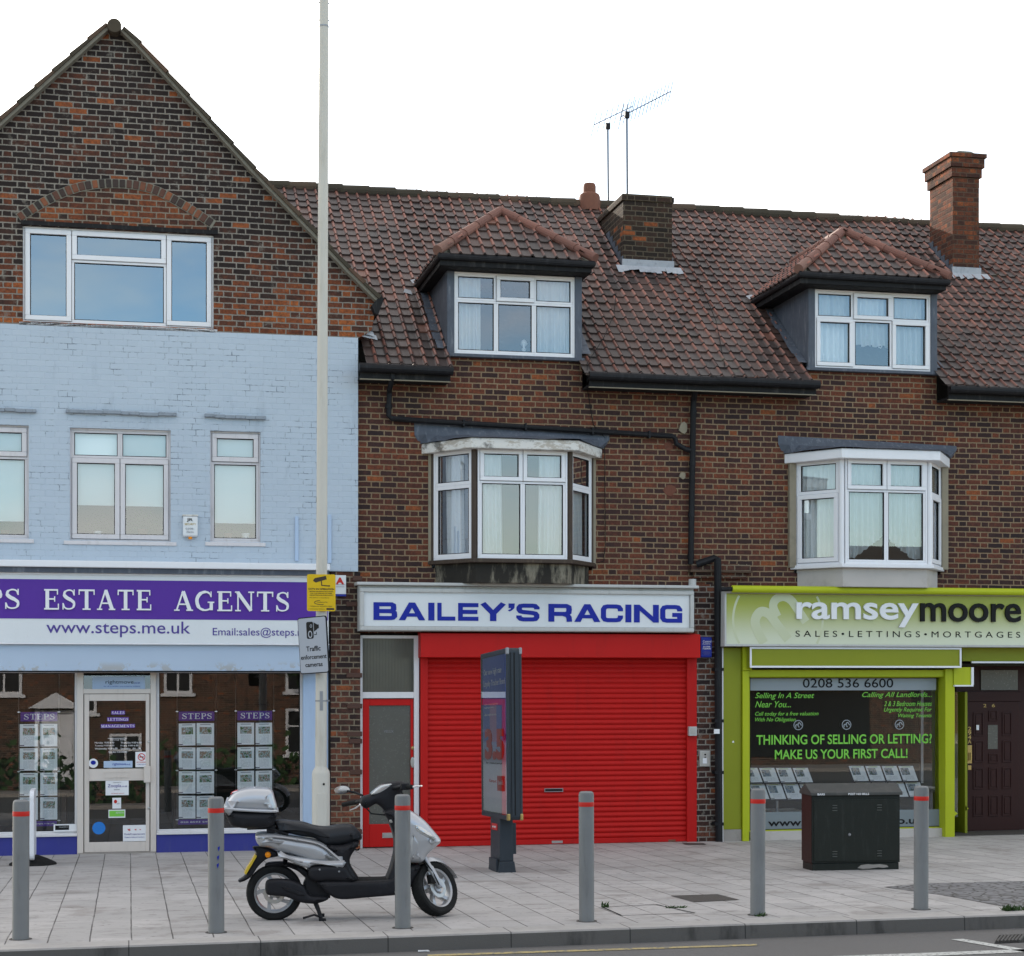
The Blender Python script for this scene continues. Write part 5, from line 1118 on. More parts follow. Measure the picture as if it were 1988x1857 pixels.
# door and light over it
f = MB(); a0, a1, a2 = X(698), X(808.5), X(815); zf0 = pz(0)
f.box(a0, a0 + .035, -.03, .08, zf0, Z(752, 1234)); f.box(a1 - .035, a1 + .03, -.03, .08, zf0, Z(752, 1234)); f.box(a0 + .035, a1 - .035, -.03, .08, Z(752, 1240), Z(752, 1234)); f.box(a0 + .035, a1 - .035, -.03, .08, Z(752, 1356), Z(752, 1344)); f.build('door_frame', 'alu', h1, bevel=.005)
g = MB(); g.face([(a0 + .03, .02, Z(752, 1345)), (a1 - .03, .02, Z(752, 1345)), (a1 - .03, .02, Z(752, 1239)), (a0 + .03, .02, Z(752, 1239))]); g.build('transom_pane', 'obscure', h1)
q = lambda v: Z(756, v); d = MB(); da, db = a0 + .04, a1 - .04; g0, g1 = X(716.5), X(797); dt = q(1357.5)
d.box(da, g0, -.01, .05, zf0 + .012, dt); d.box(g1, db, -.01, .05, zf0 + .012, dt); d.box(g0, g1, -.01, .05, q(1370), dt); d.box(g0, g1, -.01, .05, zf0 + .012, q(1600)); do1 = d.build('door', 'red', h1, bevel=.006); do1['label'] = 'red wooden door with one tall obscure pane'
g = MB(); g.face([(g0, .012, q(1600)), (g1, .012, q(1600)), (g1, .012, q(1370)), (g0, .012, q(1370))]); g.build('door_pane', 'obscure_plain', do1)
g = MB(); g.box(X(742), X(767), -.018, -.010, q(1627), q(1617)); g.box(X(744), X(765), -.022, -.018, q(1624.5), q(1619.5)); g.build('letterbox', 'steel', do1, bevel=.003)
g = MB(); g.pillow([(X(800.5) + .028 * math.cos(a), q(1481) + .07 * math.sin(a)) for a in [6.283 * i / 20 for i in range(20)]], -.03, -.008, .008); g.build('door_handle', 'steel', do1, smooth=True)
g = MB(); g.lathe([(0, -.024), (.02, -.02), (.022, -.01)], (X(801), 0, q(1453)), 14, 'y'); g.build('lock', 'brass', do1)
tt = tpx('VELUX', 745, 764, 1418, 1423, .010, 'steel_dull', do1)
# roller shutter
rs0, rs1, rs2 = X(821), X(1335), X(1345.5); zs = lambda v, u=1080: Z(u, v)
m = MB(); bx0, bx1 = X(817, -.24), X(1360, -.24); zb0, zb1 = Z(1080, 1277, -.24), Z(1080, 1231, -.24)
m.prism([(-.24, zb0), (.0, zb0 - .01), (.0, zb1 + .02), (-.235, zb1)], bx0, bx1, 'x'); sb_ = m.build('roller_shutter', 'red', h1, bevel=.008); sb_['label'] = 'red slatted roller shutter pulled down over the betting shop'
for a_, b_q in ((rs0 - .04, X(829)), (rs1 - .03, rs2 + .03)): m = MB(); m.box(a_, b_q, -.07, .05, zf0, zb0); m.build('guide_rail', 'red', sb_, bevel=.006)
m = MB(); xa, xb = X(829) - .01, rs1 - .02; zlo = zf0 + .07; n = 35; hgt = (zb0 - zlo) / n
for i in range(n):
    z = zlo + hgt * i; pr = []
    for j in range(7): f = j / 6; pr.append((-.012 - .017 * math.sin(math.pi * min(1, f * 1.12)) ** .8 if f < .89 else -.010, z + hgt * f))
    for (ya, za), (yb_, zb_) in zip(pr, pr[1:]): m.face([(xa, ya, za), (xb, ya, za), (xb, yb_, zb_), (xa, yb_, zb_)])
m.build('slats', 'red', sb_)
m = MB(); m.box(xa, xb, -.035, .01, zf0 + .004, zlo); m.build('bottom_rail', 'red', sb_, bevel=.006)
m = MB(); m.box(X(1057), X(1091), -.034, -.02, zs(1536), zs(1531.5)); m.build('letter_slot', 'black_wood', sb_)
g = MB(); ring(g, X(1056), X(1092), zs(1537.5), zs(1530.5), .008, -.037, -.022); g.build('slot_rim', 'steel_dull', sb_)
g = MB(); g.box(X(1070), X(1091), -.039, -.034, Z(1080, 1637), Z(1080, 1632)); pl2 = g.build('lock_plate', 'steel', sb_)
g = MB(); g.box(X(1296), X(1310), -.037, -.034, Z(1300, 1634), Z(1300, 1630)); g.build('lock_plate', 'terracotta', sb_)
# things on the pier
p = at(1371, 1277, -.05); t = thing('alarm_box', 'blue alarm box with white lettering right of the red shutter', 'alarm', p); x0, x1, z0, z1 = X(1361, -.12), X(1382, -.12), Z(1371, 1277, -.12), Z(1371, 1237, -.12)
m = MB(); m.prism([(-.12, z0 + .015), (-.105, z0), (-.05, z0), (-.05, z1), (-.10, z1), (-.12, z1 - .015)], x0, x1, 'x'); m.build('case', 'blue_box', t, bevel=.006)
text('Control', x0 + .025, x1 - .01, z1 - .075, z1 - .045, -.121, 'white_letter', t, .002); text('ALARMS', x0 + .02, x1 - .02, z1 - .10, z1 - .085, -.121, 'white_letter', t, .002); text('01708', x0 + .03, x1 - .025, z1 - .14, z1 - .12, -.121, 'white_letter', t, .002, .01); text('728400', x0 + .02, x1 - .015, z1 - .165, z1 - .145, -.121, 'white_letter', t, .002, .01)
m = MB(); m.prism([((x0 + x1) / 2 + .05 * math.cos(a), z0 + .06 + .025 * math.sin(a)) for a in [6.283 * i / 20 for i in range(20)]], -.128, -.12); m.build('lamp', 'deep_blue', t)
p = at(1343, 1430, -.1); t = thing('key_switch', 'small grey shutter key switch at the right edge of the red shutter', 'switch', p); m = MB(); m.box(X(1336.5, -.1), X(1352, -.1), -.13, -.05, Z(1343, 1429, -.1), Z(1343, 1411, -.1)); m.build('case', 'sign_frame', t, bevel=.008); m = MB(); m.box(X(1341, -.13), X(1350, -.13), -.136, -.13, Z(1343, 1425, -.13), Z(1343, 1414, -.13)); m.build('key_plate', 'steel', t)
p = at(1368, 1489, -.05); t = thing('intercom', 'brushed metal entry panel with a white note on the brick pier', 'intercom', p); m = MB(); a, b, c, d = X(1357.5, -.06), X(1379, -.06), Z(1368, 1488.5, -.06), Z(1368, 1458, -.06); m.box(a, b, -.075, -.05, c, d); m.build('panel', 'steel', t, bevel=.005)
m = MB(); m.box(a + .045, a + .10, -.078, -.075, c + .04, c + .11); m.build('note', 'white_letter', t); m = MB(); m.lathe([(0, -.082), (.012, -.08), (.012, -.075)], ((a + b) / 2, 0, d - .05), 12, 'y'); m.lathe([(0, -.082), (.009, -.08), (.009, -.075)], ((a + b) / 2, 0, d - .085), 12, 'y'); m.build('button', 'rubber', t)
p = at(1391, 1421, -.2); m = MB(); m.box(X(1386.5, -.22), X(1397, -.22), -.222, -.205, Z(1391, 1425, -.22), Z(1391, 1416, -.22)); tag(m.build('sticker', 'white_letter', at=p), 'white sticker wrapped round the black drainpipe by the pier', 'sticker')
# betting shop sign
YB = -.30
s1 = thing('shop_sign', 'white betting shop sign with bold wide dark blue letters in a grey frame', 'sign', (X(1025, YB), YB, Z(1025, 1228, YB)))
bz = lambda v, u=1025: Z(u, v, YB); xa, xb = X(697.5, YB), X(1347, YB)
m = MB(); m.box(xa, xb, YB + .012, .0, bz(1227), bz(1140)); m.build('sign_case', 'sign_frame', s1, bevel=.006)
m = MB(); m.box(xa + .06, xb - .06, YB, YB + .011, bz(1217.5), bz(1152)); m.build('sign_panel', 'sign_white', s1)
m = MB(); ring(m, xa + .005, xb - .005, bz(1226), bz(1145), .052, YB - .035, YB + .006); m.build('sign_border', 'sign_frame', s1, bevel=.012)
m = MB(); m.box(xa - .04, xb + .05, YB - .07, .0, bz(1139.9), bz(1134)); m.build('sign_cap', 'sign_frame', s1, bevel=.012)
m = MB(); m.tube([(xb + .02, -.18, bz(1134)), (xb + .02, -.18, bz(1120))], .05, 12); m.build('cap_stub', 'sign_frame', s1)
def rc(l, r=.14): return l
WIDE = {
 'B': [([(.125, 0), (.125, 1)], 'J'), ([(.13, .885), (.76, .885), (.84, .83), (.85, .70), (.85, .62), (.80, .53), (.72, .505), (.13, .505)], False), ([(.68, .505), (.80, .49), (.875, .42), (.885, .31), (.885, .22), (.82, .135), (.74, .115), (.13, .115)], False)],
 'I': [([(.5, 0), (.5, 1)], 'I')], 'L': [([(.13, 1), (.13, .115), (1, .115)], False)], 'E': [([(1, .885), (.13, .885), (.13, .115), (1, .115)], False), ([(.13, .5), (.95, .5)], False)],
 'Y': [([(.10, 1), (.5, .42), (.90, 1)], 'Y'), ([(.5, .50), (.5, 0)], 'J')],
 'S': [([(.885, .68), (.885, .76), (.80, .87), (.70, .885), (.30, .885), (.18, .86), (.125, .77), (.125, .65), (.18, .56), (.30, .525), (.70, .475), (.82, .44), (.875, .35), (.875, .23), (.82, .14), (.70, .115), (.30, .115), (.19, .14), (.115, .24), (.115, .33)], False)],
 'R': [([(.125, 0), (.125, 1)], 'J'), ([(.13, .885), (.76, .885), (.86, .82), (.875, .68), (.86, .52), (.76, .44), (.13, .44)], False), ([(.62, .44), (.80, .36), (.87, .24), (.885, 0)], False)],
 'C': [([(.885, .62), (.885, .74), (.81, .86), (.70, .885), (.30, .885), (.18, .85), (.115, .73), (.115, .27), (.18, .15), (.30, .115), (.70, .115), (.81, .14), (.885, .26), (.885, .38)], False)],
 'N': [([(.12, 0), (.12, 1)], False), ([(.16, .92), (.84, .08)], False), ([(.88, 0), (.88, 1)], False)],
 'G': [([(.885, .64), (.885, .74), (.81, .86), (.70, .885), (.30, .885), (.18, .85), (.115, .73), (.115, .27), (.18, .15), (.30, .115), (.885, .115), (.885, .44), (.55, .44)], False)]}
def wide(c, u0, u1):
    x0, x1 = X(u0, YB), X(u1, YB); um = (u0 + u1) / 2; zc = 1170 + (um - 725) * .0095; z0, z1 = Z(um, zc + 34, YB), Z(um, zc - .5, YB); mb = LB
    fx, fz = lambda q: x0 + (x1 - x0) * q, lambda q: z0 + (z1 - z0) * q; y = YB - .006
    if c == 'A':
        P = [(0, 0), (.385, 1), (.615, 1), (1, 0), (.76, 0), (.685, .20), (.315, .20), (.24, 0)]; Hh = [(.39, .40), (.61, .40), (.5, .70)]
        fl = [(fx(a), fz(b)) for a, b in P + Hh]; vs = [mb.v((a, y, b)) for a, b in fl]
        for tr in tessellate_polygon([[Vector((*q, 0)) for q in P], [Vector((*q, 0)) for q in Hh]]): mb.b.faces.new([vs[i] for i in tr])
    elif c == "'": mb.prism([(fx(a), fz(b)) for a, b in [(0, .62), (.25, .55), (.62, .62), (.95, .74), (1, 1), (.1, 1), (.1, .74), (.45, .74), (.4, .68)]], y, YB)
    else:
        for i, (pts, cl) in enumerate(WIDE[c]):
            w = .23
            if cl == 'I': w = 1.0
            if cl == 'J': w = .25
            if c == 'N' and i == 1: w = .20
            ribbon(mb, pts, w, y - .0005 * i, .006, fx, fz, cl is True)
LB = MB()
def bu(z): return (680 + z / 2.6158) / 1.0302
for c, a, b in (('B', 175, 299), ('A', 307, 446), ('I', 462, 494), ('L', 508, 603), ('E', 616, 724), ('Y', 734, 868), ("'", 878, 914), ('S', 922, 1044), ('R', 1090, 1214), ('A', 1225, 1362), ('C', 1365, 1480), ('I', 1493, 1524), ('N', 1537, 1668), ('G', 1675, 1790)): wide(c, bu(a), bu(b))
LB.build('lettering', 'blue_letter', s1)
# ------------------------------------------------------------------ lime green shop front
def zr(zx, zy): return 1339.5 + zx / 3.066, 1116.3 + zy / 3.066
YL = -.35
s2 = thing('shop_sign', 'green fading to white estate agent sign with raised white and black letters', 'sign', (X(1700, YL), YL, Z(1700, 1256, YL)))
lz = lambda v, u=1700: Z(u, v, YL); xa = X(1406, YL); xb = X(2075, YL)
m = MB(); m.box(xa, xb, YL + .012, .0, lz(1256.5), lz(1151)); m.build('sign_case', 'sign_frame', s2, bevel=.006)
m = MB(); m.box(xa + .03, xb, YL, YL + .011, lz(1252), lz(1155.5)); m.build('sign_panel', 'rm_panel', s2)
m = MB(); ring(m, xa, xb + .1, lz(1256), lz(1151.5), .026, YL - .018, YL + .006); m.build('sign_border', 'sign_frame', s2, bevel=.005)
m = MB(); yt = -.44; m.tube([(X(1421, yt), yt, Z(1700, 1147, yt)), (XE, yt, Z(1700, 1147, yt))], .048, 14); tb = m.build('awning_tube', 'lime', h2, smooth='auto'); m = MB(); m.tube([(X(1402, yt), yt + .03, Z(1700, 1147.5, yt)), (X(1422, yt), yt, Z(1700, 1147, yt))], .03, 10); m.build('end_bracket', 'black', tb)
def st(s, zx0, zx1, zy0, zy1, y, mat, par, um=1700, **k): (a, b), (c, d) = zr(zx0, zy0), zr(zx1, zy1); return text(s, X(a, y), X(c, y), Z(um, d, y), Z(um, b, y), y, mat, par, **k)
st('ramsey', 630, 1356, 166, 312, YL - .002, 'white_letter', s2, depth=.03, bold=.018, um=1660)
st('moore', 1368, 1966, 170, 282, YL - .002, 'black_letter', s2, depth=.03, bold=.012, um=1880)
st('SALES\u2022LETTINGS\u2022MORTGAGES', 628, 1966, 336, 372, YL - .001, 'black_letter', s2, depth=.002, space=1.6, um=1760)
m = MB(); (cu, cv) = zr(525, 268); cx, cz = X(cu, YL), Z(cu, cv, YL); RR = X(zr(790, 0)[0], YL) - cx; zt1, zb1_ = lz(1156.5, cu), lz(1251, cu)
for a0, a1 in ((0, 360),):
    seg = []; 
    for k in range(181):
        a = R(k * 2); p = (cx + RR * math.cos(a), cz + RR * math.sin(a))
        if zb1_ < p[1] < zt1 and p[0] > xa + .035: seg.append(p)
        else:
            if len(seg) > 1: ribbon(m, seg, .030, YL - .0015, .001, lambda q: q, lambda q: q)
            seg = []
    if len(seg) > 1: ribbon(m, seg, .030, YL - .0015, .001, lambda q: q, lambda q: q)
mark = []
def mk(pts, w):
    P = [(X(zr(a, b)[0], YL), Z(cu, zr(a, b)[1], YL)) for a, b in cat_rom(pts, 6, False)]; ribbon(m, P, w, YL - .002 - .0004 * len(mark), .001, lambda q: q, lambda q: q); mark.append(1)
mk([(440, 407), (400, 330), (388, 270), (420, 222), (470, 235), (520, 300), (585, 385)], .125)
mk([(520, 250), (495, 190), (510, 148), (555, 130), (600, 150), (640, 205), (690, 280)], .115)
m.build('emblem', 'pale_print', s2)
# green surround
zq = lambda v, u=1640, y=0: Z(u, v, y); yo = -.16
m = MB(); m.box(X(1404.5, yo), X(1440, yo), yo + .02, .2, pz(0) + .16, zq(1258, 1420)); m.build('shop_pilaster', 'olive', h2, bevel=.008)
m = MB(); m.box(X(1404.5, yo), X(1440, yo), yo + .01, .2, pz(0) - .1, pz(0) + .16); m.build('pilaster_plinth', 'concrete', h2, bevel=.008)
m = MB(); m.box(X(1402, yo), X(1404.4, yo), yo, .2, pz(0), zq(1258, 1403)); m.build('edge_strip', 'alu', h2)
m = MB(); m.box(X(1441, yo), X(1453.5, yo), yo - .02, .1, pz(0) - .1, zq(1302, 1450)); m.build('lime_post', 'lime', h2, bevel=.01); m = MB(); m.box(X(1834, yo), X(1852.5, yo), yo - .02, .14, pz(0) - .1, zq(1299, 1840)); m.build('lime_post', 'lime', h2, bevel=.01)
m = MB(); m.box(X(1441, yo), X(1458, yo), yo - .04, .1, zq(1302, 1450) + .001, zq(1257, 1450)); m.build('post_head', 'lime', h2, bevel=.006)
m = MB(); m.box(X(1453.6, yo), X(1833.9, yo), yo + .02, .1, zq(1314.5), zq(1301)); m.build('lime_lintel', 'lime', h2, bevel=.008)
yb2 = -.33; m = MB(); a, b, c, d = X(1456, yb2), X(1867, yb2), zq(1297, 1660, yb2), zq(1257, 1660, yb2); m.box(a, b, yb2 + .015, .05, c, d); fb_ = m.build('green_canopy_box', 'olive', h2)
m = MB(); ring(m, a, b, c, d, .026, yb2, yb2 + .014); m.build('box_trim', 'upvc', fb_, bevel=.004)
m = MB(); a2, b2q = X(1852, -.2), X(1885, -.2); m.box(a2, b2q - .001, -.2, .5, zq(1330, 1870), zq(1296, 1870)); cb = m.build('green_canopy_box', 'lime', h2)
m = MB(); m.box(a2, b2q + .03, -.215, .5, zq(1333, 1870), zq(1330, 1870) - .001); m.box(b2q, b2q + .035, -.215, -.19, zq(1330, 1870), zq(1296, 1870)); m.build('box_trim', 'upvc', cb)
m = MB(); m.box(X(1867, -.1), XE, -.12, .3, zq(1284, 1940, -.1), zq(1257, 1940, -.1)); hd = m.build('door_header', 'olive', h2); m = MB(); m.box(X(1886, -.14), XE, -.15, -.121, zq(1288, 1940, -.14), zq(1284.5, 1940, -.14)); m.build('header_trim', 'upvc', hd)
m = MB(); m.box(X(1453), X(1835), -.08, .1, pz(0) - .1, zq(1611)); m.build('shop_sill', 'render_cream', h2, bevel=.006)
cw = [(X(1453), X(1834), zq(1611), zq(1314), 'f')]
window(h2, frame_at(0, -.02, 0), cw, 'lime', 'glass_shop', fb=.008, outer=.008, name='shop_window', tilt=.0145, label='lettered shop window in a lime green frame')
# interior
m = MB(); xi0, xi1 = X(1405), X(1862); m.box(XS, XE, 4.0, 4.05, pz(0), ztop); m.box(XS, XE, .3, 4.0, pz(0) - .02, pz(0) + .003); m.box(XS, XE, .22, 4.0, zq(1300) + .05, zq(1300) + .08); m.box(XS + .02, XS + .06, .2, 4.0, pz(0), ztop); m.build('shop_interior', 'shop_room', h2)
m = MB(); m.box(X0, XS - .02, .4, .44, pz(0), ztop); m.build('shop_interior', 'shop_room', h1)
m = MB(); m.sheet([(XS, zq(1257)), (XE, zq(1257)), (XE, ztop - .1), (XS, ztop - .1)], [], .03); m.build('shop_header', 'brick_pier', h2)
# door recess
yd = .55; m = MB(); m.box(X(1853), X(1853) + .04, .15, yd, pz(0), zq(1300)); m.build('recess_side', 'olive', h2); g = MB(); g.box(X(1856), X(1866), .10, .105, pz(0) + .25, zq(1345)); g.build('side_pane', 'glass_small', h2)
m = MB(); xr0, xr1 = X(1872, yd), X(2060, yd); m.box(xr0 - .10, xr0 - .001, yd - .1, yd + .08, pz(0), zq(1345)); m.box(xr0 - .14, xr0 - .101, yd - .3, yd + .02, pz(0), zq(1345)); m.build('door_jamb', 'olive', h2, bevel=.006)
DZ = lambda v: Z(1930, v, yd); dx = lambda zx: X((1840 + zx / 3.87) / 1.0302, yd); dv = lambda zy: DZ((1280 + zy / 3.869) / 1.0302)
m = MB(); m.box(xr0 - .1, xr1, yd + .05, yd + .12, pz(0), zq(1257)); m.build('recess_wall', 'door_brown', h2)
m = MB(); m.box(dx(355), dx(770), yd, yd + .05, dv(1475), dv(480)); dr = m.build('door', 'door_brown', h2, bevel=.006); dr['label'] = 'dark brown panelled door numbered 294A'
m = MB()
for zx0, zx1, zy0, zy1 in ((410, 490, 560, 745), (530, 598, 545, 630), (635, 710, 560, 745), (410, 490, 780, 950), (635, 710, 780, 950), (530, 605, 880, 955), (410, 490, 990, 1155), (530, 600, 990, 1155), (635, 710, 990, 1155), (410, 490, 1205, 1365), (530, 605, 1205, 1365), (635, 710, 1205, 1365)):
    ring(m, dx(zx0), dx(zx1), dv(zy1), dv(zy0), .018, yd - .012, yd - .001); m.box(dx(zx0) + .035, dx(zx1) - .035, yd - .009, yd - .001, dv(zy1) + .035, dv(zy0) - .035)
m.build('door_panel', 'door_brown', dr, bevel=.005)
g = MB(); g.box(dx(525), dx(600), yd - .004, yd - .001, dv(845), dv(660)); g.build('door_pane', 'obscure_plain', dr)
m = MB(); m.box(dx(480), dx(765), yd + .03, yd + .049, dv(390), dv(235)); m.build('transom_pane', 'obscure_plain', h2)
m = MB(); m.box(dx(345), dx(780), yd - .005, yd + .049, dv(478), dv(400)); m.build('door_head', 'door_brown', h2, bevel=.006)
m = MB(); m.box(dx(366), dx(400), yd - .008, yd - .001, dv(955), dv(815)); m.box(dx(370), dx(396), yd - .008, yd - .001, dv(1005), dv(970)); lk = m.build('lock_plate', 'brass', dr, bevel=.003); m = MB(); m.tube([(dx(383), yd - .04, dv(930)), (dx(383), yd - .04, dv(870))], .012, 8); m.build('door_handle', 'brass', dr)
for i, c in enumerate('294A'): text(c, dx(370), dx(396), dv(702 + i * 33), dv(672 + i * 33), yd - .001, 'brass', dr, .003, .02, name='door_numeral')
text('2', dx(490), dx(514), dv(522), dv(497), yd - .001, 'brass', dr, .002, name='door_numeral'); text('6', dx(556), dx(580), dv(522), dv(497), yd - .001, 'brass', dr, .002, name='door_numeral')
m = MB(); m.box(dx(432), dx(452), yd - .02, yd - .001, dv(698), dv(658)); m.build('bell_push', 'white_letter', dr, bevel=.003)
m = MB(); m.box(X(1852), XE, -.05, yd + .05, pz(0) - .02, pz(0) + .012); m.build('doorstep', 'cover', h2)
m = MB()
for u, v, y in ((1853, 1580, -.12), (1874, 1570, yd - .3)): p = at(u, v, y); m.prism([(p.x, p.z - .035), (p.x + .05, p.z), (p.x, p.z + .035)], y, y + .05)
m.build('catch', 'lime', h2)
m = MB(); p = at(1424, 1441, yo); m.prism([(p.x - .012, p.z - .01), (p.x + .016, p.z - .01), (p.x + .01, p.z + .016), (p.x - .008, p.z + .012)], yo + .016, yo + .021); m.build('paint_chip', 'white_letter', h2)
# lettering on the glass
YW = .004
wl_ = thing('window_lettering', 'green and black vinyl lettering on the lime framed shop window', 'lettering', (X(1640), YW, zq(1500)))
def wt(s, zx0, zx1, zy0, zy1, mat='lime_text', y=YW, **k): (a, b), (c, d) = zr(zx0, zy0), zr(zx1, zy1); return text(s, X(a, y), X(c, y), Z((a + c) / 2, d, y), Z((a + c) / 2, b, y), y, mat, wl_, .001, **k)
def wbox(zx0, zx1, zy0, zy1, mat, name, y=YW + .003): (a, b), (c, d) = zr(zx0, zy0), zr(zx1, zy1); m = MB(); m.box(X(a, y), X(c, y), y, y + .001, Z((a + c) / 2, d, y), Z((a + c) / 2, b, y)); return m.build(name, mat, wl_)
frost = paint('frosted_vinyl', (.20, .23, .24), .5, .1); frost2 = paint('pale_vinyl', (.30, .33, .35), .5, .1)
YW = -.014
wbox(347, 1465, 612, 688, frost2, 'pale_strip'); wbox(347, 1505, 1405, 1530, frost, 'frosted_strip')
wt('0208 536 6600', 672, 1210, 618, 672, 'black_letter', bold=.004); wt('www.ramseymoore.co.uk', 465, 1390, 1448, 1502, 'black_letter', bold=.02)
for s, a, b, c, d in (('Selling In A Street', 388, 740, 702, 745), ('Near You...', 388, 600, 752, 790), ('Call today for a free valuation', 388, 765, 815, 845), ('With No Obligation', 388, 630, 850, 880), ('Calling All Landlords...', 1025, 1440, 698, 737), ('2 & 3 Bedroom Houses', 1155, 1440, 752, 782), ('Urgently Required For', 1155, 1440, 790, 822), ('Waiting Tenants', 1240, 1440, 827, 855)): wt(s, a, b, c, d, shear=.32, bold=.004)
wt('THINKING OF SELLING OR LETTING?', 395, 1440, 950, 1008, bold=.018); wt('MAKE US YOUR FIRST CALL!', 505, 1295, 1038, 1095, bold=.018)
for zx, zy in ((645, 895), (932, 893), (1247, 892)):
    m = MB()
    a, b = zr(zx, zy); cx, cz = X(a, YW), Z(a, b, YW); r = .062
    ribbon(m, [(cx + r * math.cos(q), cz + r * math.sin(q)) for q in [6.283 * i / 32 for i in range(32)]], .010, YW, .001, lambda q: q, lambda q: q, True)
    for ox, oz in ((-.022, -.008), (.012, .016)): ribbon(m, cat_rom([(cx + ox - .012, cz + oz - .026), (cx + ox - .014, cz + oz + .004), (cx + ox + .006, cz + oz + .014), (cx + ox + .034, cz + oz - .022)], 4, False), .013, YW - .0005, .001, lambda q: q, lambda q: q)
    m.build('emblem', frost2, wl_)
# sloping property stands behind the glass
def stand(label, zxs, rows, sk):
    y0, y1 = .12, .45; pa, pb = zr(zxs[0], rows[-1][1]), zr(zxs[-1], rows[0][0]); um = (pa[0] + pb[0]) / 2; t = thing('property_stand', label, 'poster display', (X(um, .3), .3, Z(um, pa[1], .3)), 'sloping property stands in the lime framed window')
    bk = MB()
    for j, (r0, r1, off, n) in enumerate(rows):
        for i in range(n):
            a0 = zxs[0] + off + i * sk; (ul, vb), (ur, vt) = zr(a0 + 32, r1), zr(a0 + sk - 8 + 0, r0); (ul2, _) = zr(a0, r0)
            yb_, yt_ = .14 + .0 * j, .22; w = X(zr(a0 + sk - 10, 0)[0], yb_) - X(zr(a0, 0)[0], yb_)
            x = X(ul, yb_); x2 = X(ul2, yt_); zb_, zt_ = Z(ul, vb, yb_), Z(ul, vt, yt_)
            make_sheet('property_sheet', 'sheet_rm', [(x, yb_, zb_), (x + w, yb_, zb_), (x2 + w, yt_, zt_), (x2, yt_, zt_)], t, None)
            bk.face([(x - .03, yb_ + .006, zb_ - .02), (x + w + .02, yb_ + .006, zb_ - .02), (x2 + w + .02, yt_ + .006, zt_ + .015), (x2 - .03, yt_ + .006, zt_ + .015)])
    bk.build('backing_board', 'plastic', t); m = MB(); z = Z(um, zr(0, rows[-1][1])[1], .2); m.tube([(X(um, .2), .2, z), (X(um, .2), .2, pz(0) + .2)], .02, 8); m.build('stand_leg', 'steel_dull', t)
stand('sloping stand of eight house sheets at the left of the lime framed window', (306, 730), [(1150, 1236, 5, 4), (1244, 1336, 45, 4)], 100)
stand('sloping stand of eight house sheets at the right of the lime framed window', (945, 1360), [(1138, 1228, 0, 4), (1234, 1322, 40, 4)], 98)
a, b = zr(1375, 640), zr(1390, 1240); m = MB(); m.box(X(a[0], .9), X(b[0], .9), .9, .94, Z(a[0], b[1], .9), Z(a[0], a[1], .9)); tag(m.build('interior_post', 'alu', at=(X(a[0], .9), .9, 0)), 'white upright inside the right of the lime framed window', 'post')
for u0, u1, v0, lab in ((1480, 1560, 1575, 'dark desk inside the lime framed window at the left'), (1790, 1826, 1530, 'desk with papers inside the lime framed window at the right')):
    t = thing('desk', lab, 'desk', (X(u0, 1.6), 1.6, pz(0))); m = MB(); m.box(X(u0, 1.6), X(u1, 1.6), 1.4, 2.0, Z(u0, v0 + 6, 1.6), Z(u0, v0, 1.6)); m.build('desk_top', 'old_wood', t); m = MB(); m.box(X(u0, 1.6) + .05, X(u0, 1.6) + .1, 1.45, 1.95, pz(0), Z(u0, v0 + 6, 1.6)); m.box(X(u1, 1.6) - .1, X(u1, 1.6) - .05, 1.45, 1.95, pz(0), Z(u0, v0 + 6, 1.6)); m.build('desk_leg', 'steel_dull', t)
# ------------------------------------------------------------------ aerials on the roof
def aerial(label, um, v0, v1, y, boom_a, boom_b, nel):
    p0, p1 = at(um, v0, y), at(um - 1, v1, y); t = thing('television_aerial', label, 'aerial', p0); m = MB(); m.tube([p0, p1], .014, 8); m.build('mast', 'ad_case', t)
    a, b = at(*boom_a, y), at(*boom_b, y + 1.2); m = MB(); m.tube([a, b], .008, 6); m.build('boom', 'ad_case', t); m = MB(); d = (b - a).normalized(); s = Vector((.25, .1, .95)).normalized()
    for i in range(nel):
        c = a + (b - a) * (i / (nel - 1)); h = .17 if i else .20; m.tube([c - s * h, c + s * h], .006, 5)
    m.build('elements', 'steel_dull', t); m = MB(); c = at(um - 1, v1 + 2, y); m.box(c.x - .035, c.x + .035, c.y - .03, c.y + .03, c.z - .05, c.z + .04); m.build('clamp', 'black', t); return t
aerial('television aerial on the plain mast rising from behind the ridge', 1181, 392, 243, YR + .05, (1153, 243), (1228, 207), 8)
ta = aerial('television aerial on the mast strapped to the short chimney stump', 1218, 424, 221, c1y + .12, (1206, 227), (1302, 178), 14)
m = MB(); p = at(1218, 380, c1y + .12); m.tube([at(1218, 424, c1y + .1), at(1218, 378, c1y + .1)], .028, 8); m.box(p.x - .02, c1x0 + .02, p.y - .02, p.y + .02, p.z - .35, p.z - .31); m.build('bracket', 'steel', ta)
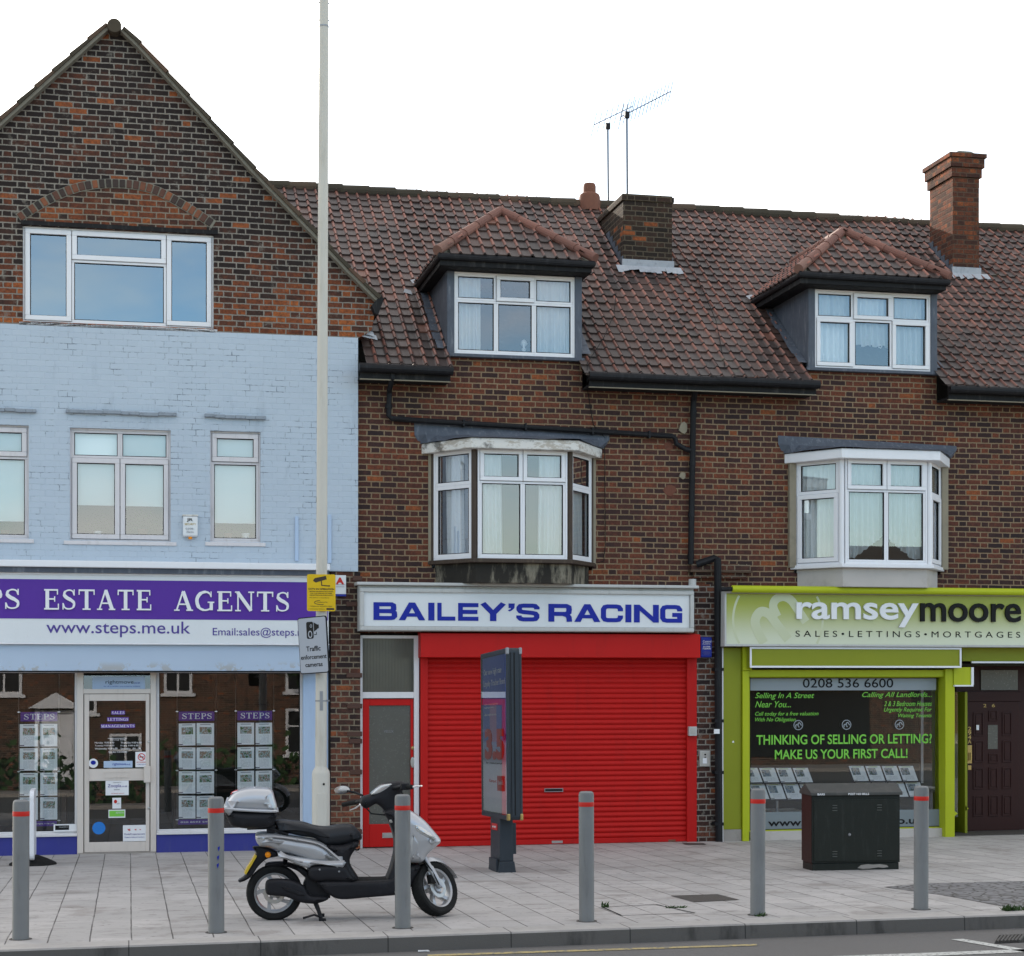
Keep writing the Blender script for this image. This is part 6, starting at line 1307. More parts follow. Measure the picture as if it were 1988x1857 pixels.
# ------------------------------------------------------------------ lamp post with its two signs
YP = -4.0; pb = at(620, 1700, YP); px = X(623, YP); gp = pz(YP)
lp = thing('lamp_post', 'tall cream painted lamp post standing behind the silver scooter', 'lamp post', (px, YP, gp))
zb = Z(620, 1492, YP); m = MB(); m.lathe([(.093, gp - .05), (.093, zb - .06), (.088, zb - .03), (.060, zb + .015), (.060, zb + .03)], (px, YP, 0), 28); m.build('post_base', 'post', lp, smooth='auto')
z1 = Z(624, 52, YP); lean = X(628.5, YP) - px
def ax(z): return px + lean * (z - zb) / (z1 - zb)
m = MB(); m.tube([(ax(zb + .02), YP, zb + .02), (ax(z1), YP, z1)], [.060, .050], 24); m.tube([(ax(z1), YP, z1 + .004), (ax(z1 + 1.3), YP, z1 + 1.3)], [.049, .046], 24); m.build('post_shaft', 'post', lp, smooth='auto')
m = MB(); m.lathe([(.0535, z1 - .006), (.0535, z1 + .010)], (ax(z1), YP, 0), 24)
for dz in (.03, .12): m.box(ax(z1) - .058, ax(z1) + .058, YP - .006, YP + .006, z1 + dz * 2, z1 + dz * 2 + .012)
m.build('joint_bolt', 'steel_dull', lp)
m = MB(); m.box(px - .05, px + .05, YP - .0945, YP - .08, gp + .5, zb - .25); m.build('access_door', 'post', lp, bevel=.006); m = MB(); m.lathe([(0, -.099), (.012, -.098), (.012, -.09)], (px + .02, YP, zb - .16), 10, 'y'); m.build('lock', 'rubber', lp)
zc = Z(620, 1361, YP); m = MB(); m.lathe([(.0625, zc - .008), (.0625, zc + .008)], (ax(zc), YP, 0), 24); m.box(ax(zc) + .055, ax(zc) + .085, YP - .015, YP + .015, zc - .008, zc + .008); m.build('strap', 'steel_dull', lp)
m = MB(); m.box(ax(zc) - .02, ax(zc) + .012, YP - .064, YP - .058, zc - .10, zc + .10); m.build('glue_stain', 'steel_dull', lp)
y = YP - .09; x0, x1, z0, z1c = X(596, y), X(651.5, y), Z(624, 1187, y), Z(624, 1115.5, y)
cs = thing('camera_sign', 'yellow sign with a security camera picture fixed to the lamp post', 'sign', ((x0 + x1) / 2, y, z0))
def rrect(x0, x1, z0, z1, r, n=5): return [(cx + r * math.cos(a), cz + r * math.sin(a)) for cx, cz, s in ((x1 - r, z1 - r, 0), (x0 + r, z1 - r, 90), (x0 + r, z0 + r, 180), (x1 - r, z0 + r, 270)) for a in [R(s + 90 * k / n) for k in range(n + 1)]]
m = MB(); m.prism(rrect(x0, x1, z0, z1c, .02), y, y + .004); m.build('sign_plate', 'yellow', cs); w, h = x1 - x0, z1c - z0; F = lambda a, b: (x0 + w * a, z0 + h * b); dk = paint('dark_sign_print', (.05, .035, .025), .45, .1)
m = MB(); m.prism([F(.21, .83), F(.27, .895), (F(.66, .96)), F(.69, .865), F(.30, .775)], y - .002, y); m.box(*[F(.24, 0)[0], F(.29, 0)[0]], y - .0026, y - .002, F(0, .80)[1], F(0, .87)[1]); ribbon(m, [F(.50, .82), F(.515, .70), F(.78, .685)], .010, y - .0022, .002, lambda q: q, lambda q: q); m.prism([F(.76, .67), F(.80, .67), F(.80, .705), F(.76, .705)], y - .003, y); m.build('camera_picture', dk, cs)
def ct(s, a, b, c, d, mat=dk, bold=0.0):
    M['_t'] = mat; return text(s, x0 + w * a, x0 + w * b, z0 + h * c, z0 + h * d, y, '_t', cs, .002, bold)
ct('CCTV IN OPERATION', .05, .95, .575, .625, bold=.025); ct('IMAGES ARE BEING RECORDED', .09, .92, .52, .545, bold=.01); ct('FOR THE PURPOSE OF CRIME', .12, .88, .47, .495, bold=.01); ct('PREVENTION AND PUBLIC SAFETY', .09, .92, .42, .445, bold=.01); ct('This scheme is controlled by', .08, .78, .35, .375)
ct('Telephone: 020 8227 3000', .10, .88, .115, .145); ct('localsecurity', .36, .72, .225, .26); m = MB(); ribbon(m, [F(.5 + .24 * math.cos(a), .235 + .055 * math.sin(a)) for a in [R(100 + 10 * k) for k in range(20)]], .006, y - .0015, .0015, lambda q: q, lambda q: q); m.build('swoosh', dk, cs)
ct('a community initiative', .05, .62, .045, .068); m = MB(); m.box(F(.68, 0)[0], F(.95, 0)[0], y - .0015, y, F(0, .035)[1], F(0, .085)[1]); m.build('dark_tab', dk, cs)
# traffic sign turned along the street
ps = at(611, 1308, YP - .14); a_s = R(-54); sw, shh = .44, .585
ts = thing('traffic_sign', 'grey traffic enforcement cameras sign turned sideways on the lamp post', 'sign', (ps.x, ps.y, ps.z), rz=a_s, local=True); ts.rotation_euler = (R(2), R(-2.5), a_s)
m = MB(); m.prism(rrect(-sw / 2, sw / 2, 0, shh, .03), 0, .012); m.build('sign_back', 'rubber', ts, local=True); m = MB(); m.prism(rrect(-sw / 2 + .010, sw / 2 - .010, .010, shh - .010, .024), -.003, .002); gsf = paint('pale_grey_sign_face', (.33, .36, .41), .4, .06); m.build('sign_face', gsf, ts)
def sgt(s, a, b, c, d): return text(s, -sw / 2 + sw * a, -sw / 2 + sw * b, shh * c, shh * d, -.003, 'black_letter', ts, .0015, .015)
sgt('Traffic', .26, .76, .395, .485); sgt('enforcement', .06, .95, .255, .335); sgt('cameras', .20, .80, .12, .175)
m = MB(); m.prism(rrect(-.085, .02, .34 + .02, .34 + .195, .02), -.0045, -.003); ribbon(m, [(.03, .40), (.065, .40), (.065, .425)], .008, -.0045, .001, lambda q: q, lambda q: q); m.prism([(.03, .43), (.085, .455), (.085, .50), (.03, .525)], -.0045, -.0035); m.box(.085, .105, -.0045, -.0035, .46, .50); m.build('camera_picture', 'black_letter', ts)
m = MB(); ribbon(m, [(-.03 + .026 * math.cos(q), .405 + .032 * math.sin(q)) for q in [6.283 * i / 24 for i in range(24)]], .012, -.006, .001, lambda q: q, lambda q: q, True); ribbon(m, [(-.012 + .014 * math.cos(q), .49 + .014 * math.sin(q)) for q in [6.283 * i / 20 for i in range(20)]], .006, -.006, .001, lambda q: q, lambda q: q, True); m.build('lens_picture', gsf, ts)
m = MB(); m.box(-.10, .16, .012, .07, .12, .15); m.box(-.10, .16, .012, .07, .44, .47); m.build('sign_bracket', 'steel_dull', ts)
# ------------------------------------------------------------------ bollards
bol = thing('bollard', 'x', 'bollard', (0, 0, 0), 'grey bollards along the kerb')
m = MB(); m.lathe([(.0645, -.05), (.0625, .004), (.0615, .01), (.0615, 1.015), (.058, 1.035), (.045, 1.045), (0, 1.048)], n=32); m.build('bollard_post', 'bollard', bol, smooth='auto'); m = MB(); m.lathe([(.0625, .925), (.0627, .926), (.0627, .96), (.0625, .961)], n=32); m.build('red_band', 'red_band', bol, smooth='auto'); m = MB(); m.lathe([(.085, -.005), (.083, .004), (.060, .005)], n=28); m.build('collar', 'cover', bol)
kids = list(bol.children); first = True
for u, v, lab in ((40, 1824, 'grey bollard beside the white flag sign at the left edge'), (420, 1811, 'grey bollard with blue paint flecks left of the scooter top box'), (782, 1802, 'grey bollard in front of the scooter leg shield'), (1139, 1789, 'grey bollard standing alone before the red shutter'), (1471, 1777, 'grey bollard left of the dark green cabinet'), (1788, 1766, 'grey bollard right of the dark green cabinet, nearest the lime post')):
    p = gnd(u, v)
    if first: b = bol; first = False
    else:
        b = bol.copy(); COL.objects.link(b)
        for k in kids: c = k.copy(); COL.objects.link(c); c.parent = b
    b.location = p; b['label'] = lab; b.rotation_euler = (R(random.uniform(-.35, .35)), R(random.uniform(-.4, .4)), random.uniform(0, 6))
    if u == 420: pbl = p
m = MB()
for dz, dxx, h_ in ((.66, .014, .030), (.59, .008, .030), (.53, .006, .030)):
    a = R(-90) + dxx * 14; q = [(pbl.x + .0655 * math.cos(a + e), pbl.y + .0655 * math.sin(a + e)) for e in (-.10, .16)]; m.face([(*q[0], pbl.z + dz), (*q[1], pbl.z + dz + .012), (*q[1], pbl.z + dz - h_ * .2), ((q[0][0] + q[1][0]) / 2, (q[0][1] + q[1][1]) / 2 - .002, pbl.z + dz - h_)])
tag(m.build('paint_fleck', 'blue_letter', at=pbl), 'three blue paint flecks on the bollard left of the scooter', 'paint mark')
# ------------------------------------------------------------------ flag sign on a rubber foot
p = gnd(64, 1679); t = thing('pavement_sign', 'white pavement sign seen edge on with a black rubber foot', 'sign', p, local=True); m = MB(); q = rrect(-.27, .27, .07, .86, .08); m.prism(q, -.024, .024, 'x'); m.build('sign_panel', 'upvc', t, bevel=.010)
m = MB(); m.lathe([(.265, 0), (.26, .02), (.16, .07), (.06, .11), (0, .115)], n=28); m.build('sign_foot', 'rubber', t, smooth='auto')
# ------------------------------------------------------------------ advertising panel
p = gnd(984, 1694); ad = thing('advertising_panel', 'tall slim dark advertising panel with a bank poster before the red shutter', 'advertising panel', p, local=True)
zA, zB = .57, 2.37; W2 = .70; TX = .082
m = MB(); m.prism([(y_ + .25, z_) for y_, z_ in rrect(-W2, W2, zA, zB, .05)], -TX + .03, TX - .03, 'x'); m.build('casing', 'ad_case', ad, bevel=.01)
for sx in (-1, 1):
    m = MB(); xx = sx * (TX - .015)
    ring(m, -W2 + .25, W2 + .25, zA, zB, .055, 0, .03); 
    for v in m.b.verts: v.co = Vector((sx * (TX - .03) + sx * v.co.y, v.co.x, v.co.z))
    m.build('door_frame', 'ad_case', ad, bevel=.010)
for zz_ in (zA, zB):
    for sx in (-1, 1):
        m = MB(); s = 1 if zz_ == zA else -1; m.box(min(sx * (TX - .03), sx * (TX + .004)), max(sx * (TX - .03), sx * (TX + .004)), -W2 + .245, -W2 + .305, min(zz_ - s * .003, zz_ + s * .07), max(zz_ - s * .003, zz_ + s * .07)); m.build('corner_cap', 'steel_dull' if s < 0 else 'brass', ad, bevel=.012)
m = MB(); m.box(-.006, .006, -W2 + .2475, -W2 + .255, zA + .05, zB - .05); m.box(-.04, -.034, -W2 + .2475, -W2 + .255, zA + .05, zB - .05); m.build('edge_groove', 'rubber', ad)
t_ = NT('bank_poster'); x, yv, _ = t_.sep(t_.uv()); c = t_.ramp(yv, [(0, (.72, .70, .72)), (.085, (.66, .64, .68)), (.10, (.76, .70, .75)), (.30, (.66, .66, .72)), (.34, (.28, .30, .40)), (.44, (.36, .42, .62)), (.46, (.11, .17, .46)), (1, (.07, .13, .42))]); red_ = t_.math('MULTIPLY', t_.math('MULTIPLY', t_.math('GREATER_THAN', x, .30), t_.math('LESS_THAN', x, .58)), t_.math('MULTIPLY', t_.math('LESS_THAN', yv, .70), t_.math('GREATER_THAN', yv, .45))); c = t_.mix(t_.math('MULTIPLY', red_, .7), c, (.52, .27, .38)); M['poster'] = t_.fin(c, .5)
xs_ = -TX + .012; ym0, ym1 = -W2 + .25 + .055, W2 + .25 - .055
m = MB(); m.face([(xs_, ym1, zA + .06), (xs_, ym0, zA + .06), (xs_, ym0, zB - .055), (xs_, ym1, zB - .055)], uv=[(0, 0), (1, 0), (1, 1), (0, 1)]); po = m.build('poster', 'poster', ad, norm=False)
PM = Matrix.Translation((xs_, ym1, 0)) @ Matrix.Rotation(R(-90), 4, 'Z'); PW = ym1 - ym0; PH = zB - zA - .115
def pt(s, a, b, c, d, mat, bold=0.0, dep=.002): return text(s, PW * a, PW * b, zA + .06 + PH * c, zA + .06 + PH * d, -.001, mat, po, dep, bold, mtx=PM)
pt('Our new high rate', .06, .80, .875, .925, 'white_letter'); pt('Loyalty Tracker Bond', .06, .93, .80, .85, 'white_letter'); pt('Available exclusively to loyal customers', .08, .66, .685, .70, 'white_letter'); pt('who already save with us', .08, .48, .665, .68, 'white_letter'); pt('call in to find out more', .08, .58, .62, .635, 'white_letter')
pt('3.5', .10, .90, .335, .535, 'red_band', .05, .006); pt('AER gross', .86, .98, .44, .52, 'blue_letter'); pt('for a limited period', .14, .80, .305, .32, 'black_letter')
m = MB(PM); m.box(PW * .60, PW * .90, -.003, -.001, zA + .06 + PH * .14, zA + .06 + PH * .235); m.build('red_square', 'red_band', po); pt('Great', .26, .56, .19, .21, 'red_band'); pt('bank', .64, .86, .18, .21, 'white_letter', 0, .005)
m = MB(); m.face([(-TX - .002, ym1, zA + .05), (-TX - .002, ym0, zA + .05), (-TX - .002, ym0, zB - .05), (-TX - .002, ym1, zB - .05)]); m.build('poster_glass', glass('poster_glass', .08, 1.3), ad)
m = MB(); m.prism([(-.075, .115), (.075, .115), (.07, zA + .03), (-.07, zA + .03)], .0, .5, 'y'); m.prism([(-.10, -.03), (.10, -.03), (.078, .115), (-.078, .115)], -.03, .53, 'y'); pln = m.build('plinth', 'ad_case', ad, bevel=.006)
m = MB(); m.box(.070, .112, .03, .43, .19, .52); m.box(-.108, -.085, .04, .43, .0, .14); m.build('service_hatch', 'ad_case', pln, bevel=.006)
m = MB(); m.box(-.0765, -.0735, .12, .42, .44, .51); st_ = m.build('plinth_sticker', 'red_band', pln); text('primesight', .02, .22, .455, .49, 0, 'white_letter', pln, .001, mtx=Matrix.Translation((-.077, .40, 0)) @ Matrix.Rotation(R(-90), 4, 'Z'))
ad.rotation_euler = (R(-2.2), 0, 0)
# ------------------------------------------------------------------ telecoms cabinet
pc = gnd(1577, 1691); pd = gnd(1745, 1688); cb_ = thing('utility_cabinet', 'dark green roadside utility cabinet with a pitched lid and peeling foot', 'cabinet', pc, rz=math.atan2(pd.y - pc.y, pd.x - pc.x), local=True)
CW = (pd - pc).length; CD = .34; CZ = .83
m = MB(); m.box(0, CW, .0, CD, -.05, .075); m.build('cabinet_plinth', 'cab', cb_, bevel=.006); m = MB(); m.box(-.008, CW + .008, -.012, CD + .01, .078, CZ - .03); m.build('cabinet_body', 'cab', cb_, bevel=.008)
m = MB(); m.box(-.012, -.0085, 0, CD, .08, CZ - .032); m.build('rust_side', 'cab_side', cb_)
m = MB(); m.prism([(-.04, CZ - .03), (CD + .03, CZ - .03), (CD + .03, CZ), (CD * .5, CZ + .09), (-.04, CZ + .002)], -.03, CW + .03, 'x'); m.build('cabinet_lid', paint('worn_grey_lid', (.075, .075, .07), .6, .4, 6, .4, (.14, .13, .12), bump=.3), cb_, bevel=.008)
M['cab_vent'] = paint('worn_vent', (.10, .105, .095), .6, .3)
for a, b in ((.012, CW - .012),):
    m = MB(); m.box(a, b, -.024, -.0125, .10, CZ - .075); d_ = m.build('cabinet_door', 'cab', cb_, bevel=.004); 
    for c_ in (CW * .25, CW * .765):
        for z in (.64, .15):
            m = MB()
            for k in range(3): m.tube([(c_ - .026, -.026, z + k * .027), (c_ + .026, -.026, z + k * .027)], .0045, 6)
            m.build('vent', 'cab_vent', d_)
m = MB(); m.lathe([(0, -.036), (.012, -.034), (.016, -.024)], (CW * .42, 0, CZ * .46), 12, 'y'); m.build('lock', 'steel_dull', cb_)
m = MB(); q = [(.52, .022), (.56, .052), (.64, .062), (.70, .056), (.78, .060), (.86, .048), (.88, .028), (.82, .020), (.76, .026), (.66, .014), (.58, .012)]; m.prism([(CW * a, z) for a, z in q], -.003, .001); m.build('peeled_paint', 'concrete', cb_)
text('BARS', .045, .125, CZ - .026, CZ - .004, -.0405, 'white_letter', cb_, .001, .02); text('POST NO BILLS', CW * .40, CW * .64, CZ - .026, CZ - .004, -.0405, 'white_letter', cb_, .001, .02)
# ------------------------------------------------------------------ scooter, heading right, on its centre stand
pr = gnd(531, 1786); pf = gnd(845, 1783)
sc = thing('motor_scooter', 'silver and black motor scooter with a top box parked on its centre stand', 'scooter', (pr.x, pr.y, pr.z + .0), rz=math.atan2(pf.y - pr.y, pf.x - pr.x) * .4, local=True)
K = (pf - pr).length / 1180.0                          # metres per reading unit along the side view
def S(a, b): return ((a - 470) * K, (1190 - b) * K)
def sp(l, n=4): return cat_rom([S(*q) for q in l], n)
def pil(name, l, hw, r, mat, n=4, parent=sc, y0=None, raw=False, flat_=False):
    m = MB(); m.pillow([S(*q) for q in l] if raw else sp(l, n), -hw if y0 is None else y0, hw, r); return m.build(name, mat, parent, smooth=True)
def wheel(name, c, rad, mtx, spokes=5):
    m = MB(mtx); m.lathe([(rad * .70, -.040), (rad * .78, -.052), (rad * .90, -.055), (rad * .965, -.046), (rad, -.022), (rad * 1.003, 0), (rad, .022), (rad * .965, .046), (rad * .90, .055), (rad * .78, .052), (rad * .70, .040)], c, 56, 'y', False)
    ty = None; w = MB(mtx); w.lathe([(rad * .66, -.034), (rad * .72, -.044), (rad * .715, -.036), (rad * .66, -.028), (rad * .64, .0), (rad * .66, .028), (rad * .715, .036), (rad * .72, .044), (rad * .66, .034), (rad * .62, .0), (rad * .66, -.034)], c, 56, 'y', False)
    w.lathe([(0, -.05), (.035, -.05), (.04, -.04), (.04, .04), (.035, .05), (0, .05)], c, 20, 'y')
    for k in range(spokes):
        a = 6.283 * k / spokes + .3; pts = []
        for f, da, ww in ((.14, 0, .034), (.40, .16, .028), (.70, .38, .036)): pts.append((f * rad, a + da, ww))
        L = [Vector((c[0] + r_ * math.cos(t) - s * w_ * math.sin(t) * .5, 0, c[2] + r_ * math.sin(t) + s * w_ * math.cos(t) * .5)) for s in (1, -1) for r_, t, w_ in (pts if s == 1 else pts[::-1])]
        w.prism([(q.x, q.z) for q in L], c[1] - .018, c[1] + .018)
    ro = w.build(name, 'silver_dk', sc, smooth='auto'); m.build('tyre', 'rubber', ro, smooth='auto')
    g = MB(mtx)
    for k in range(70):
        a = 6.283 * k / 70
        for s in (-1, 1):
            ca, sa_ = math.cos(a), math.sin(a); b = a + .05 * s; q = [Vector((c[0] + rad * 1.006 * math.cos(t), c[1] + yy, c[2] + rad * 1.006 * math.sin(t))) for t, yy in ((a, s * .008), (a + .02, s * .008), (b + .035, s * .04), (b + .012, s * .04))]
            if k % 2 == 0: g.face([(q[i].x, q[i].y, q[i].z) for i in range(4)])
    g.build('tread', 'black', ro, norm=False)
    g = MB(mtx); g.lathe([(.085, -.049), (.088, -.046), (.088, -.043), (.06, -.043), (.055, -.049), (.085, -.049)], c, 32, 'y', False); g.build('brake_disc' if name == 'front_wheel' else 'hub', 'steel', ro)
    return ro
rc_ = (S(476, 990)[0], 0, S(0, 990)[1]); rad = 203 * K
wheel('rear_wheel', rc_, rad, None)
fc = Vector((S(1650, 0)[0], 0, S(0, 985)[1])); hd_ = Vector((S(1335, 0)[0], 0, S(0, 400)[1])); axs = (hd_ - fc).normalized()
STR = Matrix.Translation(fc) @ Matrix.Rotation(R(44), 4, axs) @ Matrix.Translation(-fc)
wheel('front_wheel', tuple(fc), rad, STR)
m = MB(STR)
for s in (-1, 1): m.tube([fc + Vector((0, s * .075, 0)), fc + axs * .18 + Vector((0, s * .075, 0)), fc + axs * .19 + Vector((0, s * .075, 0)), fc + axs * .36 + Vector((0, s * .07, 0))], [.026, .026, .019, .019], 12)
m.tube([fc + Vector((0, -.10, 0)), fc + Vector((0, .10, 0))], .014, 10); m.tube([fc + axs * .36, fc + axs * .60], .03, 12); m.tube([fc + axs * .36 + Vector((0, -.08, 0)), fc + axs * .36 + Vector((0, .08, 0))], .03, 10); m.build('front_fork', 'silver_dk', sc, smooth='auto')
m = MB(STR); n = 14; arc1 = []
for k in range(n + 1):
    a = R(20 + 95 * k / n); row = []
    for j in range(7): b = -1 + 2 * j / 6; row.append(m.v((fc.x + (rad * 1.10 + .012 * (1 - b * b)) * math.cos(a), .062 * b, fc.z + (rad * 1.10 + .022 * (1 - b * b) - (.03 if abs(b) > .9 else 0)) * math.sin(a))))
    arc1.append(row)
for A, B in zip(arc1, arc1[1:]):
    for j in range(6): m.b.faces.new((A[j], A[j + 1], B[j + 1], B[j]))
m.build('front_mudguard', 'silver', sc, smooth=True)
m = MB(STR); m.tube([fc + Vector((-.03, -.09, .01)), fc + Vector((-.08, -.09, .12)), fc + axs * .33 + Vector((-.06, -.08, 0))], .006, 6); m.box(fc.x - .10, fc.x - .04, -.075, -.03, fc.z + .03, fc.z + .10); m.build('brake_hose', 'rubber', sc)
# bodywork, outlines read off the side view
pil('leg_shield', [(1272, 405), (1345, 385), (1390, 470), (1400, 600), (1398, 780), (1400, 890), (1380, 960), (1290, 925), (1322, 820), (1352, 690), (1345, 590), (1308, 480)], .155, .05, 'plastic')
pil('front_shield', [(1345, 400), (1400, 384), (1480, 408), (1565, 468), (1640, 552), (1690, 622), (1652, 668), (1592, 722), (1552, 778), (1480, 782), (1395, 765), (1368, 690), (1362, 560)], .165, .09, 'silver', 5)
pil('shield_inset', [(1474, 560), (1505, 600), (1522, 640), (1502, 712), (1474, 748), (1460, 660)], .174, .02, 'silver_dk')
pil('headlight', [(1486, 497), (1520, 500), (1575, 535), (1622, 575), (1650, 605), (1600, 602), (1545, 578), (1500, 545)], .176, .030, 'lens')
pil('lower_cowl', [(1478, 800), (1535, 800), (1520, 850), (1492, 905), (1450, 985), (1360, 1005), (1340, 900), (1400, 810)], .13, .04, 'plastic')
pil('floorboard', [(790, 905), (960, 900), (1080, 902), (1280, 900), (1345, 880), (1420, 860), (1440, 985), (1370, 1008), (1140, 1024), (960, 1034), (880, 1005), (820, 955)], .175, .03, 'plastic')
pil('floor_mat', [(800, 888), (1090, 898), (1290, 898), (1370, 880), (1372, 930), (1290, 955), (1080, 958), (900, 940)], .15, .02, 'rubber')
pil('under_seat_panel', [(850, 645), (960, 640), (1080, 612), (1078, 650), (1032, 720), (1022, 770), (1050, 830), (1088, 908), (960, 912), (840, 900), (760, 860), (735, 800), (800, 760), (900, 730)], .145, .05, 'plastic')
pil('engine_cover', [(725, 800), (800, 782), (900, 782), (985, 792), (1030, 850), (1062, 905), (960, 908), (860, 902), (780, 905), (722, 872)], .172, .04, 'plastic')
pil('side_panel', [(338, 572), (385, 550), (500, 556), (640, 580), (760, 602), (850, 642), (930, 722), (984, 778), (880, 778), (765, 772), (700, 742), (600, 706), (520, 688), (440, 655), (368, 642)], .165, .07, 'silver_dk', 5)
pil('side_panel', [(495, 688), (600, 712), (760, 738), (900, 756), (984, 779), (770, 782), (718, 804), (640, 776), (560, 736)], .172, .035, 'silver', 5)
pil('side_trim', [(345, 575), (400, 556), (520, 566), (660, 590), (770, 612), (850, 652), (925, 722), (984, 780), (930, 740), (840, 668), (760, 628), (640, 604), (500, 584), (400, 580)], .171, .02, 'silver', 5)
text('ZTPPDY', S(565, 0)[0], S(660, 0)[0], S(0, 648)[1], S(0, 628)[1], -.166, 'silver', sc, .002) if False else None
pil('tail_lamp', [(346, 562), (400, 553), (450, 566), (478, 588), (440, 604), (385, 606), (358, 588)], .168, .03, 'lens')
pil('seat', [(478, 474), (520, 461), (600, 468), (690, 480), (760, 503), (850, 514), (950, 500), (1040, 503), (1092, 548), (1112, 592), (1090, 616), (980, 640), (885, 650), (830, 632), (760, 592), (660, 576), (560, 548), (498, 522)], .135, .075, 'seat', 5)
# tail: rack, mudguard, plate, indicator
m = MB()
for s in (-1, 1): m.tube([(*S(280, 514)[:1], s * .09, S(0, 514)[1]), (S(420, 0)[0], s * .10, S(0, 510)[1]), (S(520, 0)[0], s * .11, S(0, 540)[1]), (S(575, 0)[0], s * .115, S(0, 560)[1])], .013, 8)
m.tube([(S(300, 0)[0], -.09, S(0, 513)[1]), (S(300, 0)[0], .09, S(0, 513)[1])], .012, 8); m.box(S(420, 0)[0], S(480, 0)[0], -.11, .11, S(0, 545)[1], S(0, 495)[1]); m.build('rear_rack', 'black', sc, smooth='auto')
pil('tail_mudguard', [(318, 656), (400, 655), (470, 680), (520, 715), (470, 730), (420, 742), (360, 795), (305, 872), (245, 905), (215, 902), (225, 890), (262, 862), (300, 790), (345, 700)], .065, .02, 'plastic')
m = MB(); a, b, c, d = S(338, 708), S(350, 716), S(272, 848), S(259, 838); m.prism([a, b, c, d], -.10, .10); m.build('number_plate', 'plate', sc)
m = MB(); m.lathe([(0, -.115), (.018, -.112), (.024, -.10), (.024, -.06)], (S(430, 0)[0], 0, S(0, 708)[1]), 18, 'y'); m.build('indicator', 'orange', sc, smooth='auto')
pil('rear_mudguard', [(408, 790), (440, 770), (560, 770), (680, 808), (725, 850), (700, 880), (640, 832), (545, 798), (430, 800)], .06, .02, 'plastic')
# engine, drive cover, exhaust and stand
pil('drive_cover', [(412, 905), (450, 880), (520, 878), (610, 892), (690, 935), (730, 1000), (850, 1012), (858, 1038), (770, 1064), (660, 1052), (560, 1012), (470, 1000), (418, 985)], -.075, .03, 'plastic', 4, sc, -.155)
pil('cover_rib', [(528, 930), (600, 950), (690, 990), (660, 1000), (560, 965)], -.15, .006, 'black', 4, sc, -.163)
m = MB(); m.lathe([(0, -.075), (.075, -.072), (.085, -.06), (.085, .06)], (S(760, 0)[0], 0, S(0, 945)[1]), 24, 'y'); m.box(S(700, 0)[0], S(880, 0)[0], -.10, .10, S(0, 1030)[1], S(0, 860)[1]); m.build('engine', 'black', sc, bevel=.012)
m = MB(); cyl = []
for k in range(9): m.lathe([(.018, 0), (.026, .003), (.018, .006)], (S(550 + k * 1.2, 0)[0], -.10, S(0, 778 - k * 7)[1]), 12)
m.tube([(S(556, 0)[0], -.10, S(0, 790)[1]), (S(560, 0)[0], -.10, S(0, 690)[1])], .012, 8); m.build('shock_absorber', 'black', sc)
m = MB(); m.tube([(S(620, 0)[0], .13, S(0, 985)[1]), (S(420, 0)[0], .15, S(0, 960)[1])], [.045, .055], 16); m.build('exhaust', 'black', sc, smooth='auto')
m = MB()
for s in (-1, 1): m.tube([(S(770, 0)[0], s * .10, S(0, 1060)[1]), (S(795, 0)[0], s * .12, S(0, 1120)[1]), (S(820, 0)[0], s * .15, S(0, 1190)[1] - .012)], [.018, .016, .016], 8); m.box(S(795, 0)[0], S(845, 0)[0], s * .15 - .025, s * .15 + .025, -.018, .022)
m.tube([(S(810, 0)[0], -.14, S(0, 1160)[1]), (S(760, 0)[0], -.17, S(0, 1140)[1]), (S(680, 0)[0], -.19, S(0, 1160)[1])], .009, 8); m.tube([(S(800, 0)[0], -.12, S(0, 1130)[1]), (S(800, 0)[0], .12, S(0, 1130)[1])], .014, 8); m.build('centre_stand', 'black', sc, smooth='auto')
m = MB(); ribbon(m, [S(1078 + 20 * math.cos(a), 668 + 22 * math.sin(a)) for a in [R(30 + 30 * k) for k in range(10)]], .012, -.012, .02, lambda q: q, lambda q: q); m.build('bag_hook', 'black', sc)
# handlebar: cowl, dials, bars, levers, mirrors (steered to the left)
pil('handlebar_cowl', [(1112, 300), (1180, 276), (1230, 240), (1290, 200), (1390, 186), (1432, 210), (1400, 280), (1370, 350), (1368, 420), (1290, 425), (1262, 385), (1215, 352), (1165, 378), (1128, 380), (1100, 345)], .075, .045, 'plastic', 4)
pil('dial_cluster', [(1178, 280), (1215, 240), (1265, 210), (1330, 202), (1300, 232), (1240, 268)], .078, .012, 'lens', 4)
H3 = lambda a, b, y: Vector((S(a, 0)[0], y, S(0, b)[1]))
m = MB(); m.tube([H3(1250, 305, .0), H3(1125, 335, .13), H3(1075, 352, .22)], .017, 10); m.tube([H3(1300, 250, 0), H3(1400, 215, -.16)], .017, 10); m.build('handlebar', 'black', sc)
m = MB(); m.tube([H3(1090, 348, .20), H3(990, 377, .33)], .020, 12); m.build('grip', 'rubber', sc); m = MB(); m.tube([H3(1395, 215, -.16), H3(1462, 216, -.25)], .020, 12); m.build('grip', 'rubber', sc)
m = MB(); m.tube([H3(1110, 365, .17), H3(1080, 392, .22), H3(1040, 414, .28)], [.008, .009, .006], 8); m.tube([H3(1420, 222, -.19), H3(1460, 216, -.24), H3(1532, 205, -.30)], [.008, .009, .006], 8); m.build('brake_lever', 'chrome', sc, smooth='auto')
m = MB(); m.box(*sorted((S(1385, 0)[0], S(1450, 0)[0])), -.22, -.15, S(0, 240)[1], S(0, 190)[1]); m.build('switch_block', 'black', sc, bevel=.012)
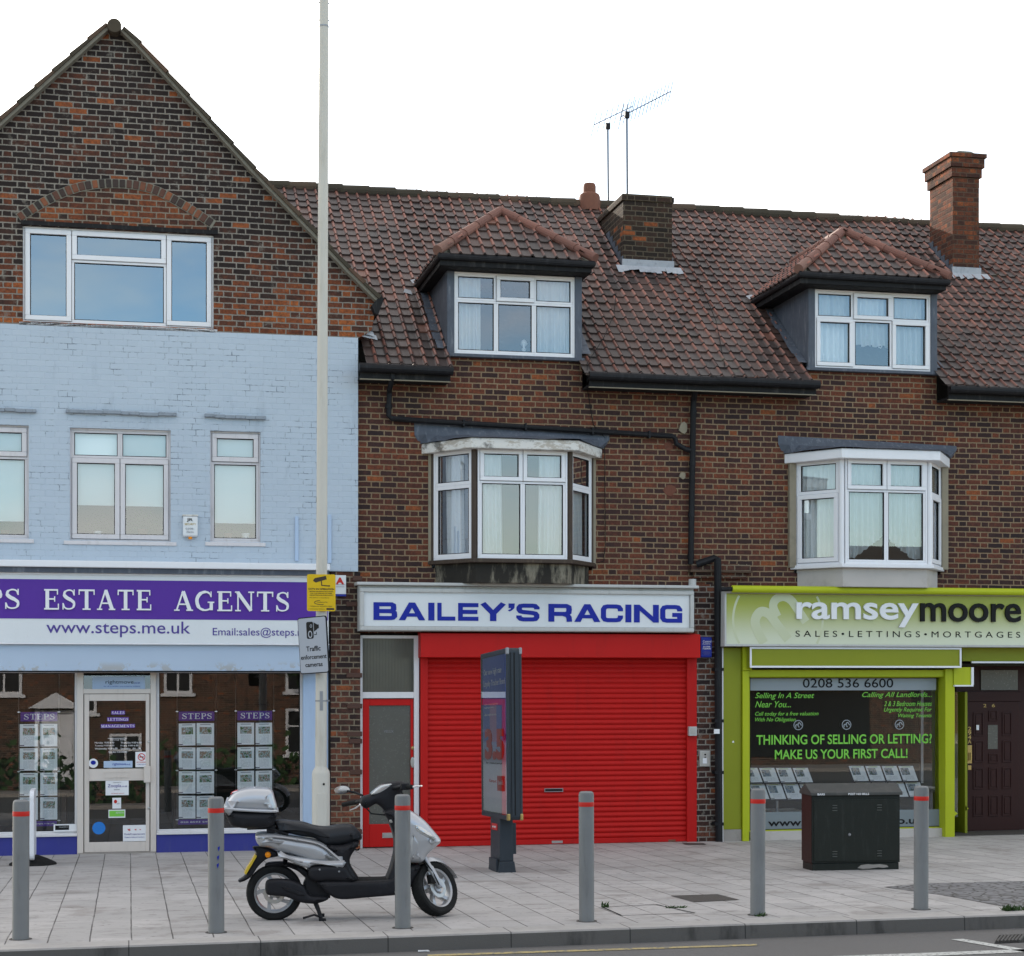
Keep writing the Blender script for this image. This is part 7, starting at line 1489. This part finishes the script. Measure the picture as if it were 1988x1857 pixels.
m = MB(); q = [H3(975, 257, .17) + Vector((.066 * math.cos(a), .028 * math.cos(a), .034 * math.sin(a))) for a in [6.283 * k / 24 for k in range(24)]]; qb = [p_ + Vector((.012, .022, 0)) for p_ in q]; m.face(q[::-1]); mr_ = m.build('mirror', 'chrome', sc, norm=False)
m = MB(); 
for i in range(24): m.face([q[i], q[(i + 1) % 24], qb[(i + 1) % 24], qb[i]])
m.face(qb); m.tube([H3(1030, 268, .18), H3(1075, 278, .17), H3(1125, 296, .10)], .010, 8); m.build('mirror_stem', 'black', mr_)
m = MB(); q = [H3(1480, 120, -.16) for k in range(3)]; m.b.free()
m = MB(); m.tube([H3(1120, 352, -.02), H3(1180, 420, -.05), H3(1285, 430, -.07)], .006, 6); m.tube([H3(1395, 250, -.12), H3(1425, 330, -.13), H3(1385, 400, -.12)], .006, 6); m.build('brake_cable', 'rubber', sc)
m = MB(); m.lathe([(0, -.148), (.014, -.147), (.016, -.14)], (S(1320, 0)[0], 0, S(0, 470)[1]), 12, 'y'); m.build('ignition_lock', 'steel', sc)
m = MB()
for a, b in ((940, 828), (800, 812), (1350, 985), (640, 596)): m.lathe([(0, -.184), (.008, -.183), (.009, -.165)], (S(a, 0)[0], 0, S(0, b)[1]), 10, 'y')
m.build('panel_screw', 'steel_dull', sc)
# top box
pil('top_box_base', [(128, 378), (300, 390), (482, 396), (480, 455), (445, 500), (300, 512), (180, 494), (142, 442)], .19, .05, 'plastic')
tb_ = pil('top_box_lid', [(118, 352), (140, 312), (195, 250), (290, 224), (400, 226), (455, 240), (478, 300), (482, 392), (300, 386), (120, 370)], .20, .075, 'silver', 5)
pil('lid_rim', [(117, 352), (300, 366), (484, 376), (484, 396), (300, 388), (118, 372)], .205, .012, 'silver', 3, tb_)
pil('lid_reflector', [(168, 262), (200, 244), (330, 222), (320, 232), (215, 252)], .06, .006, 'white_letter', 3, tb_); pil('tail_reflector', [(160, 270), (176, 252), (212, 240), (206, 250), (186, 264)], .05, .008, 'red_band', 3, tb_)
# ------------------------------------------------------------------ far side of the street (seen in the shop glass)
def far_house(name, lab, cat, x0, x1, y, h, wins, mat='brick_far', shop=None):
    t = thing(name, lab, cat, ((x0 + x1) / 2, y, RZ)); m = MB(); m.box(x0, x1, y - 8, y, RZ, h); m.build('wall', mat, t)
    m = MB(); m.prism([(y + .4, h), (y - 4, h + 1.5), (y - 8.4, h)], x0 - .003, x1 + .003, 'x'); m.build('roof', 'ridge', t)
    for a, b, c, d in wins:
        m = MB(); ring(m, a, b, c, d, .09, y + .001, y + .06); m.box((a + b) / 2 - .035, (a + b) / 2 + .035, y + .001, y + .05, c + .09, d - .09); m.box(a + .09, b - .09, y + .001, y + .045, c + (d - c) * .62 - .03, c + (d - c) * .62 + .03); m.box(a - .1, b + .1, y + .001, y + .14, c - .1, c - .002); f = m.build('window', 'upvc', t)
        m = MB(); m.face([(a + .05, y + .02, c + .05), (b - .05, y + .02, c + .05), (b - .05, y + .02, d - .05), (a + .05, y + .02, d - .05)]); m.build('pane', 'plastic', f)
    return t
yo_ = -35.5
for x0, lab, wn_ in ((-16, 'brick house across the road, left of the two', ((-13, -12, 2.95, 4.1), (-9.5, -8.6, 2.95, 4.1), (-12.8, -11.2, .9, 2.4))), (-7, 'brick house with a white pedimented door across the road', ((-4.4, -3.3, 2.95, 4.15), (-1.6, -1.0, 2.95, 4.15), (-5.4, -4.0, .8, 2.4), (1.1, 2.0, 2.9, 4.15), (-.6, .4, .9, 2.3))), (3.5, 'brick house across the road, right of the two', ((5, 6, 2.95, 4.15), (9, 10, 2.95, 4.15), (5, 6.4, .9, 2.4)))):
    t = far_house('far_house', lab, 'house', x0, x0 + (9 if x0 < -8 else 10.5 if x0 < 0 else 11), yo_, 4.55, wn_)
    if x0 == -7:
        m = MB(); m.box(-2.9, -2.75, yo_ + .001, yo_ + .2, .1, 2.5); m.box(-1.75, -1.6, yo_ + .001, yo_ + .2, .1, 2.5); m.prism([(-3.1, 2.5), (-1.4, 2.5), (-2.25, 3.0)], yo_ + .001, yo_ + .5); m.box(-2.74, -1.76, yo_ + .001, yo_ + .05, .1, 2.45); m.build('door', 'upvc', t)
t = far_house('far_shop', 'brick shop with a yellow fascia across the road', 'shop', 15.5, 34, yo_, 5.2, [(x, x + 1.1, 3.8, 4.8) for x in (17.5, 20, 22.5, 25, 28, 31)])
m = MB(); m.box(17, 25.5, yo_ + .001, yo_ + .35, 2.5, 3.5); m.build('fascia', 'yellow', t); m = MB(); m.box(17.2, 25.3, yo_ + .001, yo_ + .08, .2, 2.4); m.build('shop_window', 'plastic', t); text('got', 21.5, 23.5, 2.65, 3.35, -(yo_ + .36), 'red_band', t, .02, .03, mtx=Matrix.Scale(-1, 4, (0, 1, 0)))
m = MB(); m.prism([(yo_ + .01, 3.5), (yo_ + 1.3, 2.6), (yo_ + 1.3, 2.5), (yo_ + .01, 3.3)], 26.5, 33, 'x'); m.build('awning', 'steel_dull', t)
m = MB(); rr = random.Random(5)
for i in range(2600):
    c = Vector((rr.uniform(-16, 14), yo_ + 3 + rr.gauss(0, .3), RZ + abs(rr.gauss(.5, .45)))); e = Vector((rr.uniform(-1, 1), rr.uniform(-1, 1), rr.uniform(-1, 1))) * .13; f = Vector((e.y, -e.z, e.x)); m.face([c - e, c + f, c + e, c - f])
tag(m.build('hedge', 'leaf', norm=False), 'low green garden hedge before the houses across the road', 'hedge')
t = thing('tree', 'leafy street tree across the road', 'tree', (5.5, -30, RZ)); m = MB(); m.tube([(5.5, -30, RZ), (5.55, -30, 2.5), (5.4, -30.1, 5)], [.22, .18, .10], 10); m.tube([(5.5, -30, 2.6), (4.6, -30.2, 4.6)], [.09, .05], 8); m.tube([(5.5, -30, 3), (6.6, -29.8, 4.8)], [.09, .05], 8); m.build('trunk', 'dark_wood', t); m = MB()
for i in range(3200):
    q = Vector((rr.gauss(0, 1), rr.gauss(0, 1), rr.gauss(0, .8))); c = Vector((5.6, -30, 4.7)) + q * .75; e = Vector((rr.uniform(-1, 1), rr.uniform(-1, 1), rr.uniform(-1, 1))) * .12; f = Vector((e.y, -e.z, e.x)); m.face([c - e, c + f, c + e, c - f])
m.build('crown', 'leaf', t, norm=False)
